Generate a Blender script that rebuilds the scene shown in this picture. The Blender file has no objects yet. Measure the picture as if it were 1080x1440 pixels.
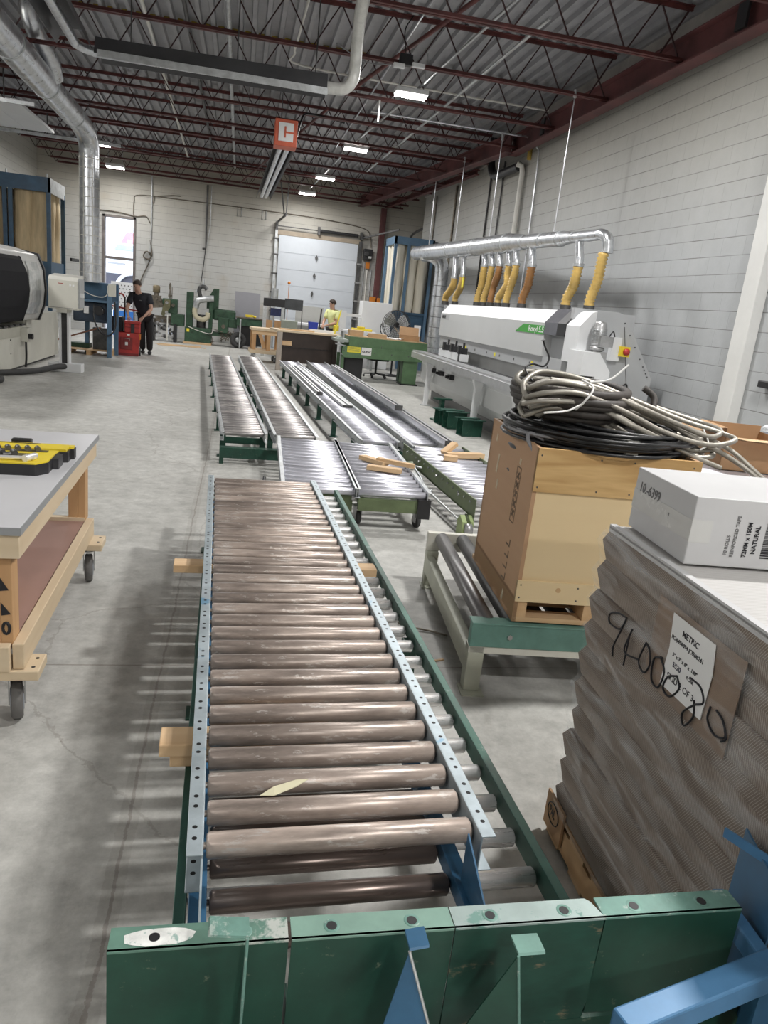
import bpy, math, random
from mathutils import Vector, Matrix
random.seed(7)
SC = bpy.context.scene
COL = SC.collection
PI = math.pi

# ------------------------------------------------------------------ camera
CAM_H = 1.65
YAW, PITCH, ROLL = math.radians(12.243), math.radians(15.35), math.radians(6.2)
_f = Vector((math.sin(YAW)*math.cos(PITCH), math.cos(YAW)*math.cos(PITCH), -math.sin(PITCH)))
_r = Vector((math.cos(YAW), -math.sin(YAW), 0.0))
_u = _r.cross(_f)
_R = _r*math.cos(ROLL) + _u*math.sin(ROLL)
_U = _R.cross(_f)
cam_data = bpy.data.cameras.new('camera')
cam_data.lens = 1031.6/1440*36
cam_data.sensor_width = 36
cam_data.clip_start = 0.05
cam = bpy.data.objects.new('camera', cam_data)
COL.objects.link(cam)
cam.matrix_world = Matrix(((_R.x, _U.x, -_f.x, 0), (_R.y, _U.y, -_f.y, 0), (_R.z, _U.z, -_f.z, CAM_H), (0, 0, 0, 1)))
SC.camera = cam

# ------------------------------------------------------------------ light and exposure
SC.view_settings.view_transform = 'Standard'
SC.view_settings.look = 'None'
SC.view_settings.gamma = 1
SC.view_settings.use_curve_mapping = False
SC.view_settings.exposure = 0.3
LAMP_W = 95
LAMPS = [  # x, y, z, power factor, label
    (2.42, 12.5, 4.87, 1.0, 'glowing ceiling lamp, largest and nearest of the row over the aisle'),
    (2.25, 17.2, 4.87, 1.0, 'glowing ceiling lamp to the right of the red heater box, second of its row'),
    (2.06, 21.6, 4.87, 1.0, 'glowing ceiling lamp over the garage door, third of its row'),
    (1.82, 24.5, 4.80, 0.5, 'small glowing ceiling lamp nearest to the garage door wall'),
    (-3.80, 24.5, 4.80, 0.45, 'glowing ceiling lamp above the open doorway'),
    (-3.67, 21.2, 4.85, 1.0, 'glowing ceiling lamp close beside the bend of the big silver duct'),
]
HIDDEN_AND_FILL_LAMPS = [(2.6, 8.2, 4.9, 1.2), (3.5, 3.0, 4.9, 2.1), (2.9, -1.3, 4.9, 1.2), (0.9, -4.6, 4.9, 1.4), (-5.6, -2.0, 4.9, 0.75), (-5.9, 11.4, 4.9, 1.4), (-5.6, 2.6, 4.9, 0.55), (-5.4, 8.2, 4.9, 0.45)]  # unseen: first three inferred from glow and shadows, the rest added as fill
world = bpy.data.worlds.new('world')
SC.world = world
world.use_nodes = True
_bg = world.node_tree.nodes['Background']
_bg.inputs[0].default_value = (0.80, 0.88, 1.0, 1)
_bg.inputs[1].default_value = 4.6
SC.cycles.max_bounces = 8
SC.cycles.diffuse_bounces = 4
SC.cycles.glossy_bounces = 4
SC.cycles.transparent_max_bounces = 8
SC.cycles.use_denoising = True
SC.cycles.sample_clamp_indirect = 6

# ------------------------------------------------------------------ mesh helpers
def rot_z(a): return Matrix.Rotation(a, 3, 'Z')
def eul(x=0, y=0, z=0):
    return Matrix.Rotation(z, 3, 'Z') @ Matrix.Rotation(y, 3, 'Y') @ Matrix.Rotation(x, 3, 'X')

class MB:
    def __init__(s):
        s.v = []; s.f = []; s.sm = []; s.mi = []; s.m = 0
    def add(s, vs, fs, smooth=False):
        o = len(s.v)
        s.v += [tuple(p) for p in vs]
        for f in fs:
            s.f.append(tuple(i+o for i in f)); s.sm.append(smooth); s.mi.append(s.m)
        return s
    def box(s, c, d, rot=None):
        c = Vector(c); x, y, z = d[0]/2, d[1]/2, d[2]/2
        vs = [Vector((a*x, b*y, e*z)) for a in (-1, 1) for b in (-1, 1) for e in (-1, 1)]
        if rot is not None: vs = [rot @ p for p in vs]
        vs = [p+c for p in vs]
        return s.add(vs, [(0, 1, 3, 2), (4, 6, 7, 5), (0, 4, 5, 1), (2, 3, 7, 6), (0, 2, 6, 4), (1, 5, 7, 3)])
    def bx(s, x0, x1, y0, y1, z0, z1):
        return s.box(((x0+x1)/2, (y0+y1)/2, (z0+z1)/2), (abs(x1-x0), abs(y1-y0), abs(z1-z0)))
    def beam(s, p0, p1, w, h, up=(0, 0, 1)):
        p0, p1 = Vector(p0), Vector(p1); d = p1-p0; L = d.length; d.normalize()
        up = Vector(up); x = d.cross(up)
        if x.length < 1e-4: x = d.cross(Vector((0, 1, 0)))
        x.normalize(); z = x.cross(d)
        return s.box((p0+p1)/2, (w, L, h), Matrix((x, d, z)).transposed())
    def cyl(s, p0, p1, r, seg=14, r2=None, caps=True, smooth=True):
        return s.tube([p0, p1], [r, r if r2 is None else r2], seg, caps=caps, smooth=smooth)
    def tube(s, pts, r, seg=8, closed=False, caps=True, smooth=True):
        pts = [Vector(p) for p in pts]; n = len(pts)
        rs = r if isinstance(r, (list, tuple)) else [r]*n
        T = []
        for i in range(n):
            if closed: t = pts[(i+1) % n]-pts[i-1]
            elif i == 0: t = pts[1]-pts[0]
            elif i == n-1: t = pts[-1]-pts[-2]
            else: t = (pts[i+1]-pts[i]).normalized()+(pts[i]-pts[i-1]).normalized()
            if t.length < 1e-9: t = T[-1] if T else Vector((0, 0, 1))
            T.append(t.normalized())
        a = Vector((0, 0, 1)) if abs(T[0].z) < .9 else Vector((1, 0, 0))
        nrm = (a-T[0]*a.dot(T[0])).normalized()
        vs = []
        for i in range(n):
            nrm = (nrm-T[i]*nrm.dot(T[i]))
            if nrm.length < 1e-6: nrm = T[i].orthogonal()
            nrm.normalize(); b = T[i].cross(nrm)
            for k in range(seg):
                q = 2*PI*k/seg
                vs.append(pts[i]+(nrm*math.cos(q)+b*math.sin(q))*rs[i])
        fs = []
        for i in range(n if closed else n-1):
            j = (i+1) % n
            for k in range(seg):
                l = (k+1) % seg
                fs.append((i*seg+k, i*seg+l, j*seg+l, j*seg+k))
        o = len(s.v)
        s.add(vs, fs, smooth)
        if caps and not closed:
            s.add([vs[k] for k in range(seg)], [tuple(reversed(range(seg)))])
            s.add([vs[(n-1)*seg+k] for k in range(seg)], [tuple(range(seg))])
        return s
    def prism(s, poly, axis, a0, a1, smooth=False, M=None):
        # poly: 2D outline; axis 'X': (y,z), 'Y': (x,z), 'Z': (x,y)
        n = len(poly); vs = []
        for a in (a0, a1):
            for u, w in poly:
                p = Vector({'X': (a, u, w), 'Y': (u, a, w), 'Z': (u, w, a)}[axis])
                vs.append(M @ p if M is not None else p)
        s.add(vs, [(i, (i+1) % n, n+(i+1) % n, n+i) for i in range(n)], smooth)
        s.add(vs[:n], [tuple(reversed(range(n)))]); s.add(vs[n:], [tuple(range(n))])
        return s
    def strip(s, line, axis, a0, a1, t):
        # thin sheet following an open 2D line, thickness t
        n = len(line); out = []
        for i in range(n):
            p = Vector(line[i]); d = (Vector(line[min(i+1, n-1)])-Vector(line[max(i-1, 0)])).normalized()
            out.append(p+Vector((-d.y, d.x))*t)
        return s.prism([tuple(p) for p in line]+[tuple(p) for p in reversed(out)], axis, a0, a1)
    def lathe(s, prof, o=(0, 0, 0), seg=20, smooth=True, M=None):
        o = Vector(o); vs = []; n = len(prof)
        for r, z in prof:
            for k in range(seg):
                q = 2*PI*k/seg; p = Vector((r*math.cos(q), r*math.sin(q), z))
                vs.append(o+(M @ p if M is not None else p))
        return s.add(vs, [(i*seg+k, i*seg+(k+1) % seg, (i+1)*seg+(k+1) % seg, (i+1)*seg+k) for i in range(n-1) for k in range(seg)], smooth)
    def ball(s, c, r, seg=14, rings=9, M=None):
        rr = r if isinstance(r, (tuple, list)) else (r, r, r); vs = []
        for i in range(rings+1):
            t = PI*i/rings
            for k in range(seg):
                q = 2*PI*k/seg
                p = Vector((rr[0]*math.sin(t)*math.cos(q), rr[1]*math.sin(t)*math.sin(q), rr[2]*math.cos(t)))
                vs.append((M @ p if M is not None else p)+Vector(c))
        return s.add(vs, [(i*seg+k, (i+1)*seg+k, (i+1)*seg+(k+1) % seg, i*seg+(k+1) % seg) for i in range(rings) for k in range(seg)], True)
    def mesh(s, name):
        me = bpy.data.meshes.new(name)
        me.from_pydata([tuple(p) for p in s.v], [], s.f)
        me.polygons.foreach_set('use_smooth', s.sm)
        me.polygons.foreach_set('material_index', s.mi)
        me.update()
        return me
    def build(s, name, mat, parent=None, loc=None, rz=0, bev=0, origin=None, rot=None):
        if parent is None and loc is None:
            xs = [p[0] for p in s.v]; ys = [p[1] for p in s.v]; zs = [p[2] for p in s.v]
            o = origin or ((min(xs)+max(xs))/2, (min(ys)+max(ys))/2, min(zs))
            s.v = [(p[0]-o[0], p[1]-o[1], p[2]-o[2]) for p in s.v]; loc = o
        me = s.mesh(name)
        for m in (mat if isinstance(mat, (list, tuple)) else [mat]): me.materials.append(m)
        ob = bpy.data.objects.new(name, me)
        COL.objects.link(ob)
        if parent is not None: ob.parent = parent
        if loc is not None: ob.location = loc
        ob.rotation_euler = rot if rot is not None else (0, 0, rz)
        if bev:
            b = ob.modifiers.new('bevel', 'BEVEL'); b.width = bev; b.segments = 2; b.limit_method = 'ANGLE'; b.angle_limit = .7
        return ob

def box(x0, x1, y0, y1, z0, z1): return MB().bx(x0, x1, y0, y1, z0, z1)

def tag(o, label=None, cat=None, group=None, kind=None):
    if label: o['label'] = label
    if cat: o['category'] = cat
    if group: o['group'] = group
    if kind: o['kind'] = kind
    return o
def thing(name, label, cat, loc=(0, 0, 0), rz=0, group=None):
    o = bpy.data.objects.new(name, None); COL.objects.link(o)
    o.empty_display_size = .1
    o.location = loc; o.rotation_euler = (0, 0, rz)
    return tag(o, label, cat, group)
def struct(name, mb, mat, bev=0, parent=None):
    o = mb.build(name, mat, parent, bev=bev)
    if parent is None: o['kind'] = 'structure'
    return o
def dup(root, loc, rz=None, label=None, group=None):
    r = root.copy(); COL.objects.link(r); r.location = loc
    if rz is not None: r.rotation_euler = (0, 0, rz)
    if label: r['label'] = label
    if group: r['group'] = group
    for ch in list(root.children):
        c = ch.copy(); COL.objects.link(c); c.parent = r
        for g in list(ch.children):
            d = g.copy(); COL.objects.link(d); d.parent = c
    return r
def inst(src, parent, loc, rot=None):
    c = src.copy(); COL.objects.link(c); c.parent = parent; c.location = loc
    if rot is not None: c.rotation_euler = rot
    return c
def text(s, size, mat, parent, o, xd, yd, name='lettering', align='LEFT', sx=1.0, bold=0.0):
    cu = bpy.data.curves.new('text', 'FONT'); cu.body = s; cu.size = size; cu.align_x = align; cu.extrude = .0006; cu.offset = bold
    tmp = bpy.data.objects.new('text', cu); COL.objects.link(tmp)
    dg = bpy.context.evaluated_depsgraph_get(); dg.update()
    me = bpy.data.meshes.new_from_object(tmp.evaluated_get(dg))
    bpy.data.objects.remove(tmp)
    xd = Vector(xd).normalized(); yd = Vector(yd).normalized(); zd = xd.cross(yd)
    o = Vector(o)
    for v in me.vertices: v.co = o+xd*v.co.x*sx+yd*v.co.y+zd*v.co.z
    me.materials.clear(); me.materials.append(mat); me.name = name
    ob = bpy.data.objects.new(name, me); COL.objects.link(ob)
    if parent is not None: ob.parent = parent
    return ob
def skin(name, J, E, mat, parent=None, sub=2, root=0, loc=None, rz=0):
    # J: list of (x,y,z,r[,r2]); E: edges
    me = bpy.data.meshes.new(name)
    me.from_pydata([j[:3] for j in J], E, [])
    me.materials.append(mat)
    ob = bpy.data.objects.new(name, me); COL.objects.link(ob)
    if parent is not None: ob.parent = parent
    if loc is not None: ob.location = loc; ob.rotation_euler = (0, 0, rz)
    ob.modifiers.new('skin', 'SKIN').use_smooth_shade = True
    sv = me.skin_vertices[0].data
    for i, j in enumerate(J):
        sv[i].radius = (j[3], j[4] if len(j) > 4 else j[3]); sv[i].use_root = (i == root)
    m = ob.modifiers.new('sub', 'SUBSURF'); m.levels = sub; m.render_levels = sub
    return ob

def arc(c, r, a0, a1, n, u, v):
    c = Vector(c); u = Vector(u); v = Vector(v)
    return [c+u*(r*math.cos(a0+(a1-a0)*i/n))+v*(r*math.sin(a0+(a1-a0)*i/n)) for i in range(n+1)]
def bez(pts, n=12):
    # Catmull-Rom through points
    P = [Vector(p) for p in pts]; P = [2*P[0]-P[1]]+P+[2*P[-1]-P[-2]]; out = []
    for i in range(1, len(P)-2):
        for k in range(n):
            t = k/n; a, b, c, d = P[i-1], P[i], P[i+1], P[i+2]
            out.append(.5*((2*b)+(c-a)*t+(2*a-5*b+4*c-d)*t*t+(3*b-a-3*c+d)*t**3))
    return out+[P[-2]]
def ribbed(path, r, amp, pitch):
    # resample a path and alternate radius to make a ribbed hose
    P = [Vector(p) for p in path]; L = [0]
    for a, b in zip(P, P[1:]): L.append(L[-1]+(b-a).length)
    n = max(4, int(L[-1]/pitch)*2); out = []; rs = []; j = 0
    for i in range(n+1):
        s = L[-1]*i/n
        while j < len(P)-2 and L[j+1] < s: j += 1
        t = (s-L[j])/max(1e-9, L[j+1]-L[j]); out.append(P[j].lerp(P[j+1], t)); rs.append(r+(amp if i % 2 else -amp))
    return out, rs

# ------------------------------------------------------------------ materials
def _nt(name):
    m = bpy.data.materials.new(name); m.use_nodes = True
    nt = m.node_tree; b = nt.nodes['Principled BSDF']
    return m, nt, b
def N(nt, t, **k):
    n = nt.nodes.new(t)
    for a, v in k.items(): setattr(n, a, v)
    return n
def rgba(c): return (c[0], c[1], c[2], 1)
def pm(name, col, rough=.5, metal=0.0, var=.12, scale=6.0, bump=0.0, bscale=60.0, col2=None, thr=.6, chip=9.0, stretch=(1, 1, 1), rand=0.0, coord='Object', spec=.5):
    """painted / metal / plastic surface: colour with soft noise variation, optional chips of col2, optional bump"""
    m, nt, b = _nt(name); L = nt.links.new
    tc = N(nt, 'ShaderNodeTexCoord'); mp = N(nt, 'ShaderNodeMapping'); mp.inputs['Scale'].default_value = stretch
    L(tc.outputs[coord], mp.inputs[0])
    nz = N(nt, 'ShaderNodeTexNoise'); nz.inputs['Scale'].default_value = scale; nz.inputs['Detail'].default_value = 5; nz.inputs['Roughness'].default_value = .65
    L(mp.outputs[0], nz.inputs['Vector'])
    rp = N(nt, 'ShaderNodeValToRGB')
    lo = tuple(max(0, c*(1-var*1.6)) for c in col); hi = tuple(min(1, c*(1+var*1.6)) for c in col)
    rp.color_ramp.elements[0].position = .3; rp.color_ramp.elements[0].color = rgba(lo)
    rp.color_ramp.elements[1].position = .7; rp.color_ramp.elements[1].color = rgba(hi)
    L(nz.outputs['Fac'], rp.inputs[0]); out = rp.outputs[0]
    if rand:
        oi = N(nt, 'ShaderNodeObjectInfo'); mr = N(nt, 'ShaderNodeMapRange'); mr.inputs['To Min'].default_value = 1-rand; mr.inputs['To Max'].default_value = 1+rand
        L(oi.outputs['Random'], mr.inputs['Value'])
        mx = N(nt, 'ShaderNodeMix', data_type='RGBA', blend_type='MULTIPLY'); mx.inputs['Factor'].default_value = 1
        L(out, mx.inputs['A']); L(mr.outputs[0], mx.inputs['B']); out = mx.outputs['Result']
    if col2 is not None:
        n2 = N(nt, 'ShaderNodeTexNoise'); n2.inputs['Scale'].default_value = chip; n2.inputs['Detail'].default_value = 8; n2.inputs['Roughness'].default_value = .7
        L(mp.outputs[0], n2.inputs['Vector'])
        r2 = N(nt, 'ShaderNodeValToRGB'); r2.color_ramp.elements[0].position = thr; r2.color_ramp.elements[1].position = min(1, thr+.05)
        L(n2.outputs['Fac'], r2.inputs[0])
        mx = N(nt, 'ShaderNodeMix', data_type='RGBA'); L(r2.outputs[0], mx.inputs['Factor']); L(out, mx.inputs['A']); mx.inputs['B'].default_value = rgba(col2); out = mx.outputs['Result']
    L(out, b.inputs['Base Color'])
    rr = N(nt, 'ShaderNodeMapRange'); rr.inputs['To Min'].default_value = max(.02, rough-.1); rr.inputs['To Max'].default_value = min(1, rough+.1)
    L(nz.outputs['Fac'], rr.inputs['Value']); L(rr.outputs[0], b.inputs['Roughness'])
    b.inputs['Metallic'].default_value = metal
    b.inputs['Specular IOR Level'].default_value = spec
    if bump:
        n3 = N(nt, 'ShaderNodeTexNoise'); n3.inputs['Scale'].default_value = bscale; n3.inputs['Detail'].default_value = 4
        L(mp.outputs[0], n3.inputs['Vector'])
        bp = N(nt, 'ShaderNodeBump'); bp.inputs['Strength'].default_value = bump; bp.inputs['Distance'].default_value = .01
        L(n3.outputs['Fac'], bp.inputs['Height']); L(bp.outputs[0], b.inputs['Normal'])
    return m
def wood(name, c1, c2, scale=3.0, axis='Y', dist=6.0, rough=.65, bands=14.0):
    m, nt, b = _nt(name); L = nt.links.new
    tc = N(nt, 'ShaderNodeTexCoord'); mp = N(nt, 'ShaderNodeMapping')
    st = {'X': (.12, 1, 1), 'Y': (1, .12, 1), 'Z': (1, 1, .12)}[axis]
    mp.inputs['Scale'].default_value = st; L(tc.outputs['Object'], mp.inputs[0])
    nz = N(nt, 'ShaderNodeTexNoise'); nz.inputs['Scale'].default_value = scale; nz.inputs['Detail'].default_value = 4
    L(mp.outputs[0], nz.inputs['Vector'])
    wv = N(nt, 'ShaderNodeMath', operation='MULTIPLY'); wv.inputs[1].default_value = bands; L(nz.outputs['Fac'], wv.inputs[0])
    fr = N(nt, 'ShaderNodeMath', operation='PINGPONG'); fr.inputs[1].default_value = 1; L(wv.outputs[0], fr.inputs[0])
    fn = N(nt, 'ShaderNodeTexNoise'); fn.inputs['Scale'].default_value = scale*18; fn.inputs['Detail'].default_value = 3; L(mp.outputs[0], fn.inputs['Vector'])
    ad = N(nt, 'ShaderNodeMath', operation='MULTIPLY_ADD'); ad.inputs[1].default_value = .55; L(fr.outputs[0], ad.inputs[0])
    hf = N(nt, 'ShaderNodeMath', operation='MULTIPLY'); hf.inputs[1].default_value = .45; L(fn.outputs['Fac'], hf.inputs[0]); L(hf.outputs[0], ad.inputs[2])
    mx = N(nt, 'ShaderNodeMix', data_type='RGBA'); mx.inputs['A'].default_value = rgba(c1); mx.inputs['B'].default_value = rgba(c2)
    L(ad.outputs[0], mx.inputs['Factor']); L(mx.outputs['Result'], b.inputs['Base Color']); b.inputs['Roughness'].default_value = rough
    bp = N(nt, 'ShaderNodeBump'); bp.inputs['Strength'].default_value = .1; bp.inputs['Distance'].default_value = .004
    L(ad.outputs[0], bp.inputs['Height']); L(bp.outputs[0], b.inputs['Normal'])
    return m
def emit(name, col, s):
    m, nt, b = _nt(name); b.inputs['Base Color'].default_value = rgba(col); b.inputs['Emission Color'].default_value = rgba(col); b.inputs['Emission Strength'].default_value = s
    return m
def block_wall(name, axis, c_top, c_low, stain=.0):
    m, nt, b = _nt(name); L = nt.links.new
    g = N(nt, 'ShaderNodeNewGeometry'); sp = N(nt, 'ShaderNodeSeparateXYZ'); L(g.outputs['Position'], sp.inputs[0])
    cb = N(nt, 'ShaderNodeCombineXYZ'); L(sp.outputs['Y' if axis == 'X' else 'X'], cb.inputs[0]); L(sp.outputs['Z'], cb.inputs[1])
    br = N(nt, 'ShaderNodeTexBrick'); br.inputs['Scale'].default_value = 1; br.inputs['Brick Width'].default_value = .4064; br.inputs['Row Height'].default_value = .2032
    br.inputs['Mortar Size'].default_value = .005; br.inputs['Mortar Smooth'].default_value = .6; br.inputs['Color1'].default_value = (1, 1, 1, 1); br.inputs['Color2'].default_value = (.96, .96, .96, 1); br.inputs['Mortar'].default_value = (.5, .5, .5, 1)
    L(cb.outputs[0], br.inputs['Vector'])
    # bed joints read darker than the painted-over head joints
    dv = N(nt, 'ShaderNodeMath', operation='DIVIDE'); dv.inputs[1].default_value = .2032; L(sp.outputs['Z'], dv.inputs[0])
    fr = N(nt, 'ShaderNodeMath', operation='FRACT'); L(dv.outputs[0], fr.inputs[0])
    ln = N(nt, 'ShaderNodeMath', operation='COMPARE'); ln.inputs[1].default_value = .0; ln.inputs[2].default_value = .04; L(fr.outputs[0], ln.inputs[0])
    jn = N(nt, 'ShaderNodeTexNoise'); jn.inputs['Scale'].default_value = 1.7; jn.inputs['Detail'].default_value = 6; L(g.outputs['Position'], jn.inputs['Vector'])
    jr = N(nt, 'ShaderNodeMapRange'); jr.inputs['From Min'].default_value = .42; jr.inputs['From Max'].default_value = .62; jr.inputs['To Min'].default_value = .30; jr.inputs['To Max'].default_value = .85
    L(jn.outputs['Fac'], jr.inputs['Value'])
    jm = N(nt, 'ShaderNodeMath', operation='MULTIPLY'); L(ln.outputs[0], jm.inputs[0]); L(jr.outputs[0], jm.inputs[1])
    nz = N(nt, 'ShaderNodeTexNoise'); nz.inputs['Scale'].default_value = .7; nz.inputs['Detail'].default_value = 7; nz.inputs['Roughness'].default_value = .6; L(g.outputs['Position'], nz.inputs['Vector'])
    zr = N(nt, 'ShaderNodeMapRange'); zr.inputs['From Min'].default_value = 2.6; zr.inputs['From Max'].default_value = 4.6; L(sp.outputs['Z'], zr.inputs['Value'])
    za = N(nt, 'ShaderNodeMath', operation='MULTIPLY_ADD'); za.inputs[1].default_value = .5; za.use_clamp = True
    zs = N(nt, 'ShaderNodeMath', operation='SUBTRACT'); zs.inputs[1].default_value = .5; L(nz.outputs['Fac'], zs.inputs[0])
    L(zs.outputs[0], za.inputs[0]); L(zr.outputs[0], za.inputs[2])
    base = N(nt, 'ShaderNodeMix', data_type='RGBA'); base.inputs['A'].default_value = rgba(c_low); base.inputs['B'].default_value = rgba(c_top); L(za.outputs[0], base.inputs['Factor'])  # creamy cast of the light on the upper wall is mixed into the colour
    n2 = N(nt, 'ShaderNodeTexNoise'); n2.inputs['Scale'].default_value = 4; n2.inputs['Detail'].default_value = 8; n2.inputs['Roughness'].default_value = .7; L(g.outputs['Position'], n2.inputs['Vector'])
    r2 = N(nt, 'ShaderNodeMapRange'); r2.inputs['To Min'].default_value = .86; r2.inputs['To Max'].default_value = 1.1; L(n2.outputs['Fac'], r2.inputs['Value'])
    m1 = N(nt, 'ShaderNodeMix', data_type='RGBA', blend_type='MULTIPLY'); m1.inputs['Factor'].default_value = 1; L(base.outputs['Result'], m1.inputs['A']); L(r2.outputs[0], m1.inputs['B'])
    m2 = N(nt, 'ShaderNodeMix', data_type='RGBA', blend_type='MULTIPLY'); m2.inputs['Factor'].default_value = .3; L(m1.outputs['Result'], m2.inputs['A']); L(br.outputs['Color'], m2.inputs['B'])
    m3 = N(nt, 'ShaderNodeMix', data_type='RGBA'); L(jm.outputs[0], m3.inputs['Factor']); L(m2.outputs['Result'], m3.inputs['A']); m3.inputs['B'].default_value = (.16, .15, .14, 1)
    out = m3.outputs['Result']
    if stain:
        n3 = N(nt, 'ShaderNodeTexNoise'); n3.inputs['Scale'].default_value = 1.1; n3.inputs['Detail'].default_value = 6; L(g.outputs['Position'], n3.inputs['Vector'])
        r3 = N(nt, 'ShaderNodeMapRange'); r3.inputs['From Min'].default_value = .6; r3.inputs['From Max'].default_value = .8; r3.inputs['To Max'].default_value = stain; L(n3.outputs['Fac'], r3.inputs['Value'])
        m4 = N(nt, 'ShaderNodeMix', data_type='RGBA'); L(r3.outputs[0], m4.inputs['Factor']); L(out, m4.inputs['A']); m4.inputs['B'].default_value = (.42, .33, .22, 1); out = m4.outputs['Result']
    L(out, b.inputs['Base Color']); b.inputs['Roughness'].default_value = .6
    bp = N(nt, 'ShaderNodeBump'); bp.inputs['Strength'].default_value = .35; bp.inputs['Distance'].default_value = .01
    ia = N(nt, 'ShaderNodeMath', operation='SUBTRACT'); L(n2.outputs['Fac'], ia.inputs[0]); L(br.outputs['Fac'], ia.inputs[1])
    L(ia.outputs[0], bp.inputs['Height']); L(bp.outputs[0], b.inputs['Normal'])
    return m
def concrete():
    m, nt, b = _nt('worn_concrete'); L = nt.links.new
    g = N(nt, 'ShaderNodeNewGeometry'); P = g.outputs['Position']
    def noise(s, d=8, r=.65, dist=0):
        n = N(nt, 'ShaderNodeTexNoise'); n.inputs['Scale'].default_value = s; n.inputs['Detail'].default_value = d; n.inputs['Roughness'].default_value = r; n.inputs['Distortion'].default_value = dist
        L(P, n.inputs['Vector']); return n
    a = noise(.9, 9, .7, .4); f = noise(9, 8, .75); st = noise(2.3, 10, .8, 1.2)
    rp = N(nt, 'ShaderNodeValToRGB'); rp.color_ramp.elements[0].position = .34; rp.color_ramp.elements[0].color = (.39, .385, .36, 1)
    rp.color_ramp.elements[1].position = .66; rp.color_ramp.elements[1].color = (.54, .535, .505, 1); L(a.outputs['Fac'], rp.inputs[0])
    r2 = N(nt, 'ShaderNodeMapRange'); r2.inputs['From Min'].default_value = .3; r2.inputs['From Max'].default_value = .7; r2.inputs['To Min'].default_value = .72; r2.inputs['To Max'].default_value = 1.2; L(f.outputs['Fac'], r2.inputs['Value'])
    m1 = N(nt, 'ShaderNodeMix', data_type='RGBA', blend_type='MULTIPLY'); m1.inputs['Factor'].default_value = 1; L(rp.outputs[0], m1.inputs['A']); L(r2.outputs[0], m1.inputs['B'])
    r3 = N(nt, 'ShaderNodeMapRange'); r3.inputs['From Min'].default_value = .58; r3.inputs['From Max'].default_value = .75; r3.inputs['To Max'].default_value = .5; L(st.outputs['Fac'], r3.inputs['Value'])
    m2 = N(nt, 'ShaderNodeMix', data_type='RGBA'); L(r3.outputs[0], m2.inputs['Factor']); L(m1.outputs['Result'], m2.inputs['A']); m2.inputs['B'].default_value = (.21, .19, .165, 1)
    # hairline cracks
    vo = N(nt, 'ShaderNodeTexVoronoi', feature='DISTANCE_TO_EDGE'); vo.inputs['Scale'].default_value = .55
    wp = N(nt, 'ShaderNodeMix', data_type='VECTOR'); wp.inputs['Factor'].default_value = .22; L(P, wp.inputs['A']); L(noise(2.2, 6).outputs['Color'], wp.inputs['B']); L(wp.outputs['Result'], vo.inputs['Vector'])
    ck = N(nt, 'ShaderNodeMath', operation='LESS_THAN'); ck.inputs[1].default_value = .0022; L(vo.outputs['Distance'], ck.inputs[0])
    cm = N(nt, 'ShaderNodeMath', operation='MULTIPLY'); L(ck.outputs[0], cm.inputs[0]); L(r3.outputs[0], cm.inputs[1])
    cm2 = N(nt, 'ShaderNodeMath', operation='MULTIPLY_ADD'); cm2.inputs[1].default_value = .25; L(ck.outputs[0], cm2.inputs[0]); L(cm.outputs[0], cm2.inputs[2])
    # saw-cut joints
    sp = N(nt, 'ShaderNodeSeparateXYZ'); L(P, sp.inputs[0])
    wob = N(nt, 'ShaderNodeMath', operation='MULTIPLY_ADD'); wob.inputs[1].default_value = .05; L(st.outputs['Fac'], wob.inputs[0]); L(sp.outputs['X'], wob.inputs[2])
    j1 = N(nt, 'ShaderNodeMath', operation='COMPARE'); j1.inputs[1].default_value = -.245; j1.inputs[2].default_value = .005; L(wob.outputs[0], j1.inputs[0])
    j1s = N(nt, 'ShaderNodeMath', operation='COMPARE'); j1s.inputs[1].default_value = -.245; j1s.inputs[2].default_value = .03; L(wob.outputs[0], j1s.inputs[0])
    jy = N(nt, 'ShaderNodeMath', operation='ADD'); jy.inputs[1].default_value = 1.05; L(sp.outputs['Y'], jy.inputs[0])
    jd = N(nt, 'ShaderNodeMath', operation='MODULO'); jd.inputs[1].default_value = 4.15; L(jy.outputs[0], jd.inputs[0])
    j2 = N(nt, 'ShaderNodeMath', operation='COMPARE'); j2.inputs[1].default_value = 0.02; j2.inputs[2].default_value = .005; L(jd.outputs[0], j2.inputs[0])
    jj = N(nt, 'ShaderNodeMath', operation='MAXIMUM'); L(j1.outputs[0], jj.inputs[0]); L(j2.outputs[0], jj.inputs[1])
    jk = N(nt, 'ShaderNodeMath', operation='MULTIPLY'); jk.inputs[1].default_value = .5; L(jj.outputs[0], jk.inputs[0])
    js = N(nt, 'ShaderNodeMath', operation='MULTIPLY'); js.inputs[1].default_value = .16; L(j1s.outputs[0], js.inputs[0])
    k1 = N(nt, 'ShaderNodeMath', operation='MAXIMUM'); L(jk.outputs[0], k1.inputs[0]); L(cm2.outputs[0], k1.inputs[1])
    k2 = N(nt, 'ShaderNodeMath', operation='MAXIMUM'); L(k1.outputs[0], k2.inputs[0]); L(js.outputs[0], k2.inputs[1])
    m3 = N(nt, 'ShaderNodeMix', data_type='RGBA'); L(k2.outputs[0], m3.inputs['Factor']); L(m2.outputs['Result'], m3.inputs['A']); m3.inputs['B'].default_value = (.14, .11, .085, 1)
    L(m3.outputs['Result'], b.inputs['Base Color'])
    rr = N(nt, 'ShaderNodeMapRange'); rr.inputs['To Min'].default_value = .38; rr.inputs['To Max'].default_value = .7; L(a.outputs['Fac'], rr.inputs['Value']); L(rr.outputs[0], b.inputs['Roughness'])
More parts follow.
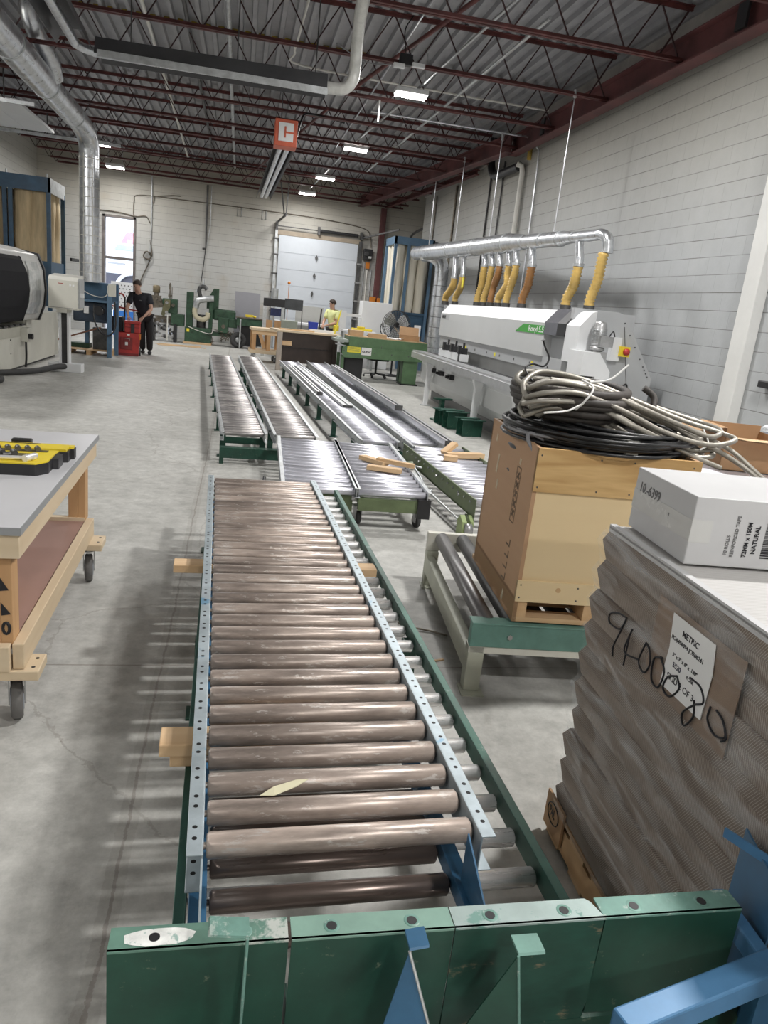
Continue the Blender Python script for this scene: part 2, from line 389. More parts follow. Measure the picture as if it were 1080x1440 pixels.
    bp = N(nt, 'ShaderNodeBump'); bp.inputs['Strength'].default_value = .12; bp.inputs['Distance'].default_value = .01; L(f.outputs['Fac'], bp.inputs['Height']); L(bp.outputs[0], b.inputs['Normal'])
    return m
def film(name, amt=.35, tint=(.9, .93, .95), scale=9.0):
    # stretch wrap: mostly clear with streaky gloss
    m, nt, b = _nt(name); L = nt.links.new
    tr = N(nt, 'ShaderNodeBsdfTransparent'); mix = N(nt, 'ShaderNodeMixShader')
    tc = N(nt, 'ShaderNodeTexCoord'); mp = N(nt, 'ShaderNodeMapping'); mp.inputs['Scale'].default_value = (1, .35, 1.6); L(tc.outputs['Object'], mp.inputs[0])
    nz = N(nt, 'ShaderNodeTexNoise'); nz.inputs['Scale'].default_value = scale; nz.inputs['Detail'].default_value = 7; nz.inputs['Distortion'].default_value = 1.5; L(mp.outputs[0], nz.inputs['Vector'])
    mr = N(nt, 'ShaderNodeMapRange'); mr.inputs['From Min'].default_value = .45; mr.inputs['From Max'].default_value = .75; mr.inputs['To Min'].default_value = .03; mr.inputs['To Max'].default_value = amt; L(nz.outputs['Fac'], mr.inputs['Value'])
    b.inputs['Base Color'].default_value = rgba(tint); b.inputs['Roughness'].default_value = .15
    bp = N(nt, 'ShaderNodeBump'); bp.inputs['Strength'].default_value = .8; bp.inputs['Distance'].default_value = .02; L(nz.outputs['Fac'], bp.inputs['Height']); L(bp.outputs[0], b.inputs['Normal'])
    L(mr.outputs[0], mix.inputs[0]); L(tr.outputs[0], mix.inputs[1]); L(b.outputs[0], mix.inputs[2])
    L(mix.outputs[0], nt.nodes['Material Output'].inputs[0])
    return m

M = {}
M['floor'] = concrete()
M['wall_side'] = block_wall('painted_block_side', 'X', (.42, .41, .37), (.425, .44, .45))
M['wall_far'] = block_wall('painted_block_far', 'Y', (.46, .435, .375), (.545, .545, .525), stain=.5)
M['deck'] = pm('galvanised_deck', (.33, .33, .345), .5, .2, .10, 3.0)
M['oxide'] = pm('red_oxide_steel', (.105, .030, .028), .55, .1, .3, 4.0, col2=(.19, .075, .06), thr=.66)
M['beam'] = pm('red_oxide_beam', (.125, .045, .045), .55, .1, .3, 1.5)
M['galv'] = pm('galvanised_duct', (.70, .72, .75), .3, .9, .12, 9.0)
M['galv_dull'] = pm('dull_galvanised', (.55, .57, .58), .42, .75, .15, 8.0)
M['alu'] = pm('aluminium', (.72, .73, .74), .35, .85, .06, 10.0)
M['chrome'] = pm('bright_steel', (.80, .79, .78), .28, .5, .12, 9.0, stretch=(.25, 3, 3), col2=(.50, .48, .45), thr=.66)
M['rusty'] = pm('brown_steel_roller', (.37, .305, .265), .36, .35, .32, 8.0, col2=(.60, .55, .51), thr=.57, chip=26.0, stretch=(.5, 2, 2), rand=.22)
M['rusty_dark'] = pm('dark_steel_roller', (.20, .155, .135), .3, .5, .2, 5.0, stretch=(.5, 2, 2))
M['roller_grey'] = pm('grey_steel_roller', (.56, .56, .62), .32, .6, .16, 6.0, stretch=(.3, 2, 2), rand=.16)
M['roller_far'] = pm('worn_steel_roller', (.36, .34, .335), .36, .6, .25, 5.0, col2=(.56, .52, .50), thr=.55, stretch=(.4, 2, 2), rand=.2)
M['rail_blue'] = pm('worn_blue_galvanised', (.40, .46, .49), .45, .55, .15, 7.0, col2=(.16, .32, .46), thr=.62, chip=5.0)
M['blue_paint'] = pm('blue_paint', (.035, .12, .225), .42, .1, .15, 6.0, col2=(.42, .47, .46), thr=.70)
M['blue_light'] = pm('light_blue_paint', (.072, .195, .36), .4, .1, .1, 6.0, col2=(.55, .56, .50), thr=.72, chip=14.0)
M['blue_machine'] = pm('blue_machine_paint', (.035, .085, .145), .45, .1, .18, 4.0)
M['blue_frame'] = pm('blue_frame_paint', (.095, .175, .27), .45, .1, .12, 4.0)
M['green_dark'] = pm('dark_green_paint', (.012, .058, .038), .42, .1, .22, 6.0, col2=(.10, .13, .09), thr=.62, chip=34.0)
M['green_worn'] = pm('worn_green_paint', (.12, .23, .18), .45, .15, .2, 6.0, col2=(.50, .53, .49), thr=.55, chip=8.0)
M['green_worn2'] = pm('scraped_green_paint', (.013, .058, .04), .45, .1, .3, 7.0, col2=(.24, .18, .11), thr=.56, chip=6.0, stretch=(.6, 1, 1.6))
M['green_teal'] = pm('teal_green_paint', (.14, .275, .23), .45, .1, .18, 8.0, col2=(.36, .44, .40), thr=.56, chip=18)
M['teal_beam'] = pm('teal_beam_paint', (.125, .255, .215), .45, .1, .14, 5.0, col2=(.33, .41, .37), thr=.68, chip=7)
M['green_rail'] = pm('green_rail_paint', (.045, .125, .095), .45, .2, .25, 5.0, col2=(.22, .28, .25), thr=.6)
M['green_olive'] = pm('olive_green_paint', (.13, .17, .085), .45, .1, .15, 6.0, col2=(.26, .30, .18), thr=.68)
M['green_machine'] = pm('machine_green_paint', (.105, .19, .095), .45, .1, .12, 4.0)
M['green_old'] = pm('old_machine_green', (.034, .078, .045), .5, .15, .35, 4.0, col2=(.022, .032, .024), thr=.6)
M['pine'] = wood('pine_lumber', (.66, .45, .25), (.52, .31, .15), 2.6, 'Y')
M['pine_x'] = wood('pine_lumber_across', (.70, .50, .30), (.56, .36, .19), 2.6, 'X')
M['pine_z'] = wood('pine_lumber_upright', (.58, .36, .18), (.46, .25, .11), 2.6, 'Z')
M['pine_pale'] = wood('pale_pine_lumber', (.70, .57, .40), (.60, .46, .30), 2.4, 'Y')
M['pine_pale_x'] = wood('pale_pine_across', (.70, .58, .42), (.60, .47, .31), 2.4, 'X')
M['ply_x'] = wood('grained_plywood', (.70, .48, .22), (.40, .22, .07), 4.5, 'X', bands=16)
M['ply_flat'] = wood('pale_plywood', (.80, .64, .39), (.74, .57, .33), 1.2, 'X', bands=6)
M['ply_side'] = wood('brown_plywood', (.50, .31, .18), (.41, .245, .135), 1.5, 'Y', bands=8)
M['hardboard'] = pm('brown_hardboard', (.33, .20, .165), .5, 0, .06, 2.0)
M['card'] = pm('cardboard', (.40, .245, .13), .8, 0, .08, 3.0)
M['card_pale'] = pm('pale_cardboard', (.52, .36, .21), .8, 0, .08, 3.0)
M['white_card'] = pm('white_box_card', (.53, .53, .535), .55, 0, .03, 3.0)
M['white'] = pm('white_enamel', (.74, .75, .76), .35, 0, .03, 2.0)
M['white_panel'] = pm('white_laminate', (.82, .83, .85), .4, 0, .03, 1.0)
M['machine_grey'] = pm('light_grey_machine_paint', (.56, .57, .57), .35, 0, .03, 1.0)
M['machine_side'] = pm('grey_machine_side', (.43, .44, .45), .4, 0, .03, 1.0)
M['cnc_cream'] = pm('cream_machine_paint', (.64, .63, .56), .4, 0, .06, 1.5)
M['cnc_grey'] = pm('grey_machine_hood', (.60, .60, .58), .35, 0, .05, 2.0)
M['laminate'] = pm('grey_laminate_top', (.62, .62, .64), .35, 0, .03, 2.0)
M['lam_edge'] = pm('grey_edge_band', (.30, .31, .32), .5, 0, .04, 2.0)
M['black'] = pm('black_plastic', (.018, .018, .02), .4, 0, .15, 6.0)
M['black_matte'] = pm('matte_black_hood', (.010, .010, .013), .8, 0, .15, 3.0, spec=.2)
M['rubber'] = pm('dark_rubber', (.045, .045, .045), .7, 0, .2, 8.0)
M['tyre'] = pm('grey_rubber_tyre', (.13, .125, .12), .7, 0, .15, 10.0)
M['caster_hub'] = pm('grey_caster_hub', (.36, .38, .42), .4, .2, .1, 9.0)
M['steel_dark'] = pm('dark_steel', (.10, .10, .10), .45, .6, .25, 6.0)
M['iron'] = pm('greasy_iron', (.17, .15, .12), .5, .6, .35, 7.0)
M['steel'] = pm('steel', (.42, .42, .42), .4, .8, .15, 7.0)
M['yellow'] = pm('yellow_plastic', (.78, .60, .03), .45, 0, .05, 6.0)
M['yellow_tag'] = pm('yellow_label', (.80, .70, .05), .6, 0, .03, 6.0)
M['hose'] = pm('amber_ribbed_hose', (.62, .42, .13), .3, 0, .12, 4.0)
M['hose_dark'] = pm('brown_ribbed_hose', (.33, .16, .055), .35, 0, .15, 4.0)
M['orange'] = pm('orange_paint', (.62, .20, .02), .5, 0, .08, 4.0)
M['red'] = pm('red_plastic', (.42, .035, .03), .45, 0, .12, 5.0)
M['red_dark'] = pm('dark_red_plastic', (.20, .02, .02), .5, 0, .12, 5.0)
M['red_heater'] = pm('red_heater_case', (.60, .13, .07), .5, 0, .1, 5.0)
M['bag_tan'] = pm('tan_filter_cloth', (.60, .47, .29), .9, 0, .15, 3.0, bump=.3, bscale=8, stretch=(3, 3, .4))
M['bag_white'] = pm('cream_filter_cloth', (.68, .64, .54), .9, 0, .08, 3.0, bump=.3, bscale=8, stretch=(3, 3, .4))
M['cable'] = pm('black_cable', (.014, .014, .015), .35, 0, .2, 12.0)
M['cable_grey'] = pm('grey_cable', (.22, .22, .23), .4, 0, .1, 12.0)
M['conduit'] = pm('armoured_conduit', (.33, .31, .27), .4, .4, .12, 14.0)
M['conduit_dark'] = pm('dark_sleeved_hose', (.05, .043, .038), .6, 0, .25, 14.0)
M['zip'] = pm('white_nylon', (.80, .80, .78), .4, 0, .02, 4.0)
M['navy'] = pm('dark_navy_cloth', (.018, .019, .024), .85, 0, .15, 8.0)
M['charcoal'] = pm('black_work_cloth', (.014, .014, .015), .85, 0, .15, 8.0)
M['lime_cloth'] = pm('pale_lime_cloth', (.70, .74, .36), .85, 0, .08, 8.0)
M['skin'] = pm('skin', (.50, .30, .22), .55, 0, .06, 10.0)
M['hair'] = pm('dark_brown_hair', (.035, .022, .016), .7, 0, .2, 30.0)
M['ink'] = pm('black_ink', (.012, .012, .016), .6, 0, .05, 5.0)
M['ink_blue'] = pm('blue_black_ink', (.02, .02, .05), .45, 0, .05, 5.0)
M['ink_grey'] = pm('grey_ink', (.16, .16, .16), .7, 0, .05, 5.0)
M['paper'] = pm('white_paper', (.80, .80, .79), .7, 0, .03, 4.0)
M['green_sign'] = pm('green_stripe', (.055, .33, .05), .45, 0, .04, 3.0)
M['dark_panel'] = pm('dark_brown_panel', (.040, .028, .023), .5, 0, .2, 3.0)
M['tint'] = pm('tinted_panel', (.12, .12, .135), .2, 0, .1, 3.0)
M['lens'] = emit('lamp_lens', (1, .97, .93), 28)
M['film'] = film('stretch_wrap', .34)
M['film_dense'] = film('bunched_wrap', .75, scale=14)
M['insul'] = pm('yellow_insulation', (.42, .30, .04), .8, 0, .3, 12.0)
M['pvc'] = pm('white_plastic_pipe', (.72, .71, .66), .4, 0, .05, 4.0)
# ------------------------------------------------------------------ room shell
XL, XR, YB, YF, ZT = -6.3, 5.4, -6.0, 26.0, 5.56
struct('floor', box(XL-.3, 7.4, YB, YF+.25, -.2, 0), M['floor'])
struct('ground', box(-40, 40, YF+.26, 70, -.22, -.02), pm('asphalt', (.20, .20, .21), .9, 0, .15, 2.0))
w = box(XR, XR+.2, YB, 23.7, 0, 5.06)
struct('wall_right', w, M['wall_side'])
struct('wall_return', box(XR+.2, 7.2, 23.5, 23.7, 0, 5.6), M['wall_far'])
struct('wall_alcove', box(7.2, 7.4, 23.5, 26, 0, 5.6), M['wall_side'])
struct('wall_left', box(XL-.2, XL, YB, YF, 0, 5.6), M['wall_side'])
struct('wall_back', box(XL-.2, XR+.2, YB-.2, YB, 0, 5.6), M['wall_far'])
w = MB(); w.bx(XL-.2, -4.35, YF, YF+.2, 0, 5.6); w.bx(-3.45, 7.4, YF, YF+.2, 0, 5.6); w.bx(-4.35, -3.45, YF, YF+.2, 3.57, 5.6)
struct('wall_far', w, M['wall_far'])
struct('trim_1', box(XR-.06, XR+.05, YB, 23.7, 5.07, 5.55), pm('pale_wall_plate', (.36, .34, .32), .7, 0, .15, 2.0))
struct('trim_2', box(7.2, 7.3, 23.5, 26, 5.0, 5.1), M['oxide'])
# corrugated roof deck, flutes running away from the camera
prof = []; x = XL-.3; k = 0
while x < 7.5:
    prof += [(x, ZT-.02), (x+.06, ZT-.02), (x+.075, ZT+.045), (x+.19, ZT+.045)]; x += .205
dk = MB(); vs = [(px, yy, pz) for yy in (YB-.2, YF+.2) for px, pz in prof]; n = len(prof)
dk.add(vs, [(i, n+i, n+i+1, i+1) for i in range(n-1)])
dk.bx(XL-.3, 7.5, YB-.2, YF+.2, ZT+.05, ZT+.2)
struct('ceiling', dk, M['deck'])

# doorway with transom window
fr = MB()
fr.bx(-4.40, -4.33, YF-.06, YF+.22, 0, 3.62); fr.bx(-3.47, -3.40, YF-.06, YF+.22, 0, 3.62); fr.bx(-4.40, -3.40, YF-.06, YF+.22, 3.55, 3.62)
fr.bx(-4.33, -3.47, YF+.03, YF+.12, 2.30, 2.38)
struct('door_1', fr, pm('weathered_door_frame', (.17, .15, .14), .6, 0, .2, 5.0))
gm, nt, b = _nt('window_glass'); tr = N(nt, 'ShaderNodeBsdfTransparent'); mx = N(nt, 'ShaderNodeMixShader'); mx.inputs[0].default_value = .07
b.inputs['Roughness'].default_value = .05; nt.links.new(tr.outputs[0], mx.inputs[1]); nt.links.new(b.outputs[0], mx.inputs[2]); nt.links.new(mx.outputs[0], nt.nodes['Material Output'].inputs[0])
struct('window_1', box(-4.33, -3.47, YF+.07, YF+.08, 2.38, 3.55), gm)

# sectional garage door
g = MB(); z = .01
for i in range(7):
    g.bx(1.12, 3.75, YF-.06, YF-.01, z, z+.508); g.bx(1.12, 3.75, YF-.045, YF-.01, z+.508, z+.52); z += .52
gd = struct('door_2', g, pm('garage_door_white', (.62, .66, .71), .45, 0, .04, 1.0))
for i, zz in enumerate((3.06, 2.48, 1.90)):
    MB().prism([(-.05, 0), (0, -.10), (.05, 0), (0, .10)], 'Y', -.075, -.05).build('diamond_window', M['steel_dark'], gd, loc=(-.05-.03*i, 0, zz-.01))
MB().bx(-1.33, -1.31, -.08, -.06, .3, .42).build('handle', M['steel_dark'], gd, loc=(1.31, 0, .3))
struct('trim_3', box(1.05, 3.82, YF-.05, YF, 3.66, 3.80), pm('brown_door_header', (.36, .30, .23), .6, 0, .1, 3.0))
t = thing('garage_door_track', 'steel vertical track with brackets at the right edge of the garage door', 'track', (3.83, YF-.1, 0))
box(-.05, .05, -.04, .06, 0, 3.75).build('channel', M['steel_dark'], t)
for zz in (.6, 1.2, 1.8, 2.4, 3.0): box(-.1, .09, -.05, .06, zz, zz+.05).build('bracket', M['steel'], t)
t2 = thing('garage_door_track', 'steel vertical track with brackets at the left edge of the garage door', 'track', (1.02, YF-.1, 0))
box(-.04, .04, -.04, .06, 0, 3.9).build('channel', M['galv_dull'], t2)
for zz in (.6, 1.2, 1.8, 2.4, 3.0, 3.5): box(-.09, .1, -.05, .06, zz, zz+.05).build('bracket', M['steel_dark'], t2)
t = thing('spring_shaft', 'dark torsion spring on a shaft above the garage door', 'door spring', (0, YF-.14, 3.92))
MB().cyl((1.0, 0, 0), (3.95, 0, 0), .016).build('shaft', M['steel_dark'], t)
p, rr = ribbed([(2.42, 0, 0), (3.72, 0, 0)], .05, .008, .05); MB().tube(p, rr, 10).build('spring', M['black'], t)
for xx in (1.02, 2.40, 3.83): box(xx-.04, xx+.04, -.05, .13, -.12, .12).build('bearing_plate', M['steel_dark'], t)
t = thing('door_opener', 'black electric door opener box beside the garage door', 'door opener', (4.12, YF-.02, 3.18))
box(-.17, .12, -.22, 0, 0, .36).build('motor_case', M['black'], t, bev=.02)
MB().cyl((-.09, -.22, .2), (-.09, -.32, .2), .07).build('motor', M['steel_dark'], t)
box(-.02, .09, -.24, -.21, .06, .13).build('label_plate', M['paper'], t)
box(-.05, .07, -.12, -.01, -.26, -.06).build('yellow_control_box', M['orange'], t)
tag(MB().beam((3.85, YF-.1, 3.86), (4.9, YF-1.1, 4.18), .05, .05).build('track_hanger', M['steel_dark']), 'steel angle reaching out from the garage door shaft to the right', 'hanger')
m = MB(); m.beam((1.05, YF-.1, 4.05), (1.25, YF-.9, 4.2), .05, .05); m.beam((1.2, YF-.8, 4.2), (1.0, YF-1.2, 5.2), .035, .035); m.beam((1.25, YF-.9, 4.2), (1.28, YF-1.2, 5.3), .035, .035)
tag(m.build('track_hanger', M['steel_dark']), 'bent steel hanger above the left corner of the garage door', 'hanger')
tag(box(4.40, 4.58, YF-.3, YF-.12, 0, 4.86).build('steel_column', M['beam'], bev=.01), 'reddish brown square steel column right of the garage door', 'column')
t = thing('column_guard', 'pair of orange guards on the foot of the brown column', 'guard', (4.49, YF-.32, 0))
box(-.23, -.02, -.1, .02, 1.72, 2.02).build('guard_pad', M['orange'], t, bev=.02); box(.02, .23, -.1, .02, 1.70, 2.0).build('guard_pad', M['orange'], t, bev=.02)
box(-.04, .04, -.05, .03, 0, 1.74).build('post', M['steel_dark'], t)

# conduits on the far wall
def run(name, pts, r, mat, label, cat='pipe', group=None):
    return tag(MB().tube(pts, r, 8).build(name, mat), label, cat, group)
run('conduit', bez([(-3.47, YF-.03, 3.62), (-3.46, YF-.03, 4.1), (-3.30, YF-.03, 4.30), (-2, YF-.03, 4.33), (1.1, YF-.03, 4.33), (2.6, YF-.03, 4.30), (3.9, YF-.03, 4.18), (4.15, YF-.03, 3.9), (4.2, YF-.03, 3.6)], 6), .014, M['iron'], 'long thin conduit crossing the far wall from doorway to garage door', 'conduit')
run('conduit', [(-1.22, YF-.04, 4.86), (-1.22, YF-.04, 2.95), (-1.32, YF-.04, 2.93)], .028, M['steel_dark'], 'black pipe dropping down the middle of the far wall', 'pipe')
run('cable', bez([(-1.22, YF-.03, 2.95), (-1.28, YF-.03, 2.3), (-1.36, YF-.1, 1.55)], 6), .012, M['cable'], 'black cable hanging under the pipe in the middle of the far wall', 'cable')
run('conduit', [(-1.10, YF-.03, 4.86), (-1.10, YF-.03, 3.6), (-1.2, YF-.03, 3.0)], .012, M['galv_dull'], 'thin grey conduit beside the black pipe on the far wall', 'conduit')
run('conduit', bez([(-2.93, YF-.03, 4.9), (-2.92, YF-.03, 3.6), (-2.95, YF-.03, 2.6), (-3.0, YF-.03, 2.35)], 6), .02, M['galv_dull'], 'grey conduit dropping right of the open doorway', 'conduit')
run('conduit', bez([(-4.6, YF-.03, 3.72), (-3.9, YF-.03, 3.72), (-3.4, YF-.03, 3.66), (-3.1, YF-.03, 3.70), (-2.96, YF-.03, 3.5)], 6), .016, M['iron'], 'sagging cable over the top of the doorway', 'cable')
run('conduit', [(-2.88, YF-.03, 4.1), (-2.84, YF-.03, 4.32), (-2.3, YF-.03, 4.42), (-2.05, YF-.03, 4.43)], .014, M['iron'], 'short bent conduit high on the wall right of the doorway', 'conduit')
pts = [(-3.02+.13*math.cos(a)*(1-.0*a), YF-.05-.004*i, 2.52+.13*math.sin(a)) for i, a in enumerate([k*.55 for k in range(24)])]
run('hanging_cable', bez([(-2.95, YF-.03, 3.0)]+pts[::3]+[(-2.98, YF-.05, 2.3), (-3.15, YF-.05, 1.9), (-3.3, YF-.05, 1.5)], 5), .018, M['iron'], 'tangled cable hanging in a loop right of the doorway', 'cable')
for k, xx in enumerate((-.26, .53)):
    fr = MB(); fr.tube([(xx, YF-.02, 4.05), (xx+.12, YF-.02, 4.05), (xx+.12, YF-.02, 4.35), (xx, YF-.02, 4.35)], .012, 6, closed=True)
    tag(fr.build('wall_bracket', M['galv_dull']), ('left' if k == 0 else 'right')+' one of two small rectangular brackets high on the far wall', 'bracket', 'brackets high on the far wall')
for k, (xx, zt, zb, mat, lab) in enumerate([(4.02, 3.1, .4, 'galv_dull', 'grey conduit just right of the garage door track'), (4.14, 2.9, .4, 'pvc', 'pale conduit left of the brown column'), (4.28, 2.9, .4, 'galv_dull', 'grey conduit beside the brown column')]):
    run('conduit', [(xx, YF-.04, zb), (xx, YF-.04, zt)], .02, M[mat], lab, 'conduit')
t = thing('garage_door_track', 'dark curved track and post of a second door behind the blue dust collector', 'track', (5.45, YF-.08, 0))
box(-.06, .06, -.05, .05, 0, 3.7).build('channel', M['steel_dark'], t); MB().tube(bez([(0, -.05, 3.7), (.02, -.15, 4.0), (.0, -.7, 4.15), (0, -2.0, 4.2)], 6), .04, 6).build('rail', M['steel_dark'], t)
box(5.3, 6.6, YF-.02, YF+.0, 1.55, 1.95).build('window_2', emit('lit_window', (.95, .93, 1.0), 1.6))
bpy.data.objects['window_2']['kind'] = 'structure'

# conduits and pipes on the right wall
run('downpipe', [(5.33, 15.12, 0), (5.33, 15.12, 4.55), (5.30, 15.12, 4.66), (5.2, 15.12, 4.68)], .055, M['pvc'], 'white plastic drain pipe running down the right wall', 'pipe')
run('drain_pipe', bez([(5.25, 17.0, 5.5), (5.25, 17.0, 5.0), (5.27, 16.8, 4.74), (5.28, 16.4, 4.68), (5.28, 15.2, 4.66)], 6), .09, M['black'], 'black bent drain pipe under the roof by the right wall', 'pipe')
run('downpipe', [(5.36, 14.93, 5.3), (5.36, 14.93, 4.75)], .045, pm('yellow_stained_pipe', (.45, .31, .06), .7, 0, .3, 9.0), 'short yellow stained pipe at the top of the right wall', 'pipe')
run('conduit', bez([(2.1, 14.4, 5.02), (4.6, 14.4, 5.02), (5.1, 14.45, 5.03), (5.3, 14.45, 4.9), (5.36, 14.4, 4.5), (5.36, 14.3, 1.9)], 6), .017, M['galv'], 'bright bent conduit running down the right wall behind the duct', 'conduit')
for yy, mat, r, lab in ((17.25, 'cable', .022, 'black cable drop on the right wall behind the hoses'), (16.4, 'steel_dark', .02, 'dark conduit drop on the right wall left of the white pipe'), (20.1, 'iron', .03, 'brownish pipe on the right wall near its far end'), (22.2, 'iron', .02, 'thin dark conduit at the far end of the right wall')):
    run('conduit', [(5.37, yy, .3), (5.37, yy, 4.95)], r, M[mat], lab, 'conduit')
tag(box(5.27, 5.40, 7.17, 7.42, 0, 5.0).build('downspout', pm('wall_white_paint', (.68, .68, .66), .5, 0, .04, 2.0), bev=.008), 'white boxed downspout on the near right wall', 'downspout')
tag(box(5.30, 5.40, 6.5, 6.87, 1.28, 1.35).build('wall_bracket', M['black'], bev=.01), 'small black bracket on the wall at the right edge', 'bracket')

# ------------------------------------------------------------------ roof steel
def ibeam(p0, p1, z0, z1, fl, mb):
    mb.beam((p0[0], p0[1], (z0+z1)/2), (p1[0], p1[1], (z0+z1)/2), .02, z1-z0)
    mb.beam((p0[0], p0[1], z0+.01), (p1[0], p1[1], z0+.01), fl, .02); mb.beam((p0[0], p0[1], z1-.01), (p1[0], p1[1], z1-.01), fl, .02)
    return mb
b1 = ibeam((5.12, YB), (5.12, 15.3), 4.84, 5.17, .2, MB()).build('roof_beam', M['beam'])
tag(b1, 'long dark red steel beam along the top of the near right wall', 'beam')
st = MB()
for yy in (8.05, 11.9): st.bx(-.10, -.02, -.03, .03, -.02, .27)
MB().bx(-.12, -.09, -.09, .09, .04, .30).build('stiffener', M['black'], b1, loc=(0, 8.05-4.65, .0))
MB().bx(-.12, -.09, -.07, .07, .04, .30).build('stiffener', M['black'], b1, loc=(0, 13.5-4.65, .0))
tag(ibeam((4.98, 15.0), (3.72, 26.0), 4.84, 5.15, .2, MB()).build('roof_beam', M['beam']), 'dark red beam slanting to the far wall above the garage door', 'beam')
tag(ibeam((5.25, 18.0), (4.6, 25.9), 4.9, 5.02, .12, MB()).build('roof_beam', M['oxide']), 'thin reddish beam between the slanting beam and the right wall', 'beam')
jx0, jx1 = XL+.02, 5.14
def make_joist():
    j = thing('bar_joist', '', 'joist', (0, 0, 4.90))
    for zz, nm in ((.025, 'bottom_chord'), (.62, 'top_chord')):
        c = MB()
        for s in (-1, 1):
            c.bx(jx0 if nm == 'top_chord' else jx0+.6, jx1 if nm == 'top_chord' else jx1+.0, s*.012, s*.055, zz-.005, zz+.003)
            c.bx(jx0 if nm == 'top_chord' else jx0+.6, jx1 if nm == 'top_chord' else jx1+.0, s*.009, s*.016, (zz if nm == 'bottom_chord' else zz-.045), (zz+.045 if nm == 'bottom_chord' else zz))
        c.build(nm, M['oxide'], j)
    w = MB(); x = jx0+.2; up = True
    while x < jx1-.3:
        w.beam((x, 0, .61 if up else .03), (x+.36, 0, .03 if up else .61), .016, .016); x += .36; up = not up
    w.beam((jx1-.35, 0, .03), (jx1-.03, 0, .61), .02, .02)
    w.build('web', pm('dark_joist_web', (.045, .018, .02), .55, .1, .2, 5.0), j)
    return j
ORD = ['first', 'second', 'third', 'fourth', 'fifth', 'sixth', 'seventh', 'eighth', 'ninth', 'tenth', 'eleventh', 'twelfth']
jy = [7.45, 9.33, 11.25, 13.2, 15.0, 16.85, 18.4, 20.15, 21.9, 23.5, 25.0, 25.85]
j0 = make_joist()
for i, yy in enumerate(jy):
    lab = ORD[i]+' dark red roof joist counted from the camera end' if i < 11 else 'last dark red roof joist, tight against the far wall'
    if i == 0: j0.location = (0, yy, 4.90); tag(j0, lab, None, 'bar joists under the roof')
    else: dup(j0, (0, yy, 4.90), None, lab, 'bar joists under the roof')
for i, (yy) in enumerate((-3.8, -1.9, 0, 1.85, 3.7, 5.6)):
    pass
run('roof_brace', [(2.72, 9.5, 5.4), (1.55, 13.3, 5.0), (1.1, 15.2, 5.4)], .03, M['oxide'], 'red angle brace slanting across the joists near the exhaust pipe', 'brace')
run('roof_brace', [(1.35, 14.6, 5.0), (-.2, 25.0, 4.95)], .025, M['oxide'], 'long reddish bridging bar running back over the red heater box', 'brace')
run('gas_pipe', [(-.97, 8.5, 5.44), (-.97, 11.8, 5.44)], .035, pm('yellow_gas_pipe', (.50, .40, .06), .5, 0, .1, 5.0), 'yellow gas pipe end under the roof above the long heater', 'pipe')
run('gas_pipe', [(-.98, 11.8, 5.44), (-1.0, 25, 5.44)], .03, M['steel_dark'], 'dark pipe continuing from the yellow gas pipe along the roof', 'pipe')
run('roof_conduit', [(-1.47, 9, 5.3), (-1.58, 16, 5.3), (-1.72, 24, 5.3)], .028, M['pvc'], 'pale conduit along the roof crossing over the long heater', 'conduit')
run('roof_conduit', [(-.36, 9, 5.35), (-.40, 25, 5.35)], .035, M['galv_dull'], 'grey pipe along the roof right of the yellow gas pipe', 'pipe')
run('roof_conduit', bez([(.66, 10, 5.3), (.62, 12.2, 5.3), (.62, 12.9, 5.3), (.8, 13.3, 5.25), (3.2, 13.3, 5.22), (5.0, 13.3, 5.22)], 5), .017, M['pvc'], 'thin white conduit bending sideways behind the bright ceiling lamp', 'conduit')
run('roof_conduit', [(2.15, 9, 5.40), (2.12, 20, 5.40)], .015, M['galv'], 'bright thin conduit along the roof deck above the lamp row', 'conduit')
run('roof_conduit', [(2.95, 8.5, 5.2), (2.5, 13, 5.0), (2.2, 17, 5.0), (1.9, 24.5, 4.98)], .02, M['galv_dull'], 'grey feed conduit linking the row of ceiling lamps', 'conduit')
run('roof_conduit', [(3.35, 9.3, 5.1), (2.95, 20, 4.96)], .022, M['galv_dull'], 'grey unistrut rail right of the ceiling lamp row', 'rail')
ins = MB()
for i in range(46):
    x = -4.2+i*.205*1.0
    if x > 1.9: break
    ins.box((x, 13.35, 5.60), (.09, .05, .05), eul(random.uniform(-.2, .2), random.uniform(-.2, .2), random.uniform(-.4, .4)))
tag(ins.build('insulation_tufts', M['insul']), 'yellow insulation tufts showing in the roof flutes behind the long heater', 'insulation', None, 'stuff')

# ------------------------------------------------------------------ ceiling lamps
def ceiling_lamp(x, y, z, f, label):
    t = thing('ceiling_lamp', label, 'ceiling lamp', (x, y, z), 0, 'glowing ceiling lamps' if label else None)
    box(-.26, .26, -.13, .13, .02, .10).build('housing', M['white'], t, bev=.02)
    box(-.24, .24, -.115, .115, 0, .02).build('lens', M['lens'], t)
    for s in (-.2, .2): MB().cyl((s, 0, .1), (s, 0, .64), .006, 6).build('hanger', M['galv_dull'], t)
    ld = bpy.data.lights.new('lamp_light', 'AREA'); ld.shape = 'RECTANGLE'; ld.size = .48; ld.size_y = .24; ld.energy = LAMP_W*f; ld.color = (1, .985, .965)
    lo = bpy.data.objects.new('lamp_light', ld); COL.objects.link(lo); lo.parent = t; lo.location = (0, 0, -.012)
    return t
for a in LAMPS: ceiling_lamp(*a)
for i, (x, y, z, f) in enumerate(HIDDEN_AND_FILL_LAMPS):
    ceiling_lamp(x, y, z, f, 'ceiling lamp outside the picture, '+['over the rollers nearest the lamp row', 'above the crate of cables', 'behind the photographer on the right', 'added fill behind the photographer in the middle', 'added fill behind the photographer on the far left', 'added fill above the filter cabinet on the left', 'added fill along the left wall level with the crate', 'added fill above the big cream machine'][i])

